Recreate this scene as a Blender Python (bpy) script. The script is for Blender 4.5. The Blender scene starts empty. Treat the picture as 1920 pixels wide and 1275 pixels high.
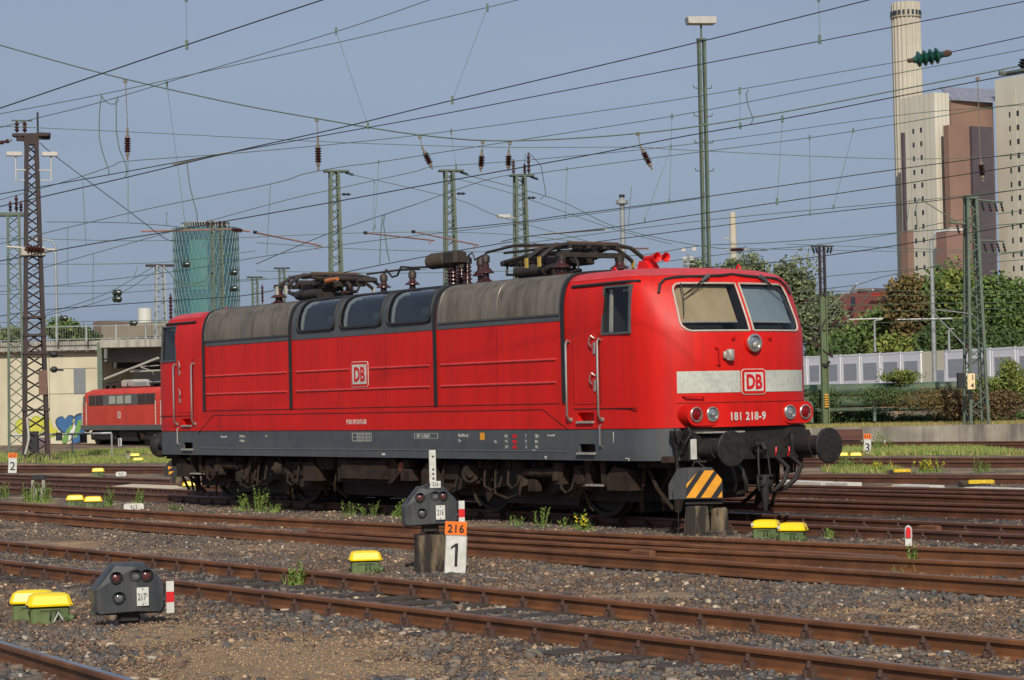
import bpy, math, random
import numpy as np
from mathutils import Vector, Matrix
random.seed(7); RNG=np.random.default_rng(7)
sc=bpy.context.scene; COL=sc.collection
R=math.radians
# ------------------------------------------------------------------ camera, sky, sun, exposure
FP,PITCH,ROLL,CAMH=4339.556,.0278893559,-.0210088815,1.665
vF=Vector((0,math.cos(PITCH),math.sin(PITCH))); vU=Vector((0,-math.sin(PITCH),math.cos(PITCH))); vR=Vector((1,0,0))
vR2=vR*math.cos(ROLL)+vU*math.sin(ROLL); vU2=-vR*math.sin(ROLL)+vU*math.cos(ROLL)
camd=bpy.data.cameras.new('camera'); cam=bpy.data.objects.new('camera',camd); COL.objects.link(cam)
M=Matrix.Identity(4)
for i in range(3): M[i][0]=vR2[i]; M[i][1]=vU2[i]; M[i][2]=-vF[i]
M[2][3]=CAMH; cam.matrix_world=M
camd.sensor_width=36; camd.lens=FP/1920*36; camd.clip_start=.5; camd.clip_end=9000
sc.camera=cam
SUN_EL,SUN_AZ=36,1          # elevation, degrees to the right of straight behind the camera
sd=Vector((math.sin(R(SUN_AZ))*math.cos(R(SUN_EL)),-math.cos(R(SUN_AZ))*math.cos(R(SUN_EL)),math.sin(R(SUN_EL))))
sl=bpy.data.lights.new('sun','SUN'); sl.energy=3.7; sl.angle=R(1.0); sl.color=(1,.93,.82)
so=bpy.data.objects.new('sun',sl); COL.objects.link(so); so.rotation_euler=sd.to_track_quat('Z','Y').to_euler()
w=bpy.data.worlds.new('World'); sc.world=w; w.use_nodes=True
nt=w.node_tree; nt.nodes.clear()
sky=nt.nodes.new('ShaderNodeTexSky'); sky.sky_type='NISHITA'; sky.sun_disc=False
sky.sun_elevation=R(SUN_EL); sky.sun_rotation=math.atan2(sd.x,sd.y); sky.air_density=1.0; sky.dust_density=2.6; sky.ozone_density=1.3
hs=nt.nodes.new('ShaderNodeHueSaturation'); hs.inputs['Saturation'].default_value=.62; hs.inputs['Value'].default_value=1.0
mx=nt.nodes.new('ShaderNodeMixRGB'); mx.inputs[0].default_value=.75; mx.inputs[2].default_value=(2.42,3.22,4.72,1)
bg=nt.nodes.new('ShaderNodeBackground'); bg.inputs[1].default_value=.1
wo=nt.nodes.new('ShaderNodeOutputWorld')
tcw=nt.nodes.new('ShaderNodeTexCoord'); nw=nt.nodes.new('ShaderNodeTexNoise'); nw.inputs['Scale'].default_value=3.0; nw.inputs['Detail'].default_value=3; mpw=nt.nodes.new('ShaderNodeMapping'); mpw.inputs['Scale'].default_value=(1,1,3.5); nt.links.new(tcw.outputs['Generated'],mpw.inputs[0]); nt.links.new(mpw.outputs[0],nw.inputs[0])
mrw=nt.nodes.new('ShaderNodeMapRange'); mrw.inputs[1].default_value=.3; mrw.inputs[2].default_value=.7; mrw.inputs[3].default_value=.96; mrw.inputs[4].default_value=1.05; nt.links.new(nw.outputs[0],mrw.inputs[0])
hs2=nt.nodes.new('ShaderNodeHueSaturation'); hs2.inputs['Saturation'].default_value=.97; nt.links.new(mrw.outputs[0],hs2.inputs['Value'])
nt.links.new(sky.outputs[0],hs.inputs['Color']); nt.links.new(hs.outputs[0],mx.inputs[1]); nt.links.new(mx.outputs[0],hs2.inputs['Color']); nt.links.new(hs2.outputs[0],bg.inputs[0]); nt.links.new(bg.outputs[0],wo.inputs[0])
sc.view_settings.view_transform='Standard'; sc.view_settings.look='None'; sc.view_settings.exposure=0.0; sc.view_settings.gamma=1
sc.render.resolution_x=1024; sc.render.resolution_y=680
# ------------------------------------------------------------------ measuring helpers (photo pixel -> place in the world)
def ray(x,y): return vF+vR2*((x-960)/FP)-vU2*((y-637.5)/FP)
def G(x,y,z=0.0):
    d=ray(x,y); return Vector((0,0,CAMH))+d*((z-CAMH)/d.z)
def P(x,y,Y):
    d=ray(x,y); return Vector((0,0,CAMH))+d*(Y/d.y)
X0,Y0,YAW=3.67710466,31.8348097,.591886618
LA=Vector((math.sin(YAW),-math.cos(YAW),0)); LN=Vector((-math.cos(YAW),-math.sin(YAW),0)); LO=Vector((X0,Y0,0))
def UVZ(u,v,z=0): return LO-LA*u+LN*v+Vector((0,0,z))
def toUV(p): q=p-LO; q.z=0; return -(q.dot(LA)),q.dot(LN)
def S(px,py,v):      # pixel on the vertical plane v of the locomotive -> (u,z)
    d=ray(px,py); c=Vector((0,0,CAMH)); t=((LO+LN*v-c).dot(LN))/d.dot(LN); q=c+d*t-LO; return -(q.dot(LA)),q.z
def FR(px,py,u=.6):
    d=ray(px,py); c=Vector((0,0,CAMH)); t=((LO-LA*u-c).dot(LA))/d.dot(LA); q=c+d*t-LO; return q.dot(LN),q.z
# ------------------------------------------------------------------ materials
MATS={}
def srgb(r,g,b):
    f=lambda c:((c/255)/12.92 if c/255<=.04045 else (((c/255)+.055)/1.055)**2.4); return (f(r),f(g),f(b),1)
def mat(name,c1,c2=None,scale=6,rough=.6,metal=0,bump=0,bscale=60,stretch=(1,1,1),lo=.35,hi=.65,spec=.5,island=None,dirt=None):
    if name in MATS: return MATS[name]
    m=bpy.data.materials.new(name); m.use_nodes=True; n=m.node_tree.nodes; L=m.node_tree.links; b=n['Principled BSDF']
    b.inputs['Roughness'].default_value=rough; b.inputs['Metallic'].default_value=metal; b.inputs['Specular IOR Level'].default_value=spec
    tc=n.new('ShaderNodeTexCoord'); mp=n.new('ShaderNodeMapping'); mp.inputs['Scale'].default_value=stretch; L.new(tc.outputs['Object'],mp.inputs[0])
    out=None
    if c2 is None: c2=tuple(c*.86 for c in c1[:3])+(1,)
    no=n.new('ShaderNodeTexNoise'); no.inputs['Scale'].default_value=scale; no.inputs['Detail'].default_value=8; no.inputs['Roughness'].default_value=.62; L.new(mp.outputs[0],no.inputs[0])
    cr=n.new('ShaderNodeValToRGB'); cr.color_ramp.elements[0].position=lo; cr.color_ramp.elements[1].position=hi
    cr.color_ramp.elements[0].color=c1; cr.color_ramp.elements[1].color=c2; L.new(no.outputs[0],cr.inputs[0]); out=cr.outputs[0]
    if island:
        ge=n.new('ShaderNodeNewGeometry'); c3=n.new('ShaderNodeValToRGB'); e=c3.color_ramp.elements
        for i,(p,c) in enumerate(island):
            if i<2: e[i].position=p; e[i].color=c
            else: q=e.new(p); q.color=c
        L.new(ge.outputs['Random Per Island'],c3.inputs[0])
        mi=n.new('ShaderNodeMixRGB'); mi.inputs[0].default_value=.75; L.new(out,mi.inputs[1]); L.new(c3.outputs[0],mi.inputs[2]); out=mi.outputs[0]
    if dirt:   # (colour, amount, stretch, scale): grime streaks of their own shape
        mp2=n.new('ShaderNodeMapping'); mp2.inputs['Scale'].default_value=dirt[2]; L.new(tc.outputs['Object'],mp2.inputs[0])
        n2=n.new('ShaderNodeTexNoise'); n2.inputs['Scale'].default_value=dirt[3]; n2.inputs['Detail'].default_value=6; L.new(mp2.outputs[0],n2.inputs[0])
        mr=n.new('ShaderNodeMapRange'); mr.inputs[1].default_value=.42; mr.inputs[2].default_value=.75; mr.inputs[4].default_value=dirt[1]; L.new(n2.outputs[0],mr.inputs[0])
        mi=n.new('ShaderNodeMixRGB'); L.new(mr.outputs[0],mi.inputs[0]); L.new(out,mi.inputs[1]); mi.inputs[2].default_value=dirt[0]; out=mi.outputs[0]
    L.new(out,b.inputs['Base Color'])
    if bump:
        nb=n.new('ShaderNodeTexNoise'); nb.inputs['Scale'].default_value=bscale; nb.inputs['Detail'].default_value=5; L.new(mp.outputs[0],nb.inputs[0])
        bp=n.new('ShaderNodeBump'); bp.inputs['Strength'].default_value=bump; bp.inputs['Distance'].default_value=.02; L.new(nb.outputs[0],bp.inputs['Height']); L.new(bp.outputs[0],b.inputs['Normal'])
    MATS[name]=m; return m
def glass(name,tint,base=.12):
    m=bpy.data.materials.new(name); m.use_nodes=True; n=m.node_tree.nodes; L=m.node_tree.links; n.clear()
    t=n.new('ShaderNodeBsdfTransparent'); t.inputs[0].default_value=tint; g=n.new('ShaderNodeBsdfGlossy'); g.inputs['Roughness'].default_value=.03
    f=n.new('ShaderNodeLayerWeight'); f.inputs[0].default_value=.5; pw=n.new('ShaderNodeMath'); pw.operation='POWER'; pw.inputs[1].default_value=4.5; L.new(f.outputs['Facing'],pw.inputs[0])
    a=n.new('ShaderNodeMath'); a.operation='ADD'; a.inputs[1].default_value=base; a.use_clamp=True; L.new(pw.outputs[0],a.inputs[0])
    x=n.new('ShaderNodeMixShader'); o=n.new('ShaderNodeOutputMaterial'); L.new(a.outputs[0],x.inputs[0]); L.new(t.outputs[0],x.inputs[1]); L.new(g.outputs[0],x.inputs[2]); L.new(x.outputs[0],o.inputs[0])
    MATS[name]=m; return m
RED=mat('red_paint',srgb(212,28,18),srgb(198,24,17),scale=1.6,rough=.46,spec=.28,bump=.015,bscale=3,stretch=(1,1,.5),dirt=(srgb(140,34,24),.34,(6,6,.35),1.2))
REDR=mat('weathered_red_roof_paint',srgb(208,48,50),srgb(196,66,66),scale=2.2,rough=.5,bump=.02,bscale=4,dirt=(srgb(120,50,50),.4,(1,1,1),3))
GREY=mat('dark_grey_paint',srgb(78,84,88),srgb(70,75,79),scale=3,rough=.5,dirt=(srgb(96,88,78),.4,(3,3,.6),1.5))
SEAM=mat('black_rubber',srgb(34,34,36),rough=.6)
GAP=mat('dark_panel_gap',srgb(60,10,12),rough=.8)
GRILLE=mat('weathered_aluminium',srgb(150,138,122),srgb(124,114,100),scale=3,rough=.36,metal=.6,stretch=(1,1,.4),dirt=(srgb(70,62,52),.55,(9,9,.5),1))
CHROME=mat('polished_metal',srgb(205,200,190),rough=.25,metal=.85)
STEEL=mat('pale_steel',srgb(188,184,172),srgb(150,146,136),scale=20,rough=.5,metal=.3)
WHITE=mat('white_paint',srgb(214,214,206),srgb(196,196,186),scale=4,rough=.5,dirt=(srgb(130,126,112),.4,(2,2,2),6))
CREAMW=mat('grey_white_reflective_film',srgb(200,203,190),srgb(184,188,176),scale=3,rough=.4,dirt=(srgb(120,124,112),.35,(2,2,2),9))
BLACK=mat('black_letter_paint',srgb(26,26,28),rough=.6)
DARK=mat('dark_cab_interior',srgb(26,29,33),rough=.8)
BLIND=mat('beige_roller_blind',srgb(168,148,116),srgb(156,134,100),scale=1.5,rough=.9,stretch=(3,3,.6))
BLINDG=mat('grey_blue_roller_blind',srgb(128,140,148),srgb(118,130,138),scale=2,rough=.9)
TRIM=mat('cream_window_rubber',srgb(188,182,168),srgb(170,164,150),scale=8,rough=.6)
GLASS=glass('window_glass',(.85,.88,.88,1),.04)
GLASSD=glass('smoked_window_glass',(.55,.6,.62,1),.10)
BOGIE=mat('brown_dusty_bogie_steel',srgb(66,53,43),srgb(38,33,30),scale=4,rough=.9,spec=.2,bump=.1,bscale=40)
BOGIED=mat('dark_greasy_steel',srgb(26,24,23),srgb(38,32,28),scale=5,rough=.7)
BUFF=mat('buffer_black_steel',srgb(30,30,31),srgb(40,38,36),scale=4,rough=.6,spec=.3,dirt=(srgb(62,56,50),.5,(3,3,3),4))
PORC=mat('brown_glazed_porcelain',srgb(74,38,34),srgb(56,32,30),scale=6,rough=.25)
ROOFG=mat('dark_roof_grey',srgb(70,70,70),srgb(56,56,58),scale=4,rough=.7)
PANT=mat('sooty_pantograph_steel',srgb(44,42,41),srgb(66,54,44),scale=6,rough=.6,metal=.2)
HORNY=mat('ochre_horn_tip',srgb(178,150,70),rough=.6)
LAMPR=mat('red_lamp_glass',srgb(130,8,14),srgb(110,6,12),rough=.12)
LAMPW=mat('clear_lamp_reflector',srgb(190,194,196),srgb(120,124,128),scale=22,rough=.15,metal=.7)
RAIL=mat('rusty_rail_steel',srgb(126,80,46),srgb(98,62,38),scale=3,rough=.62,bump=.06,bscale=90,dirt=(srgb(66,42,30),.6,(.8,.8,2),2))
RAILD=mat('dark_brown_rail_steel',srgb(104,66,46),srgb(82,52,38),scale=3,rough=.55,bump=.05,bscale=90,dirt=(srgb(60,44,40),.5,(.8,.8,2),2))
RAILT=mat('worn_rail_head',srgb(138,108,92),srgb(112,82,68),scale=5,rough=.35,metal=.35)
RAILS=mat('shiny_rail_head',srgb(150,152,160),srgb(120,118,122),scale=6,rough=.22,metal=.9)
CLIP=mat('rusty_fastening_iron',srgb(88,62,50),srgb(66,50,44),scale=14,rough=.85,bump=.2,bscale=120)
WOOD=mat('tarred_sleeper_wood',srgb(74,62,54),srgb(44,39,36),scale=4,rough=.9,stretch=(1,6,1),bump=.3,bscale=20)
CONCS=mat('pale_concrete_sleeper',srgb(196,188,170),srgb(170,162,146),scale=6,rough=.9)
CONC=mat('stained_concrete',srgb(44,39,36),srgb(124,108,84),scale=3.2,rough=.95,bump=.3,bscale=30,stretch=(2,2,.4),lo=.48,hi=.66)
CONCL=mat('light_concrete',srgb(178,172,158),srgb(150,146,136),scale=1.2,rough=.9,dirt=(srgb(88,84,76),.6,(2.5,2.5,.3),1))
SIGH=mat('signal_housing_grey',srgb(56,59,62),srgb(45,48,51),scale=4,rough=.5,dirt=(srgb(110,108,102),.3,(4,4,.6),4))
YEL=mat('yellow_lid_plastic',srgb(250,214,10),srgb(240,200,8),scale=5,rough=.38)
GRN=mat('green_box_metal',srgb(104,122,70),srgb(86,104,62),scale=6,rough=.6,dirt=(srgb(58,60,44),.5,(3,3,1),5))
ORANGE=mat('orange_sign_film',srgb(244,120,22),srgb(236,110,18),rough=.5)
SIGNR=mat('red_sign_film',srgb(214,24,26),rough=.5)
STRY=mat('amber_stripe_film',srgb(232,160,36),srgb(220,148,34),rough=.45)
MGREEN=mat('mast_green_paint',srgb(96,114,98),srgb(80,94,82),scale=2,rough=.65,dirt=(srgb(110,84,66),.4,(1,1,.5),3))
MGRN2=mat('olive_mast_paint',srgb(96,112,76),srgb(84,98,66),scale=2,rough=.65)
MBROWN=mat('rusty_brown_mast_steel',srgb(58,50,48),srgb(46,43,44),scale=1.5,rough=.8,dirt=(srgb(96,60,48),.4,(1,1,.6),2))
GALV=mat('galvanised_steel',srgb(160,164,162),srgb(142,146,144),scale=3,rough=.5,metal=.3)
WIREC=mat('dark_copper_wire',srgb(44,50,48),rough=.6)
WIREG=mat('green_patinated_wire',srgb(92,112,92),srgb(78,98,82),rough=.7)
TUBE=mat('rusty_pink_tube',srgb(158,118,104),srgb(134,98,86),scale=3,rough=.7)
LAMPB=mat('lamp_box_white',srgb(196,190,182),srgb(180,176,168),rough=.5)
INSG=mat('green_glass_insulator',srgb(34,84,70),srgb(26,66,58),scale=8,rough=.12)
DSTEEL=mat('weathered_fitting_steel',srgb(132,122,108),srgb(104,92,80),scale=14,rough=.7)
RIBP=mat('highlight_red_rib_paint',srgb(208,66,66),srgb(192,52,52),scale=4,rough=.4)  # lighter pinkish copy of the red paint; the ribs' highlight is in the colour
LEDGE=mat('lighter_grey_ledge',srgb(112,116,118),srgb(96,100,102),scale=4,rough=.6)  # lighter grey than the skirt above and below it
# ------------------------------------------------------------------ mesh collector
class MB:
    def __init__(s): s.v=[]; s.f=[]; s.mi=[]; s.xf=None; s.m=0; s.parts=[]
    def add(s,vs,fs):
        o=len(s.v); s.parts.append((o,o+len(vs),len(s.f),len(s.f)+len(fs)))
        s.v+= [tuple(s.xf(*p)) if s.xf else tuple(p) for p in vs]; s.f+=[tuple(i+o for i in f) for f in fs]; s.mi+=[s.m]*len(fs); return s
    def box(s,c,d,rz=0,taper=1.0,bev=0):
        x,y,z=[q/2 for q in d]; vs=[]
        if bev:
            b=bev; pts=[]
            ring=[(x-b,y),(x,y-b),(x,-y+b),(x-b,-y),(-x+b,-y),(-x,-y+b),(-x,y-b),(-x+b,y)]
            ring2=[(px*(1-b/x if abs(px)>=x-b-1e-9 else 1),py) for px,py in ring]
            zs=[(-z,1-b/min(x,y)*.6),(-z+b*.6,1),(z-b*.6,1),(z,1-b/min(x,y)*.6)]
            for zz,k in zs:
                kk=(1+(taper-1)*(zz+z)/(2*z))
                pts+=[(px*k*kk,py*k*kk,zz) for px,py in ring]
            fs=[tuple(range(7,-1,-1)),tuple(range(24,32))]
            for r in range(3):
                for i in range(8): fs.append((r*8+i,r*8+(i+1)%8,(r+1)*8+(i+1)%8,(r+1)*8+i))
        else:
            pts=[(sx*x*(taper if sz>0 else 1),sy*y*(taper if sz>0 else 1),sz*z) for sz in(-1,1) for sy in(-1,1) for sx in(-1,1)]
            fs=[(0,2,3,1),(4,5,7,6),(0,1,5,4),(2,6,7,3),(0,4,6,2),(1,3,7,5)]
        ca,sa=math.cos(rz),math.sin(rz)
        return s.add([(c[0]+px*ca-py*sa,c[1]+px*sa+py*ca,c[2]+pz) for px,py,pz in pts],fs)
    def cyl(s,a,b,r,r2=None,n=10,cap=True):
        r2=r if r2 is None else r2; a=Vector(a); b=Vector(b); d=(b-a).normalized(); t=d.orthogonal().normalized(); q=d.cross(t)
        vs=[]; 
        for p,rr in((a,r),(b,r2)):
            for i in range(n):
                an=2*math.pi*i/n; vs.append(p+(t*math.cos(an)+q*math.sin(an))*rr)
        fs=[(i,(i+1)%n,n+(i+1)%n,n+i) for i in range(n)]
        if cap: fs+=[tuple(range(n-1,-1,-1)),tuple(range(n,2*n))]
        return s.add(vs,fs)
    def tube(s,pts,r,n=6,cap=True):
        pts=[Vector(p) for p in pts]; N=len(pts); vs=[]; t0=None
        for i,p in enumerate(pts):
            d=(pts[min(i+1,N-1)]-pts[max(i-1,0)])
            d=d.normalized() if d.length>1e-9 else Vector((0,0,1))
            if t0 is None: t0=d.orthogonal().normalized()
            t0=(t0-d*t0.dot(d)); t0=t0.normalized() if t0.length>1e-6 else d.orthogonal().normalized()
            q=d.cross(t0); rr=r[i] if isinstance(r,(list,tuple)) else r
            for k in range(n):
                an=2*math.pi*k/n; vs.append(p+(t0*math.cos(an)+q*math.sin(an))*rr)
        fs=[(i*n+k,i*n+(k+1)%n,(i+1)*n+(k+1)%n,(i+1)*n+k) for i in range(N-1) for k in range(n)]
        if cap: fs+=[tuple(range(n-1,-1,-1)),tuple((N-1)*n+k for k in range(n))]
        return s.add(vs,fs)
    def lathe(s,o,ax,prof,n=14):
        """prof: list of (distance along axis, radius)"""
        o=Vector(o); d=Vector(ax).normalized(); t=d.orthogonal().normalized(); q=d.cross(t); vs=[]
        for h,r in prof:
            for k in range(n):
                an=2*math.pi*k/n; vs.append(o+d*h+(t*math.cos(an)+q*math.sin(an))*max(r,1e-4))
        N=len(prof)
        fs=[(i*n+k,i*n+(k+1)%n,(i+1)*n+(k+1)%n,(i+1)*n+k) for i in range(N-1) for k in range(n)]
        fs+=[tuple(range(n-1,-1,-1)),tuple((N-1)*n+k for k in range(n))]
        return s.add(vs,fs)
    def prism(s,poly,d,f):
        """poly 2D, extruded by d; f(a,b,c)->xyz, c in 0..d"""
        n=len(poly); vs=[f(a,b,0) for a,b in poly]+[f(a,b,d) for a,b in poly]
        fs=[tuple(range(n-1,-1,-1)),tuple(range(n,2*n))]+[(i,(i+1)%n,n+(i+1)%n,n+i) for i in range(n)]
        return s.add(vs,fs)
    def split(s):
        if not(2<=len(s.parts)<=40) or s.parts[-1][1]!=len(s.v) or s.parts[0][0]!=0: return None
        bb=[]
        for a,b,_,_ in s.parts:
            q=np.array([tuple(v) for v in s.v[a:b]]); e=.004; bb.append((q.min(0)-e,q.max(0)+e))
        lab=list(range(len(bb)))
        for i in range(len(bb)):
            for j in range(i):
                if (bb[i][0]<=bb[j][1]).all() and (bb[j][0]<=bb[i][1]).all():
                    a,b=lab[i],lab[j]
                    if a!=b: lab=[b if x==a else x for x in lab]
        ks=sorted(set(lab),key=lab.index)
        if not 2<=len(ks)<=12: return None
        out=[]
        for k in ks:
            n=MB()
            for i,(a,b,c,d) in enumerate(s.parts):
                if lab[i]==k:
                    o=len(n.v); n.v+=s.v[a:b]; n.f+=[tuple(x-a+o for x in f) for f in s.f[c:d]]; n.mi+=s.mi[c:d]
            out.append(n)
        return out
    def build(s,name,m,parent=None,smooth=None,recalc=True):
        if parent is not None and name!='cutter':
            q=s.split()
            if q:
                os=[n.build(name,m,parent,smooth,recalc) for n in q]; return os[0]
        me=bpy.data.meshes.new(name); me.from_pydata([tuple(v) for v in s.v],[],s.f)
        for q in (m if isinstance(m,(list,tuple)) else [m]): me.materials.append(q)
        if any(s.mi): me.polygons.foreach_set('material_index',s.mi)
        if recalc:
            import bmesh
            b=bmesh.new(); b.from_mesh(me); bmesh.ops.recalc_face_normals(b,faces=b.faces); b.to_mesh(me); b.free()
        if smooth:
            me.polygons.foreach_set('use_smooth',[True]*len(me.polygons)); me.set_sharp_from_angle(angle=R(smooth))
        me.update()
        o=bpy.data.objects.new(name,me); COL.objects.link(o)
        if parent: o.parent=parent
        return o
def tag(o,label=None,cat=None,group=None,kind=None):
    if label: o['label']=label
    if cat: o['category']=cat
    if group: o['group']=group
    if kind: o['kind']=kind
    return o
def empty(name,loc,rz,label,cat,group=None):
    o=bpy.data.objects.new(name,None); o.empty_display_size=.2; COL.objects.link(o); o.location=loc; o.rotation_euler=(0,0,rz); return tag(o,label,cat,group)
def copy_tree(o,parent=None):
    c=o.copy(); COL.objects.link(c); c.parent=parent
    for ch in o.children: copy_tree(ch,c)
    return c
def struct(name,mb,m,**k): return tag(mb.build(name,m,**k),kind='structure')
_fonts={}
def text(s,size,m,parent,origin,xdir,zdir,name='lettering',xs=1.0,off=0.0,ext=.0015,align='LEFT',track=1.0):
    """flat letters; origin = lower-left (or centre) point, xdir/zdir = reading and up directions in the parent's space"""
    cu=bpy.data.curves.new('t','FONT'); cu.body=s; cu.size=size*1.38; cu.extrude=ext; cu.offset=off; cu.align_x=align; cu.resolution_u=3; cu.space_character=track
    o=bpy.data.objects.new('t',cu); COL.objects.link(o); dg=bpy.context.evaluated_depsgraph_get(); me=bpy.data.meshes.new_from_object(o.evaluated_get(dg)); bpy.data.objects.remove(o)
    x=Vector(xdir).normalized(); z=Vector(zdir); z=(z-x*z.dot(x)).normalized(); y=x.cross(z)
    mm=Matrix.Identity(4)
    for i in range(3): mm[i][0]=x[i]*xs; mm[i][1]=z[i]; mm[i][2]=y[i]; mm[i][3]=origin[i]
    me.transform(mm); me.materials.clear(); me.materials.append(m)
    ob=bpy.data.objects.new(name,me); COL.objects.link(ob); ob.parent=parent; return ob
# ------------------------------------------------------------------ ground
def sst(a,b,x): t=min(1,max(0,(x-a)/(b-a))); return t*t*(3-2*t)
def wobble(x,y): return .012*math.sin(x*1.7+y*.6)+.010*math.sin(x*.9-y*2.1+1)+.008*math.sin(x*4.1+y*3.3)
def zg(x,y):
    z=-.155+wobble(x,y)*(1 if y<60 else .5)
    if x<-2: z-= .33*sst(96,140,y)*sst(2,8,-x)
    # raised bed behind the kerb wall, on the right
    yw=91-(x-9)*.0
    if x>-2: z+= .62*sst(90.5,91.2,y+ (0))*sst(2,4,x)*(1)
    if x>-2: z+= 1.6*sst(104,111,y)*sst(2,6,x)
    return z
def axis(segs):
    out=[]
    for a,b,st in segs:
        n=max(1,int(round((b-a)/st))); out+=[a+(b-a)*i/n for i in range(n)]
    return out+[segs[-1][1]]
xs=axis([(-3000,-300,900),(-300,-60,60),(-60,-22,4),(-22,-8,1),(-8,8,.28),(8,26,1),(26,70,4),(70,300,60),(300,3000,900)])
ys=axis([(-60,8,12),(8,14,1),(14,46,.28),(46,88,1.5),(88,94,.35),(94,116,1.2),(116,160,5),(160,400,60),(400,4500,800)])
g=MB(); nx=len(xs)
g.v=[(x,y,zg(x,y)) for y in ys for x in xs]
g.f=[(j*nx+i,j*nx+i+1,(j+1)*nx+i+1,(j+1)*nx+i) for j in range(len(ys)-1) for i in range(nx-1)]; g.mi=[0]*len(g.f)
def ground_mat():
    m=bpy.data.materials.new('ballast_ground'); m.use_nodes=True; n=m.node_tree.nodes; L=m.node_tree.links; b=n['Principled BSDF']; b.inputs['Roughness'].default_value=.95
    tc=n.new('ShaderNodeTexCoord')
    vo=n.new('ShaderNodeTexVoronoi'); vo.inputs['Scale'].default_value=22; L.new(tc.outputs['Object'],vo.inputs[0])
    cr=n.new('ShaderNodeValToRGB'); e=cr.color_ramp.elements; cols=[(0,(96,86,78)),(.3,(76,68,62)),(.5,(118,102,86)),(.62,(92,68,52)),(.8,(70,68,70)),(1,(150,134,112))]
    e[0].position=0; e[0].color=srgb(*cols[0][1]); e[1].position=1; e[1].color=srgb(*cols[-1][1])
    for p,c in cols[1:-1]: q=e.new(p); q.color=srgb(*c)
    sp=n.new('ShaderNodeSeparateColor'); L.new(vo.outputs['Color'],sp.inputs[0]); L.new(sp.outputs[0],cr.inputs[0])
    v2=n.new('ShaderNodeTexVoronoi'); v2.inputs['Scale'].default_value=95; L.new(tc.outputs['Object'],v2.inputs[0])
    sp2=n.new('ShaderNodeSeparateColor'); L.new(v2.outputs['Color'],sp2.inputs[0])
    c2=n.new('ShaderNodeValToRGB'); e=c2.color_ramp.elements; e[0].color=srgb(128,98,66); e[1].color=srgb(206,176,132); e[0].position=.1; q=e.new(.5); q.color=srgb(160,128,92); L.new(sp2.outputs[1],c2.inputs[0])
    no=n.new('ShaderNodeTexNoise'); no.inputs['Scale'].default_value=.75; no.inputs['Detail'].default_value=5; no.inputs['Roughness'].default_value=.65; L.new(tc.outputs['Object'],no.inputs[0])
    mr=n.new('ShaderNodeMapRange'); mr.inputs[1].default_value=.47; mr.inputs[2].default_value=.62; L.new(no.outputs[0],mr.inputs[0])
    mi=n.new('ShaderNodeMixRGB'); L.new(mr.outputs[0],mi.inputs[0]); L.new(cr.outputs[0],mi.inputs[1]); L.new(c2.outputs[0],mi.inputs[2])
    # rust tint patches
    n3=n.new('ShaderNodeTexNoise'); n3.inputs['Scale'].default_value=1.6; n3.inputs['Detail'].default_value=6; L.new(tc.outputs['Object'],n3.inputs[0])
    m3=n.new('ShaderNodeMapRange'); m3.inputs[1].default_value=.5; m3.inputs[2].default_value=.75; m3.inputs[4].default_value=.55; L.new(n3.outputs[0],m3.inputs[0])
    mj=n.new('ShaderNodeMixRGB'); L.new(m3.outputs[0],mj.inputs[0]); L.new(mi.outputs[0],mj.inputs[1]); mj.inputs[2].default_value=srgb(96,70,54)
    L.new(mj.outputs[0],b.inputs['Base Color'])
    bp=n.new('ShaderNodeBump'); bp.inputs['Strength'].default_value=.9; bp.inputs['Distance'].default_value=.03; L.new(vo.outputs['Distance'],bp.inputs['Height']); L.new(bp.outputs[0],b.inputs['Normal'])
    return m
GM=ground_mat()
struct('ground',g,GM,smooth=60)
# ------------------------------------------------------------------ rails
RAILPX={
'A1':[(0,1012),(480,1062),(960,1107),(1440,1153.5),(1920,1197.5)],'A2':[(0,1048),(480,1106),(960,1161),(1440,1218),(1920,1269)],
'B4':[(0,958),(320,980),(640,1003),(960,1025.5),(1280,1049),(1600,1067),(1920,1088)],
'B3':[(430,984),(640,995),(960,1012.7),(1280,1029),(1600,1041),(1920,1058)],
'B2':[(870,995),(960,1000),(1280,1019),(1530,1034)],
'B1':[(0,940),(320,960.5),(640,976),(960,992),(1280,1004.5),(1600,1020.5),(1920,1032.5)],
'C1':[(0,903),(320,917),(1280,957),(1600,971),(1920,985.8)],
'C2':[(0,913),(320,927.8),(640,941),(960,958),(1280,972.5),(1600,987),(1920,1001.7)],
'D1':[(0,888.5),(300,897.5)],'D2':[(0,894.5),(300,905)],'E1':[(0,871.7),(300,873.7)],'E2':[(0,877.0),(300,879)],
'd1':[(1440,934),(1600,938.5),(1920,947)],'d2':[(1440,942.5),(1600,947.5),(1920,957.5)],
'e1':[(1440,914),(1600,918),(1920,923)],'e2':[(1440,919),(1600,923),(1920,933)],'e0':[(1440,908),(1600,911),(1920,917.5)],
'f1':[(1440,888.6),(1600,889),(1920,890)],'f2':[(1440,892),(1600,892.8),(1920,894.2)],'g1':[(1440,858.5),(1600,858),(1920,857.5)],'g2':[(1440,864.5),(1600,865),(1920,865.5)],'h1':[(1440,829),(1600,828.5),(1920,827)],'h2':[(1440,833),(1600,833),(1920,832)]}
RAILUV={}
def railfit(k,deg=1):
    pts=[toUV(G(*p)) for p in RAILPX[k]]; u=np.array([p[0] for p in pts]); v=np.array([p[1] for p in pts])
    return np.polyfit(u,v,deg),u.min(),u.max()
HEAD=[(-.033,-.012),(-.026,0),(.026,0),(.033,-.012),(.033,-.036),(.009,-.048),(.008,-.118),(.0625,-.134),(.0625,-.147),(-.0625,-.147),(-.0625,-.134),(-.008,-.118),(-.009,-.048),(-.033,-.036)]
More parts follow.
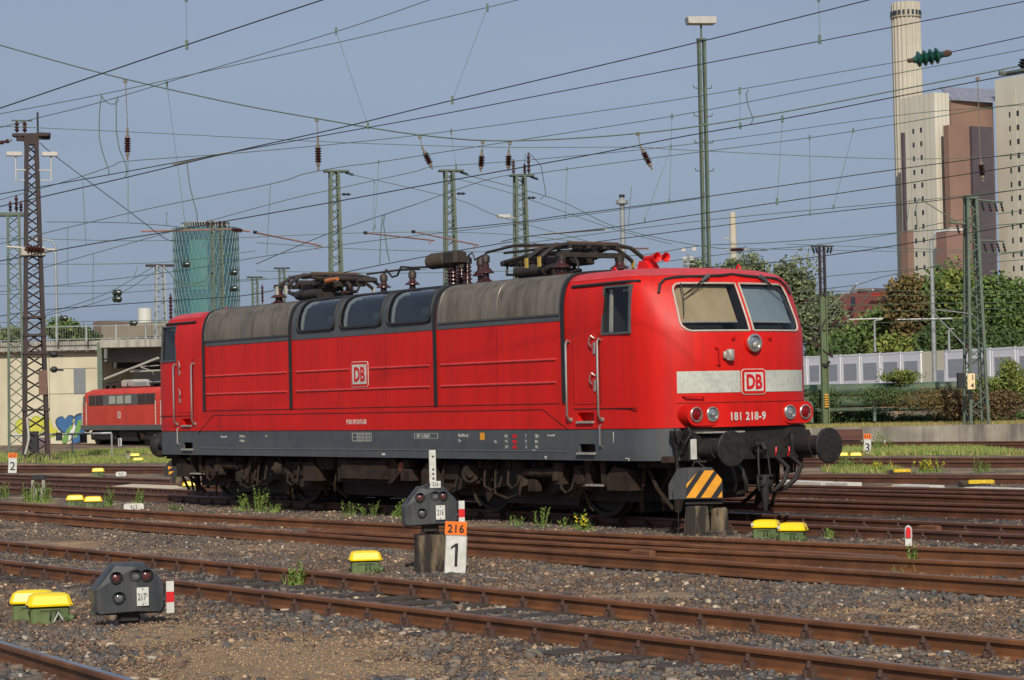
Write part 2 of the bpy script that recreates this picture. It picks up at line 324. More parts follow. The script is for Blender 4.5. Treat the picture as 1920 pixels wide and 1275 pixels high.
def rail_mesh(path,m,mtop,parent,name='rail',dz=0,prof=HEAD):
    """path: list of local (x,y)"""
    mb=MB(); n=len(prof); N=len(path)
    for i,(x,y) in enumerate(path):
        a=Vector(path[max(0,i-1)]); b=Vector(path[min(N-1,i+1)]); d=(b-a).normalized(); q=Vector((-d.y,d.x))
        mb.v+=[(x+q.x*p,y+q.y*p,h+dz) for p,h in prof]
    for i in range(N-1):
        for k in range(n):
            mb.f.append((i*n+k,i*n+(k+1)%n,(i+1)*n+(k+1)%n,(i+1)*n+k)); mb.mi.append(1 if k==1 else 0)
    mb.f+=[tuple(range(n)),tuple((N-1)*n+k for k in range(n))]; mb.mi+=[0,0]
    return mb.build(name,[m,mtop],parent)
def railpath(k,u0,u1,deg=1,step=2.5):
    c,_,_=railfit(k,deg); out=[]; n=max(1,int((u1-u0)/step))
    for i in range(n+1):
        u=u0+(u1-u0)*i/n; p=UVZ(u,float(np.polyval(c,u))); out.append((p.x,p.y))
    return out
def sleeper_parts(parent,u0,u1,vc,m,clips,half=1.25,step=.63,slope=0.0,top=-.136,vr=(.75,-.75)):
    n=int((u1-u0)/step); sl=MB(); sl.box((0,0,-.08),(.25,half*2,.16),bev=.012)
    s0=None; c0=None
    for i in range(n):
        u=u0+i*step+random.uniform(-.03,.03); v=vc+slope*(u-u0); p=UVZ(u,v,top)
        ang=math.atan2(LA.y,LA.x)+random.uniform(-.02,.02)
        if s0 is None: o=s0=sl.build('sleeper',m,parent)
        else: o=s0.copy(); COL.objects.link(o); o.parent=parent
        o.location=p; o.rotation_euler=(0,0,ang)
        if clips:
            if c0 is None:
                c0=[]
                for s in vr:
                    cb=MB(); cb.box((0,-s,-.004),(.16,.34,.016))
                    for q in(-1,1):
                        cb.box((0,-s+q*.088,.028),(.11,.045,.06),bev=.01); cb.cyl((0,-s+q*.098,.03),(0,-s+q*.098,.105),.014,n=6); cb.cyl((0,-s+q*.098,.06),(0,-s+q*.098,.082),.026,n=6); cb.cyl((0,-s+q*.13,.0),(0,-s+q*.13,.05),.018,n=6)
                    c0.append(cb.build('rail_fastening',CLIP,o))
            else:
                for x in c0: c=x.copy(); COL.objects.link(c); c.parent=o
TR='tracks of the railway yard'
def track(name,label,rails,u0,u1,m=RAIL,mt=RAILT,deg=1,sleep=None,clips=False,smat=WOOD,group=TR):
    t=empty(name,(0,0,0),0,label,'railway track',group)
    for r in rails:
        k,a,b,d=(r+(u0,u1,deg)[len(r)-1:]) if isinstance(r,tuple) else (r,u0,u1,deg)
        rail_mesh(railpath(k,a,b,d),m,mt,t)
    if sleep:
        c1=railfit(rails[0] if isinstance(rails[0],str) else rails[0][0],1)[0]; c2=railfit(rails[1] if isinstance(rails[1],str) else rails[1][0],1)[0]
        a,b=sleep; vc=(np.polyval(c1,a)+np.polyval(c2,a))/2; sp=(abs(np.polyval(c1,a)-np.polyval(c2,a)))/2
        sleeper_parts(t,a,b,vc,smat,clips,slope=float((c1[0]+c2[0])/2),vr=(sp,-sp))
    return t
track('railway_track','rusty railway track nearest the camera across the whole width, behind signal 217',['A1','A2'],-24,22,sleep=(-19.3,16),clips=True)
tb=track('railway_turnout','rusty railway turnout with four converging rails in front of the red locomotive',[('B4',-14,26,2),('B3',-12,3.9,2),('B2',-6.5,2.6,1),('B1',-16,28,2)],-14,26)
sleeper_parts(tb,-12,22,-3.2,WOOD,False,half=1.6,slope=.0)
tc_=track('railway_track','darker railway track carrying the large red locomotive',['C1','C2'],-18,36,m=RAILD,sleep=(-14,30),clips=True)
track('railway_track','brown railway track crossing just behind the locomotive, closest rail pair beyond its buffers',['d1','d2'],-16,24,m=RAILD,sleep=(-10,4),clips=False)
track('railway_track','dark brown railway junction with three rails beside the white kerb slabs',['e1','e2','e0'],-16,26,m=RAILD)
track('railway_track','brown railway track left of the locomotive tail with sandy gravel beside it',['D1','D2'],20,52,m=RAILD)
track('railway_track','brown railway track passing under the numbered board 2 on the left',['E1','E2'],26,66,m=RAILD)
track('railway_track','straight brown railway track behind the yellow flowers on the right',['f1','f2'],-6,30,m=RAILD)
track('railway_track','straight brown railway track in front of the green grass strip on the right',['g1','g2'],-4,40,m=RAILD)
track('railway_track','railway track at the foot of the grey kerb wall on the right',['h1','h2'],2,60,m=RAILD)
# foreground rail, bottom-left corner
q0=G(0,1203); q1=G(248,1275); d=(q1-q0).normalized()
t=empty('railway_track',(0,0,0),0,'shiny topped rail on pale concrete sleepers in the bottom left corner','railway track',TR)
pa=q0-d*12; pb=q1+d*9; rail_mesh([(pa.x,pa.y),(pb.x,pb.y)],RAIL,RAILS,t)
nrm=Vector((-d.y,d.x,0)); nrm=nrm if nrm.x>0 else -nrm
off=-nrm*1.505
rail_mesh([(pa.x+off.x,pa.y+off.y),(pb.x+off.x,pb.y+off.y)],RAIL,RAILS,t)
sb=MB(); sb.box((0,0,-.09),(.26,2.6,.18),bev=.03); first=None
for i in range(36):
    p=pa+d*(i*.6)-nrm*.7525
    o=sb.build('sleeper',CONCS,t) if first is None else first.copy()
    if first is None: first=o
    else: COL.objects.link(o); o.parent=t
    o.location=(p.x,p.y,-.152); o.rotation_euler=(0,0,math.atan2(d.y,d.x))
# ================================================================== LOCOMOTIVE
ang=math.atan2(LA.y,LA.x)
loco=empty('electric_locomotive',(X0,Y0,0),ang,'large red electric locomotive with dark grey skirt, white front band and lowered pantographs','locomotive')
def l(u,v,z): return (-u,-v,z)
LEN=17.94
FO=[(.58,0),(.585,.22),(.615,.5),(.68,.78),(.77,1.0),(.86,1.14),(.97,1.27),(1.1,1.37),(1.28,1.45),(1.5,1.49),(1.9,1.5)]
ZL=[(1.295,1.5,0),(1.67,1.5,0),(2.1,1.5,0),(2.62,1.5,0),(2.8,1.499,.07),(2.95,1.498,.14),(3.15,1.486,.235),(3.25,1.468,.285),(3.34,1.437,.335),(3.42,1.392,.40),(3.48,1.332,.50),(3.52,1.25,.64),(3.55,1.06,.85),(3.57,.6,1.35),(3.578,.2,1.8)]
def wgt(u,fs=.3):
    e=1.6+max(0,fs-.37)*1.6; return max(0,min(1,(e-u)/(e-.9)))
def ringpt(u,v,vm,fs): return (u+fs*wgt(u,fs), v*vm/1.5)
def halfring(vm,fs):
    return [ringpt(u,v,vm,fs) for u,v in FO]
def fullring(vm,fs):
    h=halfring(vm,fs); mid=[(u,vm) for u in (3,6.5,8.97,11.44,14.94)]
    side=h+mid+[(LEN-u,v) for u,v in reversed(h)]          # from front centre to rear centre, v>0
    return side+[(u,-v) for u,v in reversed(side[1:-1])]
def zlerp(z):
    for (z0,a0,b0),(z1,a1,b1) in zip(ZL,ZL[1:]):
        if z<=z1: t=(z-z0)/(z1-z0); return a0+(a1-a0)*t,b0+(b1-b0)*t
    return ZL[-1][1:]
mb=MB(); rings=[[(u,v,z) for u,v in fullring(vm,fs)] for z,vm,fs in ZL]; n=len(rings[0])
for r in rings: mb.v+=[l(*p) for p in r]
for i in range(len(rings)-1):
    for k in range(n): mb.f.append((i*n+k,i*n+(k+1)%n,(i+1)*n+(k+1)%n,(i+1)*n+k))
mb.f+=[tuple(range(n)),tuple((len(rings)-1)*n+k for k in range(n))]; mb.mi=[0]*len(mb.f)
shell=mb.build('body_shell',[RED,DARK],loco)
# cutters: windscreens, cab windows, middle windows, step recesses
cut=MB(); cut.m=1
def cutprism(poly,f,d): cut.prism(poly,d,f)
def wsface(v):   # windscreen outline on the raked front, (v,z)
    return None
for e in(0,1):
    U=(lambda u:u) if e==0 else (lambda u:LEN-u)
    for s in(1,-1):
        poly=[(.05*s,2.645),(.93*s,2.645),(.99*s,2.665),(1.03*s,2.72),(1.035*s,2.78),(1.0*s,3.18),(.985*s,3.24),(.94*s,3.28),(.88*s,3.29),(.05*s,3.29)]
        cut.prism(poly,1.15,lambda a,b,c,U=U:l(U(.3+c),a,b))
    for s in(1,-1):
        # cab side window
        cut.prism([(1.45,2.65),(2.06,2.65),(2.02,3.28),(1.46,3.28)],.5,lambda a,b,c,U=U,s=s:l(U(a),s*(1.62-c),b))
        # upper step recess
        cut.prism([(2.33,1.40),(2.69,1.40),(2.71,1.42),(2.71,1.51),(2.69,1.53),(2.33,1.53),(2.31,1.51),(2.31,1.42)],.22,lambda a,b,c,U=U,s=s:l(U(a),s*(1.6-c),b)); cut.mi[-10:]=[0]*10
MIDW=[(9.72,11.02),(8.17,9.52),(6.63,7.97)]
for a0,a1 in MIDW:
    for s in(1,-1):
        cut.prism([(a0+.01,2.955),(a1-.01,2.955),(a1-.01,3.538),(a0+.01,3.538)],.62,lambda a,b,c,s=s:l(a,s*(1.6-c),b))
cutter=cut.build('cutter',[RED,DARK],loco)
md=shell.modifiers.new('b','BOOLEAN'); md.object=cutter; md.operation='DIFFERENCE'; md.solver='EXACT'
dg=bpy.context.evaluated_depsgraph_get(); nm=bpy.data.meshes.new_from_object(shell.evaluated_get(dg)); shell.modifiers.clear(); shell.data=nm; nm.name='body_shell'
nm.polygons.foreach_set('use_smooth',[True]*len(nm.polygons)); nm.set_sharp_from_angle(angle=R(24))
bpy.data.objects.remove(cutter)
# --- red cab roof tint: a thin skin over each cab roof
def skin(ulo,uhi,zlo,off,m,name,front):
    zz=[z for z,_,_ in ZL if z>=zlo]; mb=MB(); rows=[]
    for z in zz:
        vm,fs=zlerp(z); h=[ringpt(u,v,vm,fs) for u,v in FO]+[(3.0,vm)]
        pts=[(u-off if i==0 else u,v) for i,(u,v) in enumerate(h)]
        row=[(u,v,z+off) for u,v in pts]; row=[(p[0]-off*.7*wgt(p[0]),-p[1]*(1+off*.6),p[2]) for p in reversed(row[1:])]+[(p[0]-off*.7*wgt(p[0]),p[1]*(1+off*.6),p[2]) for p in row]
        rows.append(row)
    n=len(rows[0])
    for r in rows: mb.v+=[l(p[0] if front else LEN-p[0],p[1],p[2]) for p in r]
    for i in range(len(rows)-1):
        for k in range(n-1): mb.f.append((i*n+k,i*n+k+1,(i+1)*n+k+1,(i+1)*n+k)); mb.mi.append(0)
    return mb.build(name,m,loco,smooth=50)
skin(0,3,3.42,.004,REDR,'cab_roof',True); skin(0,3,3.42,.004,REDR,'cab_roof',False)
# --- skirt: closed box inside, thin wrapped side strips
uf=MB(); uf.box(l(8.97,0,1.06),(15.4,2.7,.42)); uf.build('underframe',BOGIED,loco)
SK=[(.86,1.12),(.97,1.26),(1.1,1.36),(1.28,1.44),(1.5,1.48),(1.9,1.49)]
for s in(1,-1):
    path=SK+[(3.0,1.49),(8.97,1.49),(14.94,1.49)]+[(LEN-u,v) for u,v in reversed(SK)]
    sk=MB(); n=len(path)
    for u,v in path: sk.v+=[l(u,s*v,.845),l(u,s*v,1.29),l(u+.0,s*(v-.04),1.29),l(u,s*(v-.04),.845)]
    for i in range(n-1):
        for k in range(4): sk.f.append((i*4+k,i*4+(k+1)%4,(i+1)*4+(k+1)%4,(i+1)*4+k))
    sk.f+=[(0,1,2,3),tuple((n-1)*4+k for k in range(4))]; sk.mi=[0]*len(sk.f)
    so_=sk.build('skirt',[GREY,DARK],loco,recalc=True)
    ct=MB(); ct.m=1
    for U in(lambda u:u,lambda u:LEN-u):
        ct.prism([(2.33,.955),(2.69,.955),(2.71,.975),(2.71,1.06),(2.69,1.08),(2.33,1.08),(2.31,1.06),(2.31,.975)],.2,lambda a,b,c,U=U:l(U(a),s*(1.55-c),b))
    ct.mi=[0]*len(ct.mi)
    co=ct.build('cutter',[GREY,DARK],loco); md=so_.modifiers.new('b','BOOLEAN'); md.object=co; md.solver='EXACT'
    dg=bpy.context.evaluated_depsgraph_get(); nm=bpy.data.meshes.new_from_object(so_.evaluated_get(dg)); so_.modifiers.clear(); so_.data=nm; bpy.data.objects.remove(co)
    nm.polygons.foreach_set('use_smooth',[True]*len(nm.polygons)); nm.set_sharp_from_angle(angle=R(30))
    m_=MB(); m_.box(l(8.97,s*1.493,.975),(11.9,.012,.012)); m_.build('skirt_ledge',LEDGE,loco)
# step plates, door details, rods
for e in(0,1):
    U=(lambda u:u) if e==0 else (lambda u:LEN-u)
    for s in(1,-1):
        m_=MB(); m_.box(l(U(2.51),s*1.49,1.392),(.40,.10,.03)); m_.build('step_plate',STEEL,loco)
        m_=MB(); m_.box(l(U(2.51),s*1.49,.945),(.42,.10,.032)); m_.build('step_plate',STEEL,loco)
        # hanging step below the skirt
        hg=MB(); 
        for u in(2.34,2.72):
            hg.prism([(u-.07,.84),(u+.07,.84),(u+.03,.49),(u-.05,.49)],.025,lambda a,b,c:l(U(a),s*(1.32+c),b))
            hg.prism([(1.10,.84),(1.34,.84),(1.34,.49),(1.24,.49)],.02,lambda a,b,c:l(U(u+c),s*a,b))
        h=hg.build('step_hanger',BOGIE,loco); m_=MB(); m_.box(l(U(2.53),s*1.31,.485),(.40,.14,.025)); m_.build('step_tread',STEEL,h)
        # door
        dr=MB(); dr.box(l(U(2.47),s*1.5,2.20),(.62,.014,1.10),bev=0); d_=dr.build('door',RED,loco)
        d2=MB()
        for zz in(2.56,2.03):
            d2.tube([l(U(2.235),s*1.51,zz+.02),l(U(2.27),s*1.55,zz+.06),l(U(2.32),s*1.55,zz+.02),l(U(2.33),s*1.55,zz-.05),l(U(2.27),s*1.55,zz-.10)],.012,n=6)
            d2.box(l(U(2.25),s*1.515,zz-.12),(.045,.03,.17),bev=.008)
        d2.build('door_handle',CHROME,d_)
        gp=MB(); 
        for u,z0,z1 in((2.15,1.66,3.24),(2.79,1.66,3.24)): gp.box(l(U(u),s*(1.499),2.16),(.012,.012,1.0))
        gp.box(l(U(2.47),s*1.499,1.655),(.66,.014,.016)); gp.box(l(U(1.2+.85),s*1.4985,1.58),(1.5,.012,.016)) 
        gp.build('door_gap',GAP,d_)
        for u in(2.10,2.87):
            rd=MB(); z0,z1=1.44,2.57
            rd.tube([l(U(u),s*1.49,z1-.03),l(U(u),s*1.545,z1),l(U(u),s*1.575,z1-.05),l(U(u),s*1.575,z0+.06),l(U(u),s*1.545,z0),l(U(u),s*1.49,z0)],.018,n=8)
            rd.box(l(U(u),s*1.5,z0-.01),(.07,.05,.06),bev=.01); rd.build('grab_rail',CHROME,loco,smooth=40)
        rd=MB(); rd.tube([l(U(2.14),s*1.48,1.36),l(U(2.14),s*1.53,1.34),l(U(2.14),s*1.53,1.06),l(U(2.14),s*1.48,1.03)],.014,n=6); rd.build('grab_rail',CHROME if e==0 else STEEL,loco,smooth=40)
        # cab window: frame, glass, cream inner edge
        wp=[(1.45,2.65),(2.06,2.65),(2.02,3.28),(1.46,3.28)]
        def sv(u,z):
            vm,fs=zlerp(z); h=halfring(vm,fs)+[(3,vm)]
            for (u0,v0),(u1,v1) in zip(h,h[1:]):
                if u<=u1: return v0+(v1-v0)*(u-u0)/(u1-u0)
            return vm
        wv=lambda z:1.503-.058*(z-2.62)
        fr=MB(); th=.03
        inner=wp; outer=[(1.45-th,2.65-th),(2.06+th,2.65-th),(2.02+th,3.28+th),(1.46-th,3.28+th)]
        for i in range(4):
            a,b=inner[i],inner[(i+1)%4]; c,d=outer[(i+1)%4],outer[i]
            vs=[l(U(p[0]),s*(wv(p[1])+o),p[1]) for o in(-.07,.012) for p in(a,b,c,d)]
            fr.add(vs,[(0,1,2,3),(7,6,5,4),(0,4,5,1),(1,5,6,2),(2,6,7,3),(3,7,4,0)])
        f_=fr.build('cab_side_window',GREY,loco)
        gl=MB(); gl.add([l(U(p[0]),s*(wv(p[1])-.02),p[1]) for p in wp],[(0,1,2,3)]); gl.build('pane',GLASS,f_)
        gi=MB(); gi.prism([(1.96,2.66),(2.03,2.66),(1.985,3.26),(1.93,3.26)],.02,lambda a,b,c:l(U(a),s*(1.41-c),b)); gi.box(l(U(1.66),s*1.33,3.24),(.24,.02,.03)); gi.build('window_inner_edge',TRIM,f_)
        # roof gutter over door, body rubber seams
        gt=MB(); pts=[l(U(u),s*(sv(u,3.355)+.02),3.35-(.004 if u>2 else .0)) for u in(1.36,1.55,1.8,2.4,2.85)]; gt.tube(pts,.022,n=6); gt.build('gutter',SEAM,loco)
# horizontal panel grooves on lower body
for s in(1,-1):
    gp=MB()
    pts=[(2.97,1.29),(3.59,1.58),(14.32,1.58),(14.94,1.27)]
    for a,b in zip(pts,pts[1:]):
        L_=math.dist(a,b); 
        vs=[]; dx,dz=(b[0]-a[0])/L_,(b[1]-a[1])/L_; px_,pz_=-dz*.007,dx*.007
        for o in(1.495,1.503):
            vs+=[l(a[0]+px_,s*o,a[1]+pz_),l(b[0]+px_,s*o,b[1]+pz_),l(b[0]-px_,s*o,b[1]-pz_),l(a[0]-px_,s*o,a[1]-pz_)]
        gp.add(vs,[(0,1,2,3),(7,6,5,4),(0,4,5,1),(1,5,6,2),(2,6,7,3),(3,7,4,0)])
    gp.box(l(8.97,s*1.499,1.665),(11.6,.010,.013)); gp.build('panel_groove',GAP,loco)
    for a,b in((3.22,6.37),(6.70,11.10),(11.44,14.60)):
        for z in(1.975,2.31):
            if z>2.2 and a==6.70:
                segs=[(a,8.55),(9.24,b)]
            else: segs=[(a,b)]
            for a_,b_ in segs:
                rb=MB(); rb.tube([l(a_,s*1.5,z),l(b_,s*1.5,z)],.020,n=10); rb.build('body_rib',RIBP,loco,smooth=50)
for s in(1,-1):
    for u in(9.62,8.07,4.78,13.0):
        wl_=MB(); wl_.box(l(u,s*1.5005,2.26),(.016,.003,1.16)); wl_.build('weld_line',mat('weld_red',srgb(150,22,20),srgb(120,20,18),scale=6,rough=.6,lo=.3,hi=.7),loco)
# --- upper middle section: profile along (v,z)
PR=[(1.503,2.865),(1.502,2.98),(1.500,3.08),(1.488,3.19),(1.468,3.28),(1.436,3.37),(1.385,3.45),(1.315,3.508),(1.20,3.545),(.95,3.568)]
AL=[0]
for a,b in zip(PR,PR[1:]): AL.append(AL[-1]+math.dist(a,b))
def prof(sv,off):
    t=sv*AL[-1]; 
    for i in range(len(PR)-1):
        if t<=AL[i+1]+1e-9:
            k=(t-AL[i])/(AL[i+1]-AL[i]); a,b=PR[i],PR[i+1]; p=(a[0]+(b[0]-a[0])*k,a[1]+(b[1]-a[1])*k)
            # smooth normal
            def nr(j): j=max(1,min(len(PR)-2,j)); d=(PR[j+1][0]-PR[j-1][0],PR[j+1][1]-PR[j-1][1]); L_=math.hypot(*d); return (d[1]/L_,-d[0]/L_)
            n0,n1=nr(i),nr(i+1); nn=(n0[0]*(1-k)+n1[0]*k,n0[1]*(1-k)+n1[1]*k); return p[0]+nn[0]*off,p[1]+nn[1]*off
def patch(u0,u1,s0,s1,off,m,name,side,nu=2,ns=12,rib=None,parent=None,th=.02,smooth=40):
    mb=MB()
    for j in range(ns+1):
        for i in range(nu+1):
            u=u0+(u1-u0)*i/nu; o=off+(rib(u) if rib else 0)
            v,z=prof(s0+(s1-s0)*j/ns,o); mb.v.append(l(u,side*v,z))
    W=nu+1
    for j in range(ns):
        for i in range(nu): mb.f.append((j*W+i,j*W+i+1,(j+1)*W+i+1,(j+1)*W+i))
    # rim
    base=len(mb.v); bd=[(i,0) for i in range(nu+1)]+[(nu,j) for j in range(1,ns+1)]+[(i,ns) for i in range(nu-1,-1,-1)]+[(0,j) for j in range(ns-1,0,-1)]
    for i,j in bd:
        v,z=prof(s0+(s1-s0)*j/ns,off-th); mb.v.append(l(u0+(u1-u0)*i/nu,side*v,z))
    for k in range(len(bd)):
        k2=(k+1)%len(bd); mb.f.append((bd[k][1]*W+bd[k][0],bd[k2][1]*W+bd[k2][0],base+k2,base+k))
    mb.mi=[0]*len(mb.f); return mb.build(name,m,parent or loco,smooth=smooth,recalc=False)
def ribf(u,p=.05): 
    t=(u/p)%1.0; return .010*(1 if .22<t<.78 else 0) if False else .007*math.sin(2*math.pi*u/p)
for s in(1,-1):
    # grey field: strip under and pieces between, windows left open
    patch(3.07,6.47,0,1,.004,GREY,'upper_side_panel',s); patch(11.33,14.6,0,1,.004,GREY,'upper_side_panel',s)
    ws=sorted(MIDW); e_=[6.57]+[q for w_ in ws for q in w_]+[11.23]
    for i in range(0,len(e_),2): patch(e_[i],e_[i+1],0,1,.004,GREY,'upper_side_panel',s)
    for a0,a1 in ws:
        patch(a0,a1,0,.10,.004,GREY,'upper_side_panel',s,ns=2); patch(a0,a1,.93,1,.004,GREY,'upper_side_panel',s,ns=2)
        fr=MB()
        def rr(k):  # rounded frame path in (u,s)
            pts=[]; r_=.16; ru=.13
            for cx,cy,a in((a1-ru,.13+r_*.6,-90),(a1-ru,.92-r_,0),(a0+ru,.92-r_,90),(a0+ru,.13+r_*.6,180)):
                for t in range(5):
                    an=R(a+t*22.5); ry=r_*.6 if cy<.5 else r_
                    pts.append((cx+ru*math.cos(an),cy+ry*math.sin(an)))
            return pts
        pts=[]
        R_=rr(0)
        for i in range(len(R_)):
            a,b=R_[i],R_[(i+1)%len(R_)]; nn=6 if abs(a[1]-b[1])>.3 else 1
            for t in range(nn): pts.append((a[0]+(b[0]-a[0])*t/nn,a[1]+(b[1]-a[1])*t/nn))
        P3=[(lambda vz,u:l(u,s*vz[0],vz[1]))(prof(min(.99,max(.01,q[1])),.014),q[0]) for q in pts]
        fr.tube(P3+[P3[0]],.026,n=6,cap=False); f_=fr.build('skylight_window',SEAM,loco,smooth=50)
        patch(a0+.0,a1-.0,.07,.95,-.004,GLASSD,'pane',s,ns=14,parent=f_,th=.001)
        ie=MB(); q=[(lambda vz:l(a1-.09,s*vz[0],vz[1]))(prof(t,-.045)) for t in(.12,.25,.4,.55,.7,.82)]; ie.tube(q,.03,n=6); ie.build('window_inner_edge',TRIM,f_,smooth=50)
        it=MB(); it.box(l(a0+.35,s*1.12,3.12),(.34,.12,.22)); it.box(l(a0+.75,s*1.10,3.2),(.2,.1,.1)); it.box(l((a0+a1)/2,s*1.15,3.02),(1.1,.05,.03)); it.build('equipment_behind_window',GREY,f_)
    for u0,u1 in((3.13,4.76),(4.80,6.40),(11.32,12.98),(13.02,14.60)):
        patch(u0,u1,.10,.95,.014,GRILLE,'air_intake_grille',s,nu=int((u1-u0)/.0125),ns=14,rib=ribf,smooth=70)
        fr=MB()
        c=[(u0-.015,.085),(u1+.015,.085)]
        q=[(lambda vz,u:l(u,s*vz[0],vz[1]))(prof(.085,.008),u) for u in(u0-.02,u1+.02)]; fr.tube(q,.016,n=5)
        for u in(u0-.012,u1+.012):
            q=[(lambda vz:l(u,s*vz[0],vz[1]))(prof(t/10,.008)) for t in range(1,10)]; fr.tube(q,.013,n=5)
        fr.build('grille_frame',GREY,loco)
    # rubber seams from waist over the roof
    for u in(3.02,6.52,11.28,14.66):
        sm=MB(); pp=[(1.5,1.68),(1.5,2.2),(1.5,2.6)]+[prof(t/12,0) for t in range(0,13)]+[(.5,3.595)]
        n=len(pp)
        for i,(v,z) in enumerate(pp):
            a=pp[max(0,i-1)]; b=pp[min(n-1,i+1)]; d=(b[0]-a[0],b[1]-a[1]); L_=math.hypot(*d); nn=(d[1]/L_,-d[0]/L_); o=.03; wd=.035
            sm.v+=[l(u-wd,s*v,z),l(u-wd,s*(v+nn[0]*o),z+nn[1]*o),l(u+wd,s*(v+nn[0]*o),z+nn[1]*o),l(u+wd,s*v,z)]
        for i in range(n-1):
            for k in range(3): sm.f.append((i*4+k,i*4+k+1,(i+1)*4+k+1,(i+1)*4+k))
        sm.f+=[(0,1,2,3)]; sm.mi=[0]*len(sm.f); sm.build('rubber_seam',SEAM,loco,smooth=40)
rf=MB()
for u0,u1 in((3.05,14.63),):
    vs=[l(u,v,z) for u in(u0,u1) for v,z in((-.97,3.57),(-.4,3.59),(0,3.6),(.4,3.59),(.97,3.57))]
    rf.add(vs,[(i,i+1,i+6,i+5) for i in range(4)])
rf.build('roof_deck',ROOFG,loco)
for s in(1,-1):
    m_=MB(); m_.tube([l(3.05,s*1.12,3.562),l(14.63,s*1.12,3.562)],.012,n=5)
    for i in range(0,160): 
        u=3.1+i*.072
        if not(6.5<u<11.3): m_.box(l(u,s*1.12,3.57),(.03,.03,.014))
    m_.build('roof_edge_rail',SEAM,loco)
# --- front fittings (both ends)
def fsurf(v,z,o=0):
    """u of the front surface at lateral v, height z"""
    vm,fs=zlerp(z); h=halfring(vm,fs); a=abs(v)
    for (u0,v0),(u1,v1) in zip(h,h[1:]):
        if a<=v1+1e-9: return u0+(u1-u0)*(a-v0)/(v1-v0)-o
    return h[-1][0]
def fpatch(vs,zs,off,m,name,e,th=.01,parent=None,smooth=30):
    """vs,zs grids on the front"""
    mb=MB(); W=len(vs)
    for z in zs:
        for v in vs: mb.v.append(l((fsurf(v,z,off)) if e==0 else LEN-fsurf(v,z,off),v,z))
    for j in range(len(zs)-1):
        for i in range(W-1): mb.f.append((j*W+i,j*W+i+1,(j+1)*W+i+1,(j+1)*W+i))
    mb.mi=[0]*len(mb.f); return mb.build(name,m,parent or loco,smooth=smooth,recalc=False)
def lin(a,b,n): return [a+(b-a)*i/n for i in range(n+1)]
def E(e,u): return u if e==0 else LEN-u
def rrect(w,h,r,n=5):
    out=[]
    for cx,cy,a in((w/2-r,h/2-r,0),(-w/2+r,h/2-r,90),(-w/2+r,-h/2+r,180),(w/2-r,-h/2+r,270)):
        for t in range(n+1): an=R(a+90*t/n); out.append((cx+r*math.cos(an),cy+r*math.sin(an)))
    return out
def db_logo(parent,f,w=.50,h=.40,xd=None,zd=None):
    """f(a,b,c): a right, b up, c out of the surface"""
    fr=MB(); fr.prism(rrect(w,h,.06),.008,lambda a,b,c:f(a,b,c)); o=fr.build('emblem',WHITE,parent)
    r=MB(); r.prism(rrect(w-.02,h-.02,.052),.003,lambda a,b,c:f(a,b,c+.0085)); r.build('emblem_border',RED,o)
    q=MB(); q.prism(rrect(w-.10,h-.10,.012),.003,lambda a,b,c:f(a,b,c+.012)); q.build('emblem_field',WHITE,o)
    og=Vector(f(0,-h*.265,.0165)); 
    xx=Vector(f(1,0,0))-Vector(f(0,0,0)); zz=Vector(f(0,1,0))-Vector(f(0,0,0))
    text('DB',h*.56,MATS['emblem_red'],o,og,xx,zz,xs=.80*w/h*.8,off=.012,align='CENTER')
    return o
mat('emblem_red',srgb(206,20,24),rough=.5)
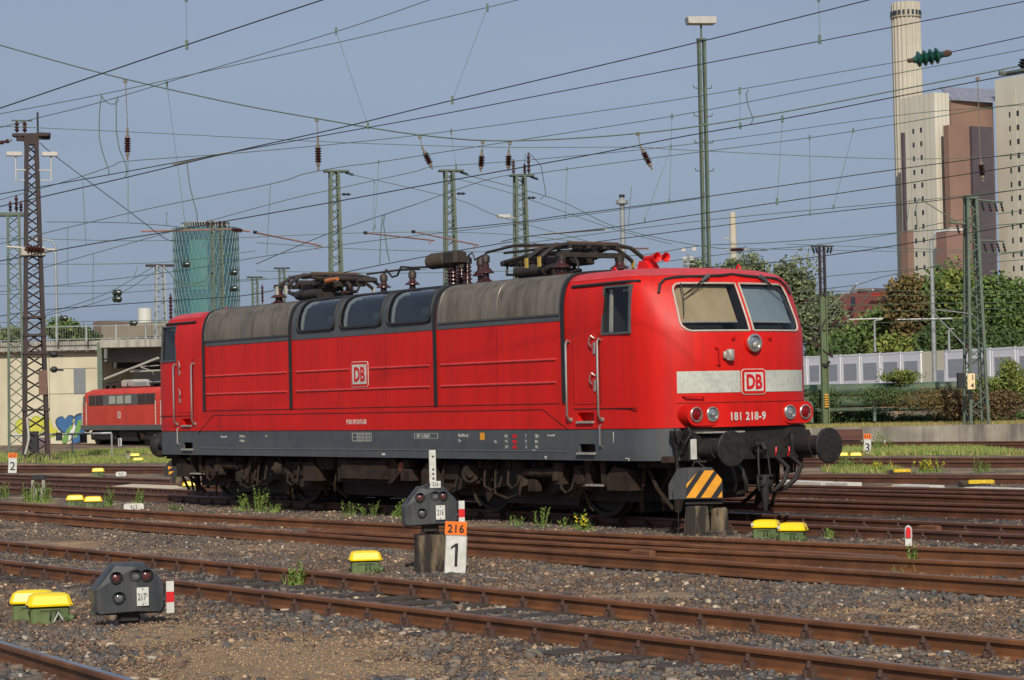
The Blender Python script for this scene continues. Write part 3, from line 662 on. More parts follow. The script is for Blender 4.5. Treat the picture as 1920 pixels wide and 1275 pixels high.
for e in(0,1):
    ev=1 if e==0 else -1
    for s in(1,-1):
        # windscreen frame (cream), glass and blind
        ol=[(.035,2.63),(.94,2.63),(1.0,2.65),(1.045,2.70),(1.055,2.77),(1.015,3.2),(.995,3.26),(.95,3.295),(.89,3.305),(.035,3.305)]
        ring=[]
        for i in range(len(ol)):
            a,b=ol[i],ol[(i+1)%len(ol)]; nn=8 if i in(0,8,4,9) else 2
            for t in range(nn): ring.append((a[0]+(b[0]-a[0])*t/nn,a[1]+(b[1]-a[1])*t/nn))
        fr=MB(); p3=[l(E(e,fsurf(v,z,.004)),s*v,z) for v,z in ring]; fr.tube(p3+[p3[0]],.015,n=6,cap=False); f_=fr.build('windscreen',TRIM,loco,smooth=50)
        gm=MB(); cols=lin(.04,1.02,7)
        for j,z in enumerate(lin(2.64,3.295,4)):
            for v in cols:
                k=(z-2.64)/.655; vv=min(v,1.045-.045*k); gm.v.append(l(E(e,fsurf(vv,z,-.012)),s*vv,z))
        W=len(cols)
        for j in range(4):
            for i in range(W-1): gm.f.append((j*W+i,j*W+i+1,(j+1)*W+i+1,(j+1)*W+i)); gm.mi.append(0)
        gm.build('pane',GLASS,f_,recalc=False)
        bl=MB(); cs=lin(.14,.99,5)
        for z in(2.76,3.27):
            for v in cs: bl.v.append(l(E(e,fsurf(v,z,-.09)),s*v,z))
        for i in range(5): bl.f.append((i,i+1,7+i,6+i)); bl.mi.append(0)
        left=(s*ev>0)
        bl.build('roller_blind',BLIND if left else BLINDG,f_,recalc=False)
        br=MB(); br.tube([l(E(e,fsurf(v,2.76,-.085)),s*v,2.755) for v in cs],.012,n=5); br.box(l(E(e,1.25),s*.55,2.70),(.3,.9,.05)); br.build('blind_bar',STEEL,f_)
        # wiper
        wp=MB(); a=(.50 if left else .52,3.39); pz=(1.0,3.1); b0=Vector(l(E(e,fsurf(a[0],a[1],.06)),s*a[0],a[1])); p1=Vector(l(E(e,fsurf(.93,3.13,.05)),s*.93,3.13))
        wp.tube([b0,p1],.010,n=5); b1_=b0+Vector((0,.03*s,-.05)); wp.tube([b1_,p1],.007,n=5)
        m0=Vector(l(E(e,fsurf(.90,3.3,.035)),s*.90,3.31)); m1=Vector(l(E(e,fsurf(.99,2.9,.035)),s*.985,2.86)); wp.tube([m0,p1,m1],.008,n=5)
        wo_=wp.build('windscreen_wiper',SEAM,loco); w2=MB(); dd=(p1-b0).normalized(); w2.cyl(b0-dd*.05,b0+dd*.12,.032,.022,n=8); w2.build('wiper_motor',GREY,wo_,smooth=50)
        # white band
        vb=lin(.23 if left else .2,1.135,10); fpatch([s*v for v in vb],lin(1.772,2.072,2),.006,CREAMW,'white_band',e)
        # lamp pod
        c0=(.86*s,1.475); pod=MB(); pp=[]
        for cx,a in((.130,-90),(-.150,90)):
            for t in range(9): an=R(a+22.5*t); pp.append((cx*s+.15*math.cos(an)*s,.155*math.sin(an)))
        def pf(a,b,c): 
            v=c0[0]+a*1; return l(E(e,fsurf(c0[0]-.15*s,1.475)+.22-c-abs(v)*.0),v,c0[1]+b)
        pod.prism(pp,.25,pf); po=pod.build('lamp_pod',RED,loco,smooth=40)
        for vv,mm,nm_ in((.70,LAMPW,'headlight'),(.985,LAMPR,'tail_light')):
            fu=E(e,fsurf(c0[0]-.15*s,1.475)-.03); ax=l(-1 if e==0 else 1,0,0)
            hl=MB(); hl.lathe(l(fu,s*vv,1.475),ax,[(-.03,.106),(.018,.106),(.026,.098),(.026,.088),(.012,.082),(-.02,.08)],n=24); h=hl.build(nm_,CHROME,po,smooth=40)
            gl=MB(); gl.lathe(l(fu,s*vv,1.475),ax,[(-.01,.088),(.008,.084),(.016,.06),(.02,.03),(.021,.001)],n=20); gl.build('lens',mm,h,smooth=60)
            if nm_=='headlight':
                g2=MB(); g2.cyl(l(fu-.004*(1 if e==0 else -1),s*vv,1.475),l(fu-.03*(1 if e==0 else -1),s*vv,1.475),.03,.012,n=10); g2.build('bulb',STEEL,h)
    # upper headlight
    fu=E(e,fsurf(0,2.46)-.03); ax=l(-1 if e==0 else 1,0,0)
    hl=MB(); hl.lathe(l(fu,0,2.455),ax,[(-.05,.15),(0,.135)],n=24); rg=hl.build('headlight',RED,loco,smooth=40)
    h2=MB(); h2.lathe(l(fu,0,2.455),ax,[(0,.128),(.035,.128),(.042,.118),(.042,.102),(.02,.10)],n=24); h2.build('headlight_ring',CHROME,rg,smooth=40)
    g2=MB(); g2.lathe(l(fu,0,2.455),ax,[(.0,.10),(.02,.097),(.032,.06),(.037,.001)],n=20); g2.build('lens',LAMPW,rg,smooth=60); g3=MB(); g3.lathe(l(E(e,E(e,fu)-.034),-.01,2.43),ax,[(0,.045),(.012,.03),(.016,.001)],n=10); g3.build('bulb',STEEL,rg,smooth=50)
    # gutter over the windscreens
    gp=[(1.20,3.17),(1.14,3.30),(1.05,3.37),(.9,3.395),(.5,3.405),(.2,3.42),(0,3.44)]; gp=gp+[(-v,z) for v,z in reversed(gp[:-1])]
    gt=MB(); gt.tube([l(E(e,fsurf(v,z,.02)),v,z) for v,z in gp],.021,n=6); gt.build('windscreen_gutter',SEAM,loco,smooth=50)
    # emblem
    db_logo(loco,lambda a,b,c:l(E(e,fsurf(.22,1.92)-.004-c-.006),-a*ev,1.915+b),w=.44,h=.36)
    text('181 218-9',.112,WHITE,loco,l(E(e,fsurf(0,1.4)-.006),.44*ev,1.385),Vector(l(0,-1,0))*ev,(0,0,1),xs=.92,off=.004,track=1.12)
    # handrails and fittings on the nose
    hr=MB(); hr.tube([l(E(e,fsurf(.62,2.4)),.62*ev,2.40),l(E(e,fsurf(.62,2.4)-.06),.60*ev,2.39),l(E(e,fsurf(.62,2.4)-.06),.58*ev,2.17),l(E(e,fsurf(.62,2.4)),.6*ev,2.15)],.012,n=6); hr.build('nose_grab_handle',RED,loco,smooth=50)
    hr=MB(); hr.tube([l(E(e,fsurf(1.05,1.73)),1.08*ev,1.735),l(E(e,fsurf(1.05,1.73)-.07),1.06*ev,1.73),l(E(e,fsurf(.8,1.73)-.07),.84*ev,1.73),l(E(e,fsurf(.8,1.73)),.82*ev,1.735)],.014,n=6); hr.build('nose_grab_handle',RED,loco,smooth=50)
    hb=MB(); hb.box(l(E(e,fsurf(.4,2.3)-.05),.42*ev,2.29),(.09,.11,.16),bev=.02); hb.box(l(E(e,fsurf(.4,2.3)-.02),.49*ev,2.29),(.05,.05,.1),bev=.01); hb.build('cable_socket_box',STEEL,loco,smooth=50)
    hk=MB()
    for v in(.34,-.32): hk.tube([l(E(e,fsurf(v,2.55)),v,2.53),l(E(e,fsurf(v,2.55)-.05),v,2.53),l(E(e,fsurf(v,2.55)-.06),v,2.56)],.010,n=5); hk.lathe(l(E(e,fsurf(v,2.5)),v,2.52),l(-1 if e==0 else 1,0,0),[(0,.022),(.03,.02)],n=8)
    hk.build('lifting_hook',RED,loco)
    nl=MB(); vv=lin(-1.14,1.14,14); nl.tube([l(E(e,fsurf(v,1.635,.001)),v,1.635) for v in vv],.006,n=4); nl.build('panel_groove',GAP,loco)
    # buffer beam, buffers
    bb=MB(); bb.box(l(E(e,.78),0,1.03),(.26,2.2,.40),bev=.02); bb.box(l(E(e,.72),-.02,.98),(.28,.95,.30),bev=.02); 
    for v in(-.62,-.46,-.3,.3,.5): 
        for z in(.9,1.0,1.1): bb.cyl(l(E(e,.655),v,z),l(E(e,.63),v,z),.014,n=6)
    beam=bb.build('buffer_beam',BUFF,loco,smooth=40)
    dk=MB(); dk.box(l(E(e,.95),0,1.245),(.5,2.1,.08)); dk.build('nose_underside',BOGIED,loco)
    for s in(1,-1):
        bf=MB(); ax=l(-1 if e==0 else 1,0,0); o=l(E(e,.64),s*.875,1.005)
        bf.lathe(o,ax,[(0,.19),(.03,.19),(.035,.15),(.10,.145),(.34,.14),(.345,.115),(.56,.105),(.58,.13),(.60,.245),(.625,.248),(.64,.235),(.648,.0)],n=32)
        bf.box(l(E(e,.62),s*.875,1.005),(.04,.38,.38),bev=.03); bf.build('buffer',BUFF,loco,smooth=40)
    wm=MB(); wm.box(l(E(e,.585),1.08*ev,1.0),(.03,.10,.28),bev=.008); wm.build('white_corner_plate',WHITE,loco)
    sh=MB(); sh.box(l(E(e,.60),.62*ev,1.225),(.26,.72,.02)); sh.build('shunter_step',STEEL,loco)
    # draw hook and screw coupling
    dh=MB(); dh.cyl(l(E(e,.62),0,1.0),l(E(e,.48),0,1.0),.075,.09,n=12); dh.tube([l(E(e,.5),0,1.02),l(E(e,.40),0,1.05),l(E(e,.36),0,.98),l(E(e,.40),0,.93),l(E(e,.46),0,.94)],.035,n=8)
    for s in(1,-1): dh.tube([l(E(e,.44),s*.05,1.0),l(E(e,.40),s*.09,.85),l(E(e,.38),s*.10,.62)],.016,n=6); dh.cyl(l(E(e,.46),s*.10,1.04),l(E(e,.46),s*.04,1.04),.04,n=8)
    dh.cyl(l(E(e,.38),-.14,.60),l(E(e,.38),.14,.60),.022,n=8); dh.cyl(l(E(e,.38),-.05,.60),l(E(e,.36),.02,.43),.03,.045,n=8); dh.box(l(E(e,.37),.0,.50),(.12,.20,.10),bev=.02); dh.tube([l(E(e,.38),.12,.6),l(E(e,.36),.14,.5),l(E(e,.38),.10,.40)],.02,n=6); dh.lathe(l(E(e,.36),.02,.62),(0,0,-1),[(0,.03),(.08,.055),(.28,.06),(.50,.03)],n=8)
    dh.build('screw_coupling',BOGIED,loco,smooth=50)
    for v0,v1,dz in((.42,.30,0),(.60,.50,.03),(-.42,-.22,0),(-.66,-.40,.02)):
        hp=MB(); hp.tube([l(E(e,.62),v0,.84+dz),l(E(e,.52),v0,.80+dz),l(E(e,.40),v0-.03,.70+dz),l(E(e,.35),(v0+v1)/2,.52+dz),l(E(e,.42),v1,.40+dz),l(E(e,.55),v1+.08,.37+dz)],[.03,.034,.034,.034,.032,.034],n=8)
        hp.cyl(l(E(e,.55),v1+.08,.37+dz),l(E(e,.62),v1+.13,.42+dz),.04,.03,n=8); hp.cyl(l(E(e,.66),v0,.86+dz),l(E(e,.54),v0,.82+dz),.042,.036,n=8); ho=hp.build('brake_hose',BOGIED,loco,smooth=60)
        if v0<0: rc=MB(); rc.tube([l(E(e,.60),v0+.04,.86),l(E(e,.56),v0+.05,.93),l(E(e,.58),v0+.03,.99)],.013,n=6); rc.build('red_cock_handle',SIGNR,ho)
    # multi-pin cable beside the near buffer
    cb=MB(); v0=1.22; cb.lathe(l(E(e,.78),v0*ev,1.26),(0,0,-1),[(0,.09),(.06,.10),(.14,.06),(.18,.055),(.24,.05),(.26,.035),(.36,.03)],n=12)
    cb.tube([l(E(e,.66),(v0+.12)*ev,1.30),l(E(e,.62),(v0+.12)*ev,1.20),l(E(e,.6),v0*ev,1.08),l(E(e,.62),(v0-.12)*ev,1.20),l(E(e,.66),(v0-.12)*ev,1.30)],.016,n=6)
    cb.tube([l(E(e,.78),v0*ev,.92),l(E(e,.78),v0*ev,.7),l(E(e,.76),(v0-.02)*ev,.55),l(E(e,.72),(v0-.12)*ev,.42),l(E(e,.7),(v0-.3)*ev,.40)],.026,n=8); cb.build('jumper_cable',BUFF,loco,smooth=50)
    # rail guards + lower gear
    for s in(1,-1):
        rg=MB(); rg.box(l(E(e,1.2),s*.95,.80),(.5,.5,.1)); rg.prism([(1.2,.84),(1.36,.84),(1.45,.3),(1.5,.12),(1.36,.1),(1.28,.3)],.05,lambda a,b,c:l(E(e,a),s*(.72+c),b)); rg.tube([l(E(e,1.25),s*.95,.7),l(E(e,1.5),s*.95,.4),l(E(e,1.5),s*.9,.14)],.025,n=6)
        rg.tube([l(E(e,1.0),s*1.1,.82),l(E(e,1.02),s*1.1,.62),l(E(e,1.15),s*1.08,.6),l(E(e,1.15),s*1.08,.8)],.018,n=6); rg.box(l(E(e,1.1),s*1.05,.72),(.1,.1,.2))
        rg.box(l(E(e,.9),s*1.28,.86),(.22,.10,.10),bev=.02)
        rg.build('rail_guard',BOGIE,loco)
# side lettering
def sx(s): return Vector(l(-1,0,0)) if s>0 else Vector(l(1,0,0))
for s in(1,-1):
    us=(lambda u:u) if s>0 else (lambda u:LEN-u)
    db_logo(loco,lambda a,b,c:l(us(8.895)-a*s if True else 0,s*(1.502+c),2.22+b),w=.56,h=.425)
    def T(st,u,z,h,m=WHITE,v=1.5025,**k): text(st,h,m,loco,l(us(u),s*v,z),sx(s),(0,0,1),**k)
    T('91 80 6 181 218-9 D-DB',9.38,1.395,.082,xs=.58,off=.0015)
    T('2',15.72,1.13,.15,xs=.6,v=1.492 if 0 else 1.4835); T('1',1.90,1.10,.16,xs=.6,v=1.4925)
    for st,u,z,h in(('Bh Dortmund Bbf',14.05,1.17,.035),('|-17,94 m-|',13.3,1.17,.05),('+ 13,00 m +',13.3,1.09,.045),('R  G',12.3,1.18,.04),('REV  3  L 03.06.11',7.15,1.17,.055),('KE-GPR-E mZ',5.92,1.18,.05),('70 t',5.92,1.10,.045),('120 t',4.92,1.09,.04),('R+E',4.62,1.17,.05),('P+E',4.62,1.09,.05),('G+E',4.62,1.01,.05),('P',3.97+.1,1.17,.05),('R',4.07,1.09,.05),('G',4.07,1.01,.05),('120 t',3.82,1.17,.05),('83 t',3.82,1.09,.05),('70 t',3.82,1.01,.05),('2 x 16 t',3.9,.93+.06-.02,.03),('E Dortmund Bbf',3.5,1.19,.03)): T(st,u,z,h,v=1.4925,xs=.7)
    bx=MB(); W_=.62; x0=9.21
    for u0,u1,z0,z1 in((x0,x0-W_,1.24,1.248),(x0,x0-W_,1.11,1.118),(x0,x0-W_,1.175,1.18),(x0,x0-.008,1.11,1.248),(x0-W_,x0-W_-.008,1.11,1.248),(x0-.16,x0-.166,1.11,1.248),(7.22,6.52,1.155,1.160),(7.22,6.52,1.235,1.24),(7.22,7.214,1.155,1.24),(6.526,6.52,1.155,1.24)):
        bx.box(l(us((u0+u1)/2),s*1.4925,(z0+z1)/2),(abs(u0-u1),.003,z1-z0))
    for i in range(9): bx.box(l(us(x0-.2-i*.046),s*1.4925,1.18),(.004,.003,.13))
    bx.build('white_marking_frame',WHITE,loco)
    yb=MB(); yb.box(l(us(5.24),s*1.4925,1.19),(.12,.004,.11)); yb.build('yellow_marking',STRY,loco)
    rm=MB(); 
    for z in(1.19,1.11,1.03): rm.box(l(us(4.36),s*1.4925,z),(.10,.004,.05))
    rm.build('red_marking',SIGNR,loco)
    wt=MB(); wt.prism([(3.59,.90),(3.51,.90),(3.55,.85)],.003,lambda a,b,c:l(us(a),s*(1.4915+c),b)); wt.box(l(us(8.2),s*1.4925,.90),(.1,.004,.035)); wt.box(l(us(1.55),s*1.4925,.88),(.1,.004,.014)); wt.box(l(us(1.52),s*1.4925,.865),(.02,.004,.04)); wt.build('white_marking',WHITE,loco)
# --- running gear
for bc,e in((4.47,0),(13.47,1)):
    U=(lambda u:u) if e==0 else (lambda u:LEN-u)
    bg_=MB()
    for s in(1,-1):
        bg_.prism([(1.9,.78),(7.0,.78),(7.0,.55),(6.3,.36),(5.2,.42),(4.9,.30),(4.0,.30),(3.7,.42),(2.6,.36),(1.9,.55)],.12,lambda a,b,c:l(U(a),s*(.98+c),b))
    bg_.box(l(U(4.47),0,.52),(5.0,1.9,.56)); bg_.box(l(U(4.47),0,.22),(4.2,1.2,.3)); bg_.box(l(U(4.47),0,.3),(1.9,1.86,.3))
    bf_=bg_.build('bogie_frame',BOGIED,loco)
    for ax in(2.97,5.97):
        wh=MB()
        for s in(1,-1): wh.lathe(l(U(ax),s*.70,.625),l(0,s,0),[(0,.655),(.03,.65),(.035,.63),(.13,.622),(.135,.56),(.09,.54),(.08,.2),(.14,.16),(.16,.0)],n=40)
        wh.cyl(l(U(ax),-.7,.625),l(U(ax),.7,.625),.09,n=12); wh.build('wheelset',BOGIED,loco,smooth=40)
        for s in(1,-1):
            ab=MB(); ab.box(l(U(ax),s*1.17,.60),(.42,.24,.36),bev=.06); ab.cyl(l(U(ax),s*1.28,.60),l(U(ax),s*1.33,.60),.14,.11,n=14)
            for q in(-.36,.36):
                for k in range(5): ab.cyl(l(U(ax+q),s*1.12,.50+k*.055),l(U(ax+q),s*1.12,.535+k*.055),.075,n=10)
                ab.cyl(l(U(ax+q),s*1.12,.40),l(U(ax+q),s*1.12,.80),.045,n=8)
            ab.build('axle_box',BOGIE,bf_,smooth=40)
            tri=MB(); tri.box(l(U(ax+.05),s*1.1,.45),(.3,.1,.12)); tri.prism([(ax+.1,.50),(ax+.75,.50),(ax+.35,.20)] if ax<4 else [(ax-.1,.45),(ax-.6,.45),(ax-.25,.15)],.05,lambda a,b,c:l(U(a),s*(1.05+c),b)); tri.tube([l(U(ax+.1),s*1.15,.42),l(U(ax+.0),s*1.15,.2),l(U(ax-.05),s*1.1,.1)],.022,n=6); tri.build('brake_hanger',BOGIE,bf_)
    for s in(1,-1):
        for uc in(1.97,7.0):
            sb_=MB(); sb_.prism([(uc-.24,.72),(uc+.10,.76),(uc+.26,.62),(uc+.26,.42),(uc-.24,.42)] ,.34,lambda a,b,c:l(U(a),s*(1.02+c),b)); sb_.build('sand_box',BOGIE,bf_)
        for uc in(1.6,7.1):
            sp=MB(); sp.box(l(U(uc-.05),s*1.17,.78),(.22,.14,.08)); sp.tube([l(U(uc),s*1.15,.8),l(U(uc+.05),s*1.15,.5),l(U(uc+.3),s*1.0,.25),l(U(uc+.42),s*.9,.12)],.03,n=6); sp.tube([l(U(uc-.1),s*1.2,.8),l(U(uc-.2),s*1.1,.45),l(U(uc-.3),s*.9,.15)],.03,n=6); sp.build('sand_pipe',BOGIE,bf_)
        dp=MB(); dp.cyl(l(U(3.55),s*1.28,.66),l(U(4.2),s*1.28,.64),.075,n=12); dp.cyl(l(U(4.2),s*1.28,.64),l(U(4.4),s*1.28,.64),.055,n=10); dp.box(l(U(3.48),s*1.26,.64),(.24,.2,.36),bev=.04); dp.cyl(l(U(3.48),s*1.37,.66),l(U(3.48),s*1.37,.54),.06,n=10); dp.build('yaw_damper',BOGIE,bf_,smooth=40)
        cy=MB(); cy.cyl(l(U(4.72),s*1.12,.84),l(U(4.42),s*1.22,.38),.13,.15,n=16); cy.box(l(U(4.78),s*1.2,.78),(.3,.2,.12),bev=.03); cy.box(l(U(4.2),s*1.25,.45),(.26,.12,.2),bev=.03); cy.build('bolster_spring',BOGIE,bf_,smooth=40)
        dc=MB(); dc.cyl(l(U(5.93),s*1.26,.62),l(U(5.8),s*1.36,.61),.15,.14,n=18); dc.cyl(l(U(5.9),s*1.36,.62),l(U(5.75),s*1.40,.61),.06,n=10); dc.box(l(U(6.5),s*1.2,.62),(.5,.2,.28),bev=.05); dc.prism([(6.9,.72),(6.3,.74),(6.1,.4),(6.5,.3),(6.9,.35)],.1,lambda a,b,c:l(U(a),s*(1.15+c),b)); dc.build('axle_end_drive',BOGIE,bf_,smooth=40)
        for a,b,lo_ in((3.35,3.05,.36),(5.4,4.95,.36),(4.75,4.45,.40),(6.6,6.2,.33),(5.1,4.4,.25)):
            ho=MB(); ho.tube([l(U(a),s*1.3,.80),l(U(a),s*1.36,.6),l(U(a-.02),s*1.38,lo_+.07),l(U((a+b)/2),s*1.38,lo_),l(U(b+.02),s*1.38,lo_+.07),l(U(b),s*1.34,.58)],.02,n=6); ho.build('air_hose',BOGIE,bf_,smooth=50)
        for u in(3.9,4.1,5.3,5.6,6.8): ho=MB(); ho.tube([l(U(u+.06),s*1.22,.84),l(U(u+.06),s*1.25,.5)],.014,n=5); ho.box(l(U(u+.1),s*1.2,.75),(.14,.14,.14),bev=.03); ho.build('brake_valve',BOGIE,bf_,smooth=50)
for s in(1,-1):
    tb=MB(); tb.prism([(8.1,.84),(9.97,.84),(9.97,.42),(8.2,.42),(7.9,.6)],.5,lambda a,b,c:l(a if s>0 else LEN-a,s*(.85+c),b)); o=tb.build('transformer_box',BOGIE,loco)
    t2=MB(); t2.box(l(9.05 if s>0 else LEN-9.05,s*1.37,.62),(1.5,.03,.26),bev=0); t2.box(l(9.05 if s>0 else LEN-9.05,s*1.39,.50),(1.6,.06,.03)); t2.box(l(9.05 if s>0 else LEN-9.05,s*1.38,.76),(1.6,.05,.03)); t2.build('box_cover',BOGIE,o)
    t3=MB(); U=(lambda u:u) if s>0 else (lambda u:LEN-u); t3.cyl(l(U(7.93),s*1.25,.70),l(U(7.9),s*1.34,.70),.085,.07,n=14); t3.build('orange_air_cap',mat('faded_orange_red',srgb(150,74,52),rough=.7),o,smooth=40)
    t4=MB(); t4.box(l(U(7.75),s*1.25,.74),(.18,.2,.14),bev=.02); t4.box(l(U(7.72),s*1.28,.56),(.32,.2,.20),bev=.02); t4.box(l(U(10.5),s*1.15,.72),(.6,.3,.2)); t4.tube([l(U(10.2),s*1.2,.8),l(U(10.25),s*1.25,.4),l(U(10.35),s*1.2,.25)],.02,n=6); t4.build('valve_box',BOGIE,o,smooth=40)
mid=MB(); mid.box(l(8.97,0,.52),(3.4,1.7,.7)); mid.box(l(8.97,0,.7),(15.2,1.5,.4)); mid.build('transformer_tank',BOGIED,loco)
# --- roof equipment
def insul(mb,p,h,r,n=3,core=.05,top=.06):
    pr=[(0,r*1.05),(.02,r*.9)]
    for i in range(n):
        z0=.03+(h-.06)*i/n; z1=.03+(h-.06)*(i+1)/n; k=1-.25*i/max(1,n)
        pr+=[(z0+.005,r*k),(z0+.02,r*k*.96),(z0+(z1-z0)*.55,core*1.15),(z1-.002,core)]
    pr+=[(h-.03,core)]
    mb.lathe(p,(0,0,1),pr,n=20)
def cap(mb,p,h,r): mb.lathe(p,(0,0,1),[(0,r),(h*.7,r),(h,r*.6)],n=12)
def ri(px,py,v,h,r,n=3,c=.07,name='roof_insulator'):
    u,z=S(px,py,v); z=3.585 if abs(v)<.5 else 3.575
    m_=MB(); insul(m_,l(u,v,z-.02),h,r,n); o=m_.build(name,PORC,loco,smooth=35); m2=MB(); cap(m2,l(u,v,z-.02+h-.03),.12,c); m2.build('metal_cap',PANT,o,smooth=40); return u,z+h+.06
# pantograph (front): frame on four insulators
def panto(ub,dirn,copper=False,ho_=.1,al=2.2):
    zb=3.93; zt=4.03; q=lambda k:ub+k*dirn
    fr=MB(); fr.box(l(ub,0,zb),(.09,1.28,.08),bev=.01)
    for v in(-.27,.27): fr.tube([l(ub,v,zb),l(q(al*.72),v*.8,zb-.03)],.035,n=6)
    fr.box(l(q(.55),0,zb-.05),(.5,.62,.14),bev=.03); fr.box(l(q(al*.72),0,zb-.04),(.1,.6,.08))
    o=fr.build('pantograph',PANT,loco)
    for u,v in((ub,-.55),(ub,.55),(q(al*.72),0)):
        m_=MB(); insul(m_,l(u,v,3.57),.31,.178,2,core=.065); k=m_.build('roof_insulator',PORC,loco,smooth=35); m2=MB(); cap(m2,l(u,v,3.85),.10,.075); m2.build('metal_cap',PANT,k,smooth=40)
    a=MB(); a.tube([l(ub,0,zb+.05),l(q(al*.5),0,zb+.09),l(q(al),0,zt-.10)],.05,n=8)
    for v in(-.34,.34): a.tube([l(q(al),v*.4,zt-.08),l(q(al*.55),v*.8,zt-.02),l(q(ho_),v*1.5,zt+.03)],[.038,.034,.028],n=6)
    a.tube([l(q(al-.03),-.2,zt-.1),l(q(al-.03),.2,zt-.1)],.045,n=6); a.cyl(l(q(.35),-.36,zb+.03),l(q(.35),.36,zb+.03),.075,n=12); a.cyl(l(q(.75),-.3,zb-.02),l(q(.75),.3,zb-.02),.06,n=12)
    a.tube([l(q(al-.05),.1,zt-.12),l(q(al-.1),.15,3.75),l(q(al*.72),.1,3.72)],.022,n=6); a.build('pantograph_arm',PANT,o,smooth=50)
    h=MB()
    for du in(-.17,.17):
        u=q(ho_)+du
        h.tube([l(u,-1.0,zb-.06),l(u,-.88,zb+.02),l(u,-.72,zt+.02),l(u,-.5,zt+.055),l(u,.5,zt+.055),l(u,.72,zt+.02),l(u,.88,zb+.02),l(u,1.0,zb-.06)],.034,n=6)
    for v in(-.45,-.2,.1,.45): h.box(l(q(ho_),v,zt+.02),(.4,.07,.05))
    for v in(-.3,.0,.25): h.tube([l(q(ho_)-.12,v,zt),l(q(ho_)+.05,v+.03,zb+.06)],.025,n=5)
    h.build('collector_head',PANT,o,smooth=40)
    st=MB()
    for du in(-.17,.17): st.box(l(q(ho_)+du,0,zt+.09),(.045,.95,.025))
    st.build('carbon_strip',mat('rusty_strip',srgb(112,76,52),srgb(84,60,48),rough=.7),o)
    ht=MB()
    for du in(-.17,.17):
        for s in(1,-1): ht.box(l(q(ho_)+du,s*1.01,zb-.12),(.06,.03,.15))
    ht.build('horn_tip',HORNY if not copper else TRIM,o)
    if copper: c=MB(); c.cyl(l(q(1.35),.3,zb+.03),l(q(1.75),.3,zb+.05),.05,.035,n=10); c.build('copper_damper',mat('copper_orange',srgb(186,110,62),rough=.5),o,smooth=50)
    cs=MB(); cs.box(l(q(.95),.1,3.68),(.8,.7,.18),bev=.03); cs.cyl(l(q(.55),.45,3.74),l(q(1.35),.45,3.74),.085,n=12); cs.cyl(l(q(.55),.45,3.74),l(q(.15),.45,3.82),.06,.02,n=10)
    for v in(-.3,.3): cs.tube([l(q(.9),v,3.72),l(q(.8),v,3.93)],.03,n=6)
    cs.build('pantograph_drive',PANT,o,smooth=40)
    return o
panto(4.38,1); panto(13.45,-1,True,ho_=.95,al=2.3)
# insulators between
for px,v,h,r,n in((719.8,.45,.30,.15,2),(773.7,.45,.30,.15,2),(527.7,.45,.32,.14,3),(911.8,.45,.42,.16,2),(902,0.1,.42,.16,2)):
    if px!=527.7: ri(px,545,v,h,r,n)
for px,v,h,r,n in((850.3,.45,.42,.11,6),(877,.2,.46,.09,6),(866,.0,.42,.11,6),(846,0,.40,.11,6)): ri(px,538,v,h,r,n,c=.08,name='switch_insulator')
sw=MB(); u,z=S(860,498,.45)
sw.box(l(u+.12,.45,3.585+.50),(.42,.26,.22),bev=.05); so2=sw.build('main_switch',PANT,loco,smooth=30)
s2=MB(); s2.lathe(l(u+.3,.45,4.07),l(1,0,0),[(0,.10)]+[q for i in range(9) for q in((.03+i*.055,.135),(.05+i*.055,.135),(.052+i*.055,.105),(.08+i*.055,.105))]+[(.56,.12)],n=18); s2.build('arc_chamber',mat('ribbed_brown_chamber',srgb(74,64,50),srgb(56,50,42),rough=.7),so2,smooth=30)
bs=MB(); z_=3.585+.36
bs.tube([l(10.4,.45,z_+.04),l(9.2,.45,z_+.05),l(8.66,.45,z_+.02)],.018,n=6)
bs.tube([l(S(719,500,.45)[0],.45,z_),l(S(724,500,.45)[0],.45,z_+.08),l(S(735,500,.45)[0],.45,z_-.06),l(S(745,500,.45)[0],.45,z_-.04),l(S(752,500,.45)[0],.45,z_+.10),l(S(774,500,.45)[0],.45,z_+.06),l(S(845,500,.45)[0],.45,z_+.02)],.018,n=6)
u1=S(912,500,.45)[0]; bs.tube([l(S(877,480,.2)[0],.2,4.12),l(S(886,480,.3)[0],.3,4.16),l(S(890,480,.3)[0],.3,4.03),l(S(900,480,.3)[0],.35,4.05),l(u1,.45,4.09)],.014,n=6)
bs.tube([l(u1,.45,4.11),l(u1-.9,.5,4.16),l(4.3,.5,4.08)],.022,n=6); bs.tube([l(u1,.1,4.11),l(4.4,.1,4.1)],.022,n=6); bs.tube([l(4.4,.3,3.9),l(4.1,.45,3.80),l(4.0,.5,3.68),l(4.3,.55,3.62)],.02,n=6)
bs.build('roof_busbar',PANT,loco,smooth=50)
# horns + lifting eyes
for e in(0,1):
    if e==0:
        hu=S(1245,498,.35)[0]; hm=MB(); hm.prism([(hu-.02,3.55),(hu+.32,3.55),(hu+.24,3.70),(hu+.10,3.70)],.20,lambda a,b,c:l(a,.42+c,b)); hm.cyl(l(hu+.2,.53,3.73),l(hu-.0,.53,3.73),.04,n=10)
        ho=hm.build('horn',SIGNR,loco,smooth=40)
        for v in(.44,.28):
            t_=MB(); t_.lathe(l(hu+.2,v+.1,3.74),l(-1,0,0),[(0,.03),(.10,.032),(.2,.042),(.28,.06),(.30,.072),(.295,.062),(.18,.03)],n=16); t_.build('trumpet',SIGNR,ho,smooth=50)
    ey=MB()
    for u,v in((2.75,.75),(1.75,-.75)):
        ey=MB(); u_=E(e,u); ey.tube([l(u_-.045,v,3.54),l(u_-.035,v,3.60),l(u_,v,3.625),l(u_+.035,v,3.60),l(u_+.045,v,3.54)],.016,n=6); ey.build('lifting_eye',SIGNR,loco,smooth=50)
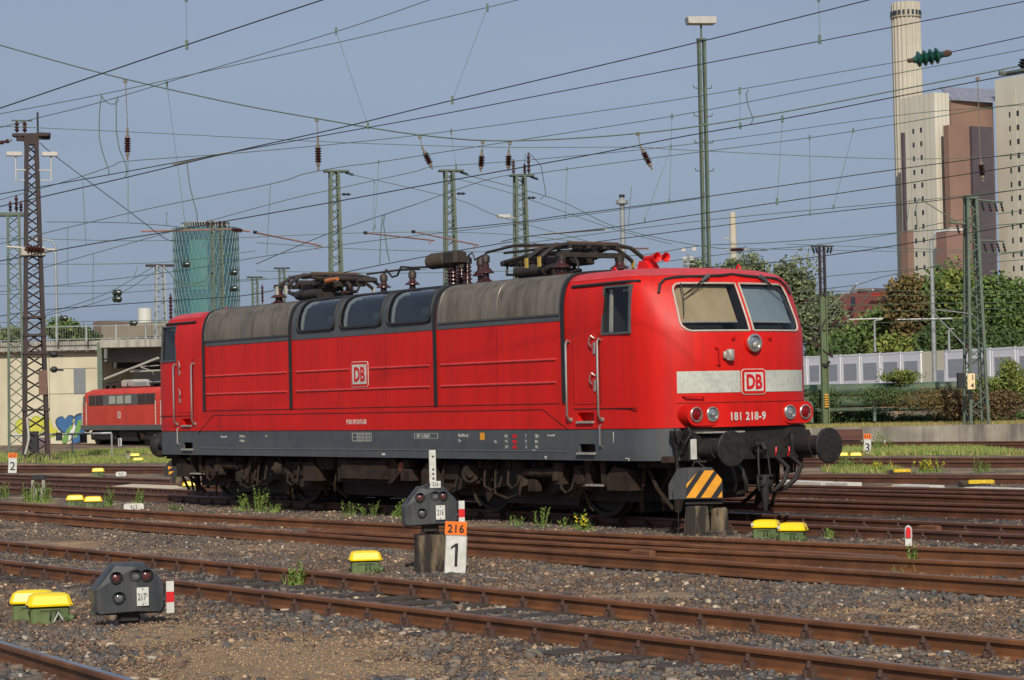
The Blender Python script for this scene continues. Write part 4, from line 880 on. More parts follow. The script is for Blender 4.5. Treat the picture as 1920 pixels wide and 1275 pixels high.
# ================================================================== LINESIDE OBJECTS
def onground(px,py,dz=0):
    p=G(px,py,-.15); 
    for _ in range(4): p=G(px,py,zg(p.x,p.y)+dz)
    return p
def face_cam(p,extra=0): # z-rotation whose local -Y looks at the camera
    return math.atan2(p.x,p.y)*-1+extra
def dwarf_signal(px,py,label,num,yaw=0,plate_red=True,post=0,w=.60,h=.44,group='dwarf signals'):
    p=onground(px,py); t=empty('dwarf_signal',p,face_cam(p,yaw),label,'signal',group)
    z0=.10+post
    out=[(-.30,.02),(-.30,.22),(-.13,.43),(.13,.43),(.30,.25),(.30,.05),(.27,.0),(-.27,.0)]
    hb=MB(); D=.26
    for dpt,k in((0,.93),(.03,1),(D,1),(D+.03,.9)):
        hb.v+=[(x*k,dpt-.13,z0+.215+(z-.215)*k) for x,z in out]
    n=len(out)
    for r in range(3):
        for i in range(n): hb.f.append((r*n+i,r*n+(i+1)%n,(r+1)*n+(i+1)%n,(r+1)*n+i))
    # ridged front: centre fold stands out
    c=len(hb.v); hb.v+=[(.04,-.165,z0+.03),(.04,-.165,z0+.40)]
    L_=[0,1,2]; hb.f+=[(0,1,2,c+1,c,7),(c,c+1,3,4,5,6)]; hb.f+=[(2,3,c+1),(7,c,6),tuple(3*n+i for i in range(n))]; hb.mi=[0]*len(hb.f)
    ho=hb.build('housing',SIGH,t)
    for x,z,mm in((-.12,.315,'r'),(.045,.325,'w'),(.135,.325,'r'),(-.10,.145,'w')):
        y=-.135-.02; lm=MB(); lm.lathe((x,y+.02,z0+z),(0,-1,0),[(0,.052),(.03,.05),(.032,.04),(.02,.038)],n=14); 
        lm.build('lamp',SEAM,ho,smooth=40)
        lr=MB(); lr.lathe((x,y,z0+z),(0,-1,0),[(.0,.036),(.006,.03),(.012,.001)],n=12); lr.build('lens',mat('dull_red_lens',srgb(112,62,58),srgb(60,40,42),scale=30,rough=.2) if mm=='r' else mat('dull_clear_lens',srgb(120,122,118),srgb(60,62,64),scale=26,rough=.12),ho,smooth=50)
        hd=MB(); 
        for i in range(8):
            a0=R(-20+27.5*i); hd.v+=[(x+.052*math.cos(a0),y+.02,z0+z+.052*math.sin(a0)),(x+.056*math.cos(a0),y-.05+.035*abs(math.cos(a0)),z0+z+.056*math.sin(a0))]
        hd.f=[(2*i,2*i+1,2*i+3,2*i+2) for i in range(7)]; hd.mi=[0]*7; hd.build('lamp_hood',SIGH,ho,smooth=60)
    np_=MB(); np_.box((.10,-.168,z0+.15),(.10,.006,.155)); q=np_.build('number_plate',WHITE,t); q.rotation_euler=(0,0,0)
    text(num,.062,BLACK,q,(.10,-.1725,z0+.12),(1,0,0),(0,0,1),xs=.55,align='CENTER')
    for zz in(.215,.085): b_=MB(); b_.cyl((.10,-.170,z0+zz),(.10,-.176,z0+zz),.006,n=6); b_.build('bolt',CLIP,q)
    if plate_red:
        x=.335
        for zz,hh,mm in((.075,.09,WHITE),(.165,.09,SIGNR),(.255,.09,WHITE)):
            b_=MB(); b_.box((x,-.15,z0+zz-.03),(.066,.006,hh)); b_.build('red_white_side_plate',mm,t)
        b_=MB(); b_.box((.30,-.12,z0+.12),(.06,.03,.03)); b_.build('plate_bracket',SIGH,t)
    st=MB(); st.box((.0,0,z0-.03),(.18,.16,.08),bev=.02); st.cyl((0,0,z0-.05-post),(0,0,z0),.05,n=10); st.box((0,0,-.0+post*.97),(.34,.24,.05),bev=.01)
    for s in(-1,1): st.tube([(s*.10,-.05,z0-.06),(s*.13,-.08,z0-.10),(s*.16,-.05,post)],.014,n=5)
    st.build('foot',BOGIED,t,smooth=40)
    return t,p,z0
dwarf_signal(241,1172,'low dark grey dwarf signal reading 217 on the ballast with red and white side plate','217¹',yaw=R(8))
t,p,z0=dwarf_signal(808,1073,'dark grey dwarf signal reading 216 on a stained concrete post with white stub','216',yaw=R(6),post=.41)
def conc_post(t,w,h,cut=False):
    m_=MB(); m_.box((0,0,h/2-.05),(w,w*.8,h+.1),taper=.9,bev=.03); return m_.build('concrete_post',CONC,t,smooth=30)
conc_post(t,.36,.42)
m_=MB(); m_.box((.03,-.10,z0+.62),(.075,.03,.42),bev=.005); wp_=m_.build('white_top_post',WHITE,t)
for zz in(.76,.62,.57,.52): m_=MB(); m_.cyl((.035,-.116,z0+zz),(.035,-.121,z0+zz),.012,n=8); m_.build('bolt',CLIP,wp_)
m_=MB(); m_.box((.05,-.17,z0+.455),(.115,.008,.075)); q=m_.build('number_plate',WHITE,t); text('·216·',.045,BLACK,q,(.05,-.1755,z0+.44),(1,0,0),(0,0,1),xs=.7,align='CENTER')
m_=MB(); m_.tube([(-.27,-.05,z0+.25),(-.12,-.08,z0+.42),(.0,-.12,z0+.46)],.014,n=5); m_.tube([(.28,-.02,z0+.28),(.13,-.05,z0+.43),(.06,-.12,z0+.46)],.012,n=5); m_.build('carrying_frame',SIGH,t)
# board leaning in front of the 216 post
def board(name,label,px,py,w,h,Y=None,tilt=0,orange=None,num=None,oh=.0,grp='white track number boards',yaw=0,lean=0):
    p=onground(px,py); t=empty(name,p,face_cam(p,yaw),label,'sign',grp); t.rotation_euler[1]=tilt; t.rotation_euler[0]=lean
    m_=MB(); m_.box((0,0,h/2),(w,.012,h)); o=m_.build('number_board',WHITE,t)
    m2=MB()
    for a,b,c,d in((0,h-.004,w,.008),(0,.004,w,.008),(-w/2+.004,h/2,.008,h),(w/2-.004,h/2,.008,h)): m2.box((a,-.007,b),(c,.004,d))
    m2.build('board_edge',GALV,o)
    if num=='1':
        f1=MB(); H_=h*.6; zb_=h*.19; f1.prism([(.0,zb_),(.032,zb_),(.032,zb_+H_),(.008,zb_+H_),(-.045,zb_+H_*.84),(-.045,zb_+H_*.74),(.0,zb_+H_*.86)],.003,lambda a,b,c:(a-.01,-.0065-c,b)); f1.build('lettering',BLACK,o)
    else: text(num,h*.56,BLACK,o,(-.0,-.0085,h*.20),(1,0,0),(0,0,1),xs=.95,align='CENTER',off=.006*h)
    if orange:
        m_=MB(); m_.box((-.01,0,h+oh/2+.002),(w*1.0,.012,oh)); o2=m_.build('orange_plate',ORANGE,t); text(orange,oh*.60,BLACK,o2,(-.01,-.0085,h+oh*.2),(1,0,0),(0,0,1),xs=.95,align='CENTER',off=.003,track=1.1)
    return t
board('track_number_board','white board with a black 1 under an orange 216 plate, leaning on the post',853,1076,.235,.42,orange='216',oh=.145,num='1',tilt=R(3.5),yaw=R(2))
board('track_number_board','white board with a black 2 under an orange plate, left edge of the yard',23,887,.27,.48,orange='213',oh=.15,num='2',tilt=R(3))
board('track_number_board','small white board with a black 3 under an orange top, right of the buffers',1626,853,.23,.50,orange='215',oh=.16,num='3',tilt=R(3))
# rear side of a dwarf signal with amber stripes, on a broken concrete post
p=onground(1325,1003); t=empty('dwarf_signal',p,face_cam(p,R(-4)),'back of a dwarf signal with amber diagonal stripes on a broken concrete post','signal','dwarf signals')
m_=MB(); m_.box((-.12,0,.18),(.36,.34,.44),taper=.82,bev=.03); m_.box((.18,.02,.16),(.24,.30,.42),taper=.85,bev=.05); m_.box((.22,-.10,.0),(.42,.25,.12),bev=.02); m_.build('concrete_post',CONC,t,smooth=30)
m_=MB(); out=[(-.10,.0),(-.10,.2),(.03,.42),(.42,.42),(.56,.20),(.56,.0)]
pts=[(x-.32,z+.50) for x,z in out]
m_.prism(pts,.16,lambda a,b,c:(a,-.22+c,b)); m_.prism([(a*1.0-.05,b+.0) for a,b in pts],.16,lambda a,b,c:(a-.03,-.06+c,b-.01)); ho=m_.build('housing',SIGH,t)
m_=MB(); pp=[(-.26,.515),(-.25,.70),(-.08,.88),(.13,.88),(.225,.76),(.225,.515)]; m_.prism(pp,.004,lambda a,b,c:(a+.01,-.2225-c,b)); bp_=m_.build('striped_back_panel',BLACK,t)
def clip(poly,f):  # clip a polygon by half-plane f>=0
    o=[]
    for i in range(len(poly)):
        a,b=poly[i],poly[(i+1)%len(poly)]; fa,fb=f(a),f(b)
        if fa>=0: o.append(a)
        if fa*fb<0: k=fa/(fa-fb); o.append((a[0]+(b[0]-a[0])*k,a[1]+(b[1]-a[1])*k))
    return o
for c0,c1 in((-.43,-.345),(-.26,-.13),(-.06,.075),(.165,.3)):
    pg=clip(clip(pp,lambda q:q[0]-.71*(q[1]-.515)-c0),lambda q:c1-(q[0]-.71*(q[1]-.515)))
    if len(pg)>2: m_=MB(); m_.prism(pg,.003,lambda a,b,c:(a+.01,-.227-c,b)); m_.build('amber_stripe',STRY,bp_)
m_=MB(); m_.tube([(-.30,-.1,.66),(-.14,-.12,.98),(-.10,-.12,1.0),(.08,-.12,.86)],.012,n=5); m_.tube([(-.34,-.2,.6),(-.36,-.2,.3),(-.37,-.18,.02)],.008,n=5); m_.box((-.02,0,.45),(.5,.3,.05)); m_.box((-.06,-.12,1.0),(.18,.03,.02)); m_.build('carrying_frame',BOGIED,t)
# dark dwarf signal behind the locomotive tail
p=onground(330,917); t=empty('dwarf_signal',p,face_cam(p),'black dwarf signal back with orange triangles on a post behind the locomotive tail','signal','dwarf signals')
m_=MB(); m_.box((0,0,.12),(.30,.3,.34),taper=.95,bev=.02); m_.build('concrete_post',CONC,t)
m_=MB(); m_.prism([(-.26,.30),(-.28,.5),(-.12,.68),(.2,.68),(.34,.5),(.34,.3)],.22,lambda a,b,c:(a,-.1+c,b)); o=m_.build('housing',BLACK,t)
m_=MB(); m_.add([(-.18,-.104,.55),(-.08,-.104,.52),(-.17,-.104,.46)],[(0,1,2)]); m_.build('orange_triangle',STRY,o); m_=MB(); m_.add([(-.16,-.104,.34),(-.04,-.104,.42),(-.16,-.104,.42)],[(0,1,2)]); m_.build('orange_triangle',STRY,o)
# yellow-lidded point machine boxes
def hump(px,py,w,label,yaw=0,tag_=False,low=0,dxy=(0,0)):
    p=onground(px,py); p.x+=dxy[0]; p.y+=dxy[1]; p.z-=low
    t=empty('cable_junction_box',p,face_cam(p,yaw),label,'junction box','yellow-lidded green junction boxes'); k=w/.36
    t.scale=(k,k,k)
    m_=MB(); m_.box((0,0,.055),(.31,.22,.15),bev=.015); m_.box((.0,-.105,.09),(.20,.02,.012)); m_.cyl((.10,-.10,.045),(.12,-.15,.03),.022,n=8); m_.cyl((.13,-.06,.05),(.19,-.10,.02),.03,n=8); o=m_.build('green_housing',GRN,t,smooth=40)
    m_=MB(); ys=[(.135,.37,.27),(.148,.375,.275),(.152,.355,.255),(.185,.335,.235),(.218,.31,.21),(.232,.26,.16),(.238,.18,.10)]
    for z,a,b in ys:
        c=min(a,b)*.12; A,B=a/2,b/2
        m_.v+=[(A-c,B,z),(A,B-c,z),(A,-B+c,z),(A-c,-B,z),(-A+c,-B,z),(-A,-B+c,z),(-A,B-c,z),(-A+c,B,z)]
    for r in range(len(ys)-1):
        for i in range(8): m_.f.append((r*8+i,r*8+(i+1)%8,(r+1)*8+(i+1)%8,(r+1)*8+i))
    m_.f+=[tuple(range(8)),tuple((len(ys)-1)*8+i for i in range(8))]; m_.mi=[0]*len(m_.f); m_.build('yellow_lid',YEL,t,smooth=30)
    m_=MB(); m_.box((-.175,-.09,.135),(.03,.05,.03),bev=.005); m_.box((.175,-.02,.16),(.02,.04,.03),bev=.004); m_.box((.0,-.117,.10),(.16,.006,.006)); m_.tube([(.05,-.118,.10),(.04,-.122,.06),(.055,-.118,.02)],.006,n=5); m_.tube([(.0,-.118,.10),(.0,-.124,.06),(-.005,-.118,.02)],.006,n=5); m_.build('latch',SEAM,t)
    if tag_: m_=MB(); m_.box((-.15,-.143,.18),(.035,.004,.035)); m_.build('white_tag',WHITE,t)
    return t
hump(62,1160,.39,'yellow-lidded green junction box partly hidden, left one beside signal 217',yaw=R(-6),low=.0)
h_=hump(93,1166,.39,'yellow-lidded green junction box with a white A-shaped clip, beside signal 217',yaw=R(4))
m_=MB(); m_.tube([(.02,-.15,.0),(.06,-.15,.085),(.11,-.15,.0)],.010,n=6); m_.build('white_clip',WHITE,h_)
hump(685,1073,.36,'yellow-lidded green junction box alone on the ballast left of post 216',yaw=R(5))
hump(1437,1008,.36,'yellow-lidded green junction box with white tag, rear one of the right-hand pair',yaw=R(-14),tag_=True)
hump(1487,1014,.36,'yellow-lidded green junction box with white tag, front one of the right-hand pair',yaw=R(-14),tag_=True)
hump(141,950,.35,'yellow-lidded green junction box left in the pair below the concrete stump',yaw=0)
hump(175,953,.35,'yellow-lidded green junction box right in the pair below the concrete stump',yaw=0)
hump(184,893,.36,'yellow-lidded box on a thin foot behind the left tracks',yaw=0)
hump(357,922,.36,'yellow-lidded box seen behind the rear wheel of the locomotive',yaw=0)
hump(253,862,.38,'small yellow-lidded box in the grass left of the locomotive, the farther one',yaw=0)
hump(259,866,.42,'flat yellow lid in the grass left of the locomotive, the nearer one',yaw=0,low=.12)
hump(1580,858,.36,'yellow lid by the right buffer, left of the two near board 3',yaw=0,low=.08)
hump(1605,858,.36,'yellow lid next to board 3, right of two',yaw=0,low=.08)
hump(1450,902,.3,'yellow-lidded box glimpsed between the brake hoses',yaw=0,low=.0)
def lever(px,py,w,label):
    p=onground(px,py); t=empty('point_machine',p,face_cam(p),label,'point machine','low yellow point machines')
    m_=MB(); m_.box((0,0,.075),(w,.22,.09),bev=.03); m_.cyl((w*.1,-.1,.06),(w*.1,-.14,.08),.03,n=8); m_.build('yellow_cover',mat('dirty_yellow_metal',srgb(226,190,30),srgb(204,168,30),rough=.5),t,smooth=40)
    m_=MB(); m_.box((-w*.7,0,.05),(w*.35,.25,.1),bev=.01); m_.box((0,0,.02),(w*1.5,.34,.05),bev=.01); m_.build('dark_base',CONC,t)
lever(1692,889,.40,'long low yellow point machine between the tracks near the yellow flowers')
lever(1840,911,.52,'long yellow point machine lying on grey slabs at the right')
# red and white marker posts and number stones
def marker(px,py,w,h,label,grp='red and white marker posts'):
    p=onground(px,py); t=empty('marker_post',p,face_cam(p),label,'marker post',grp)
    m_=MB(); m_.box((0,0,h*.25),(w*.9,w*.7,h*.5)); m_.build('white_base',WHITE,t)
    m_=MB(); m_.lathe((0,0,h*.5),(0,0,1),[(0,w*.52),(h*.3,w*.52),(h*.42,w*.42),(h*.5,w*.1)],n=14); o=m_.build('white_cap',WHITE,t,smooth=50)
    m_=MB(); m_.prism([(-w*.32,h*.52),(w*.32,h*.52),(w*.32,h*.82),(w*.2,h*.93),(-w*.2,h*.93),(-w*.32,h*.82)],.02,lambda a,b,c:(a,-w*.50-c+.012,b)); m_.build('red_band',SIGNR,t)
marker(1704,1032,.088,.30,'red and white rounded marker post rising behind weeds on the right')
p=onground(1659,842); t=empty('marker_post',p,0,'tiny red and white marker right of board 3','marker post','red and white marker posts')
m_=MB(); m_.box((0,0,.10),(.06,.05,.2)); m_.build('red_band',SIGNR,t); m_=MB(); m_.box((0,0,.25),(.05,.05,.09)); m_.build('white_cap',WHITE,t)
def stone_no(px,py,w,h,txt,label,rot=0):
    p=onground(px,py); t=empty('turnout_number_plate',p,face_cam(p),label,'number plate','white turnout number plates')
    m_=MB(); r=rrect(w,h,h*.35,4); m_.prism(r,.04,lambda a,b,c:(a,-.02+c,b+h/2)); o=m_.build('white_plate',WHITE,t); text(txt,h*.62,BLACK,o,(0,-.0215,h*.2),(1,0,0),(0,0,1),xs=.8,align='CENTER')
stone_no(251,957,.37,.13,'412','white turnout number plate reading 412 behind the front rail')
stone_no(227,893,.30,.13,'427','white rounded turnout number plate reading 427 beside the yellow box')
# concrete stumps
for px,py,w,h,lb in((72,940,.30,.55,'concrete stump with a black metal cap among weeds on the left'),(240,863,.16,.36,'thin grey stump in the grass behind the left tracks')):
    p=onground(px,py); t=empty('concrete_stump',p,face_cam(p),lb,'stump')
    m_=MB()
    for s in(-1,1): m_.box((s*w*.36,0,h*.42),(w*.22,.14,h*.84),bev=.01)
    m_.box((0,.03,h*.25),(w*.6,.06,h*.5)); m_.build('concrete_legs',CONCL,t); m_=MB(); m_.box((0,0,h*.9),(w,.16,h*.18),bev=.015); m_.build('black_cap',SEAM,t)
p=onground(225,838); t=empty('marker_board',p,0,'small white and dark marker sign under the smaller red locomotive','marker board')
m_=MB(); m_.box((0,0,.30),(.22,.03,.5)); m_.build('white_board',WHITE,t); m_=MB(); m_.box((0,-.03,.3),(.07,.02,.42)); m_.build('dark_stripe',BLACK,t)
p=onground(292,856); t=empty('marker_board',p,0,'thin leaning white stake with an orange band left of the rear buffer','marker board')
m_=MB(); m_.tube([(.08,0,0),(0,0,.45),(-.03,0,.9)],.03,n=6); m_.build('white_stake',WHITE,t); m_=MB(); m_.box((.0,-.02,.42),(.12,.06,.09)); m_.build('orange_band',ORANGE,t)
# kerb slabs
a=G(1560,902.5); b=G(1935,915.5); d_=(b-a); L_=d_.length; an=math.atan2(d_.y,d_.x)
for i,(f0,f1) in enumerate(((-.30,-.02),(.0,.13),(.36,.56),(.72,1.0))):
    c=a+d_*((f0+f1)/2); m_=MB(); m_.box((0,0,-.05),(L_*(f1-f0),.35,.14),bev=.02); o=m_.build('kerb_slab',mat('white_kerb_concrete',srgb(206,202,190),srgb(184,178,166),scale=5,rough=.9),None); o.location=(c.x,c.y,-.03); o.rotation_euler=(0,0,an)
    tag(o,['pale kerb slab half hidden behind the brake hoses','pale rough kerb slab just right of the buffer','pale kerb slab left of the long yellow point machine','pale kerb slab at the right edge beyond the yellow point machine'][i],'kerb slab','pale kerb slabs')
o=MB(); a=G(205,908); b=G(315,913); 
pts=[a,b,b+Vector((1.2,3.2,0)),a+Vector((.4,2.2,0))]; o.prism([(q.x,q.y) for q in pts],.05,lambda x,y,c:(x,y,-.10+c)); tag(o.build('sand_patch',mat('pale_sand',srgb(206,190,164),srgb(184,168,140),scale=9,rough=1,bump=.3),None),kind='structure')
# rusty fill blocks in the turnout
bi=0
for px,py,w,lb in((1205,1037,.42,'rusty filler block between the rails in mid picture'),(1395,1015,.45,'rusty filler block between the rails below the striped signal'),(1743,990,.40,'rusty filler block between rails behind the marker post'),(435,1062,.32,'rusty rail joint piece inside the nearest track')):
    p=G(px,py,-.06); o=MB(); o.box((0,0,-.02),(w,.09,.11),bev=.02); o=o.build('filler_block',CLIP if bi==3 else RAIL,None); o.location=p; o.rotation_euler=(0,0,ang); tag(o,lb,'filler block','rusty filler blocks'); bi+=1
# ================================================================== BALLAST STONES
def stones(N,region,smin,smax,mask,name,m,seed,zoff=0.0,flat=.7):
    rg=np.random.default_rng(seed)
    base=np.array([(1,1,1),(1,1,-1),(1,-1,1),(1,-1,-1),(-1,1,1),(-1,1,-1),(-1,-1,1),(-1,-1,-1)],float)*.62
    F=np.array([(0,2,3,1),(4,5,7,6),(0,1,5,4),(2,6,7,3),(0,4,6,2),(1,3,7,5)])
    pts=region(rg,N); keep=mask(pts,rg); pts=pts[keep]; n=len(pts)
    sz=smin+(smax-smin)*rg.random(n)**2.2
    V=base[None]*(1+.38*(rg.random((n,8,3))-.5)*2)
    V*=sz[:,None,None]*.5*np.stack([1+.5*rg.random(n),.8+.4*rg.random(n),flat+.3*rg.random(n)],1)[:,None,:]
    a=rg.random(n)*6.283; b=(rg.random(n)-.5)*1.4
    ca,sa,cb,sb_=np.cos(a),np.sin(a),np.cos(b),np.sin(b)
    x,y,z=V[...,0],V[...,1],V[...,2]; y2=y*cb[:,None]-z*sb_[:,None]; z2=y*sb_[:,None]+z*cb[:,None]
    x3=x*ca[:,None]-y2*sa[:,None]; y3=x*sa[:,None]+y2*ca[:,None]
    zz=np.array([zg(p[0],p[1]) for p in pts])+sz*.16+zoff
    W=np.stack([x3+pts[:,0:1],y3+pts[:,1:2],z2+zz[:,None]],-1).reshape(-1,3)
    fc=(F[None]+8*np.arange(n)[:,None,None]).reshape(-1)
    me=bpy.data.meshes.new(name); me.vertices.add(len(W)); me.vertices.foreach_set('co',W.reshape(-1)); me.loops.add(len(fc)); me.loops.foreach_set('vertex_index',fc)
    me.polygons.add(len(fc)//4); me.polygons.foreach_set('loop_start',np.arange(0,len(fc),4)); me.polygons.foreach_set('loop_total',np.full(len(fc)//4,4)); me.update(); me.validate(); me.materials.append(m)
    o=bpy.data.objects.new(name,me); COL.objects.link(o); return tag(o,kind='stuff')
def stmat(name,k,tint):
    c=lambda r,g,b:srgb(min(255,r*k*tint[0]),min(255,g*k*tint[1]),min(255,b*k*tint[2]))
    m=mat(name,c(112,99,88),c(70,63,58),scale=1.1,rough=.92,lo=.4,hi=.62,island=[(0,c(96,94,92)),(1,c(226,206,176)),(.2,c(60,59,61)),(.36,c(112,98,84)),(.5,c(118,84,62)),(.62,c(84,82,82)),(.8,c(126,112,94)),(.94,c(160,132,106))])
    for n in m.node_tree.nodes:
        if n.type=='MIX_RGB' and abs(n.inputs[0].default_value-.75)<1e-3: n.inputs[0].default_value=.66
    return m
STM=stmat('ballast_stone',1.0,(1,1,1)); STG=stmat('grey_ballast_stone',.98,(.95,1,1.05)); STB=stmat('brown_ballast_stone',.96,(1.04,.98,.92))
RL=[(railfit(k,2 if k in('B1','B3','B4') else 1)[0],k) for k in('A1','A2','B1','B2','B3','B4','C1','C2')]
def uvarr(p): 
    q=p-np.array([X0,Y0]); return -(q@np.array([LA.x,LA.y])),q@np.array([LN.x,LN.y])
def offrail(p):
    u,v=uvarr(p); ok=np.ones(len(p),bool)
    for c,k in RL: ok&=np.abs(v-np.polyval(c,u))>.085
    return ok
def noise2(p,f,s=0): return .5+.25*(np.sin(p[:,0]*f*1.3+p[:,1]*f*.7+s)+np.sin(p[:,0]*f*.6-p[:,1]*f*1.5+1.7+s))*.9+.12*np.sin(p[:,0]*f*3.1+p[:,1]*f*2.3+s)
def frus(y0,y1):
    def f(rg,N):
        y=np.sqrt(y0*y0+(y1*y1-y0*y0)*rg.random(N)); x=(rg.random(N)*2-1)*(y*.2212+.5); return np.stack([x,y],1)
    return f
SPOTS=[(G(*q,-.15),a,b) for q,a,b in(((520,1232),1.1,1.6),((300,1190),.5,.9),((1010,1262),.35,.8),((1700,1148),.9,.35),((300,1052),.9,.5),((1250,1118),.7,.35),((640,1262),.8,.7))]
def sandm(p):
    k=np.zeros(len(p)); w=.28*np.sin(p[:,0]*7+p[:,1]*3)+.22*np.sin(p[:,0]*13-p[:,1]*9)
    for c,a,b in SPOTS: k=np.maximum(k,(((p[:,0]-c.x)/a)**2+((p[:,1]-c.y)/b)**2+w<1)*1.0)
    return k
def m_near(p,rg):
    u,v=uvarr(p); d=noise2(p,1.1); 
    inA=(np.abs(v-(np.polyval(RL[0][0],u)+np.polyval(RL[1][0],u))/2)<.72); f_=((u+19.3)/.63)%1; slp=(np.abs(v-(np.polyval(RL[0][0],u)+np.polyval(RL[1][0],u))/2)<1.2)&((f_<.17)|(f_>.83))
    sand=(~inA)&(p[:,1]<19.5)&(d>.45)
    return offrail(p)&(rg.random(len(p))>np.where(sandm(p)>.5,.86,np.where(slp,.9,np.where(inA,.15,.05))))
def greyz(p,rg): d=noise2(p,.9,2.2)+.25*(rg.random(len(p))-.5); return m_near(p,rg)&(d>.55)
def brownz(p,rg): d=noise2(p,.9,2.2)+.25*(rg.random(len(p))-.5); return m_near(p,rg)&(d<=.55)
stones(34000,frus(12.5,20),.018,.066,greyz,'ballast',STG,1)
stones(34000,frus(12.5,20),.016,.058,brownz,'ballast',STB,6)
stones(34000,frus(19,30),.022,.06,greyz,'ballast',STG,2)
stones(40000,frus(19,30),.02,.056,brownz,'ballast',STB,7)
stones(30000,frus(29,46),.026,.06,lambda p,rg:offrail(p)&(noise2(p,.6,3)>.1),'ballast',STM,3)
stones(1500,frus(13,24),.055,.10,lambda p,rg:offrail(p)&(noise2(p,1.3,5)>.3),'ballast',STM,4)
stones(5000,frus(12.5,17.5),.05,.085,lambda p,rg:offrail(p)&(p[:,0]<-.6)&(sandm(p)<.5),'ballast',STG,14)
stones(52000,frus(12.5,20),.006,.02,lambda p,rg:offrail(p)&((sandm(p)>.5)|(rg.random(len(p))<.25)),'gravel',mat('fine_gravel',srgb(160,136,104),srgb(128,106,82),scale=30,rough=.95,island=[(0,srgb(196,164,122)),(1,srgb(120,100,84)),(.5,srgb(160,124,92))]),5,zoff=.016)
SANDM=mat('coarse_sand',srgb(158,132,100),srgb(122,102,80),scale=40,rough=1,bump=.6,bscale=140,lo=.4,hi=.6,dirt=(srgb(96,82,70),.6,(1,1,1),5))
for i_,(c,a,b) in enumerate(SPOTS):
    m_=MB(); nr=5; ns_=36
    for r_ in range(nr+1):
        for k in range(ns_):
            an_=2*math.pi*k/ns_; q=r_/nr*(1+.14*math.sin(3*an_+i_)+.10*math.sin(7*an_)); x,y=c.x+a*q*math.cos(an_),c.y+b*q*math.sin(an_); m_.v.append((x,y,zg(x,y)+(.016 if r_<nr-1 else (.010 if r_<nr else -.02))))
    m_.f=[(r_*ns_+k,r_*ns_+(k+1)%ns_,(r_+1)*ns_+(k+1)%ns_,(r_+1)*ns_+k) for r_ in range(nr) for k in range(ns_)]; m_.mi=[0]*len(m_.f)
    tag(m_.build('sand_patch',SANDM,None,smooth=80),kind='structure')
# ================================================================== PLANTS
LEAFG=mat('weed_green',srgb(126,150,74),srgb(92,120,56),scale=9,rough=.8,island=[(0,srgb(126,160,70)),(1,srgb(84,112,50)),(.5,srgb(108,138,56)),(.8,srgb(150,156,84))])
FLOW=mat('yellow_blossom',srgb(236,206,30),rough=.8)
def weed(px,py,h,n,label,curl=.25,flowers=False,spread=.12,grp='weeds growing on the ballast'):
    p=onground(px,py); t=empty('weed',p,random.random()*6,label,'weed',grp); m_=MB(); fl=MB()
    for i in range(n):
        a=random.random()*6.28; r=random.random()*spread; hh=h*(.55+.5*random.random()); x0,y0=r*math.cos(a),r*math.sin(a); lx,ly=(random.random()-.5)*curl*hh*1.6,(random.random()-.5)*curl*hh*1.6
        P_=[(x0+lx*k*k,y0+ly*k*k,-.02+hh*(k-.12*curl*k**4*4)) for k in(0,.25,.5,.75,1)]
        m_.tube(P_,[.008,.007,.006,.005,.003],n=4)
        for k in range(int(10+h*40)):
            q=(.1+.9*random.random()); bx=x0+lx*q*q; by=y0+ly*q*q; bz=hh*q; b=random.random()*6.28; Lf=.03+.06*random.random()*(1.2-q); dx,dy=math.cos(b)*Lf,math.sin(b)*Lf; w=.010
            m_.add([(bx-dy*w/Lf,by+dx*w/Lf,bz),(bx+dy*w/Lf,by-dx*w/Lf,bz),(bx+dx,by+dy,bz+Lf*.8)],[(0,1,2)])
        if flowers:
            for k in range(5): fl.box((P_[-1][0]+(random.random()-.5)*.05,P_[-1][1]+(random.random()-.5)*.05,P_[-1][2]-random.random()*.08),(.018,.018,.014),rz=random.random())
    for k in range(n*6):
        a=random.random()*6.28; r=random.random()*spread*1.3; L_=.05+.09*random.random(); b=random.random()*6.28
        x0,y0=r*math.cos(a),r*math.sin(a); m_.add([(x0-.007,y0,-.02),(x0+.007,y0,-.02),(x0+math.cos(b)*L_*.5,y0+math.sin(b)*L_*.5,L_)],[(0,1,2)])
    m_.build('stems',LEAFG,t,recalc=False)
    if flowers: fl.build('blossoms',FLOW,t)
    return t
WD=[(455,958,.42,6,'tall curling weed left of two under the middle of the locomotive'),(487,960,.45,8,'bushy curling weed under the middle of the locomotive'),(518,960,.2,4,'short weed tuft right of the curling weeds'),(655,967,.26,4,'small hooked weed first left of signal 216'),(680,970,.24,3,'small hooked weed second left of signal 216'),(702,970,.26,3,'thin hooked weed third left of signal 216'),(748,972,.32,5,'upright weed touching the left side of signal 216'),
(1018,988,.30,5,'green weed patch between rails right of signal 216'),(1095,995,.30,7,'green tuft with small yellow flowers beside the rail'),(1060,990,.16,3,'tiny weed between two larger tufts'),(968,985,.14,3,'low weed right of the signal plate'),(560,1100,.32,6,'weed growing inside the nearest track'),(1704,1074,.30,6,'weed in front of the red and white marker post'),
(330,957,.10,5,'short grass tuft under the locomotive tail'),(205,950,.36,9,'tall grassy weed right of the junction box pair'),(258,948,.34,8,'tall grassy weed above the 412 plate'),(6,937,.36,9,'grassy weed at the left picture edge'),(1556,1010,.13,3,'small weed right of the junction boxes'),(1330,960,.3,4,'yellowish sprig growing on the broken concrete post')]
for i,(px,py,h,n,lb) in enumerate(WD): weed(px,py,h,n,lb,flowers=(i in(8,18)),curl=.5 if i<7 else .25)
for px in(55,70,88): weed(px,943,.42,9,{55:'dense weed left of the capped stump',70:'dense weed in front of the capped stump',88:'dense weed right of the capped stump'}[px],spread=.16)
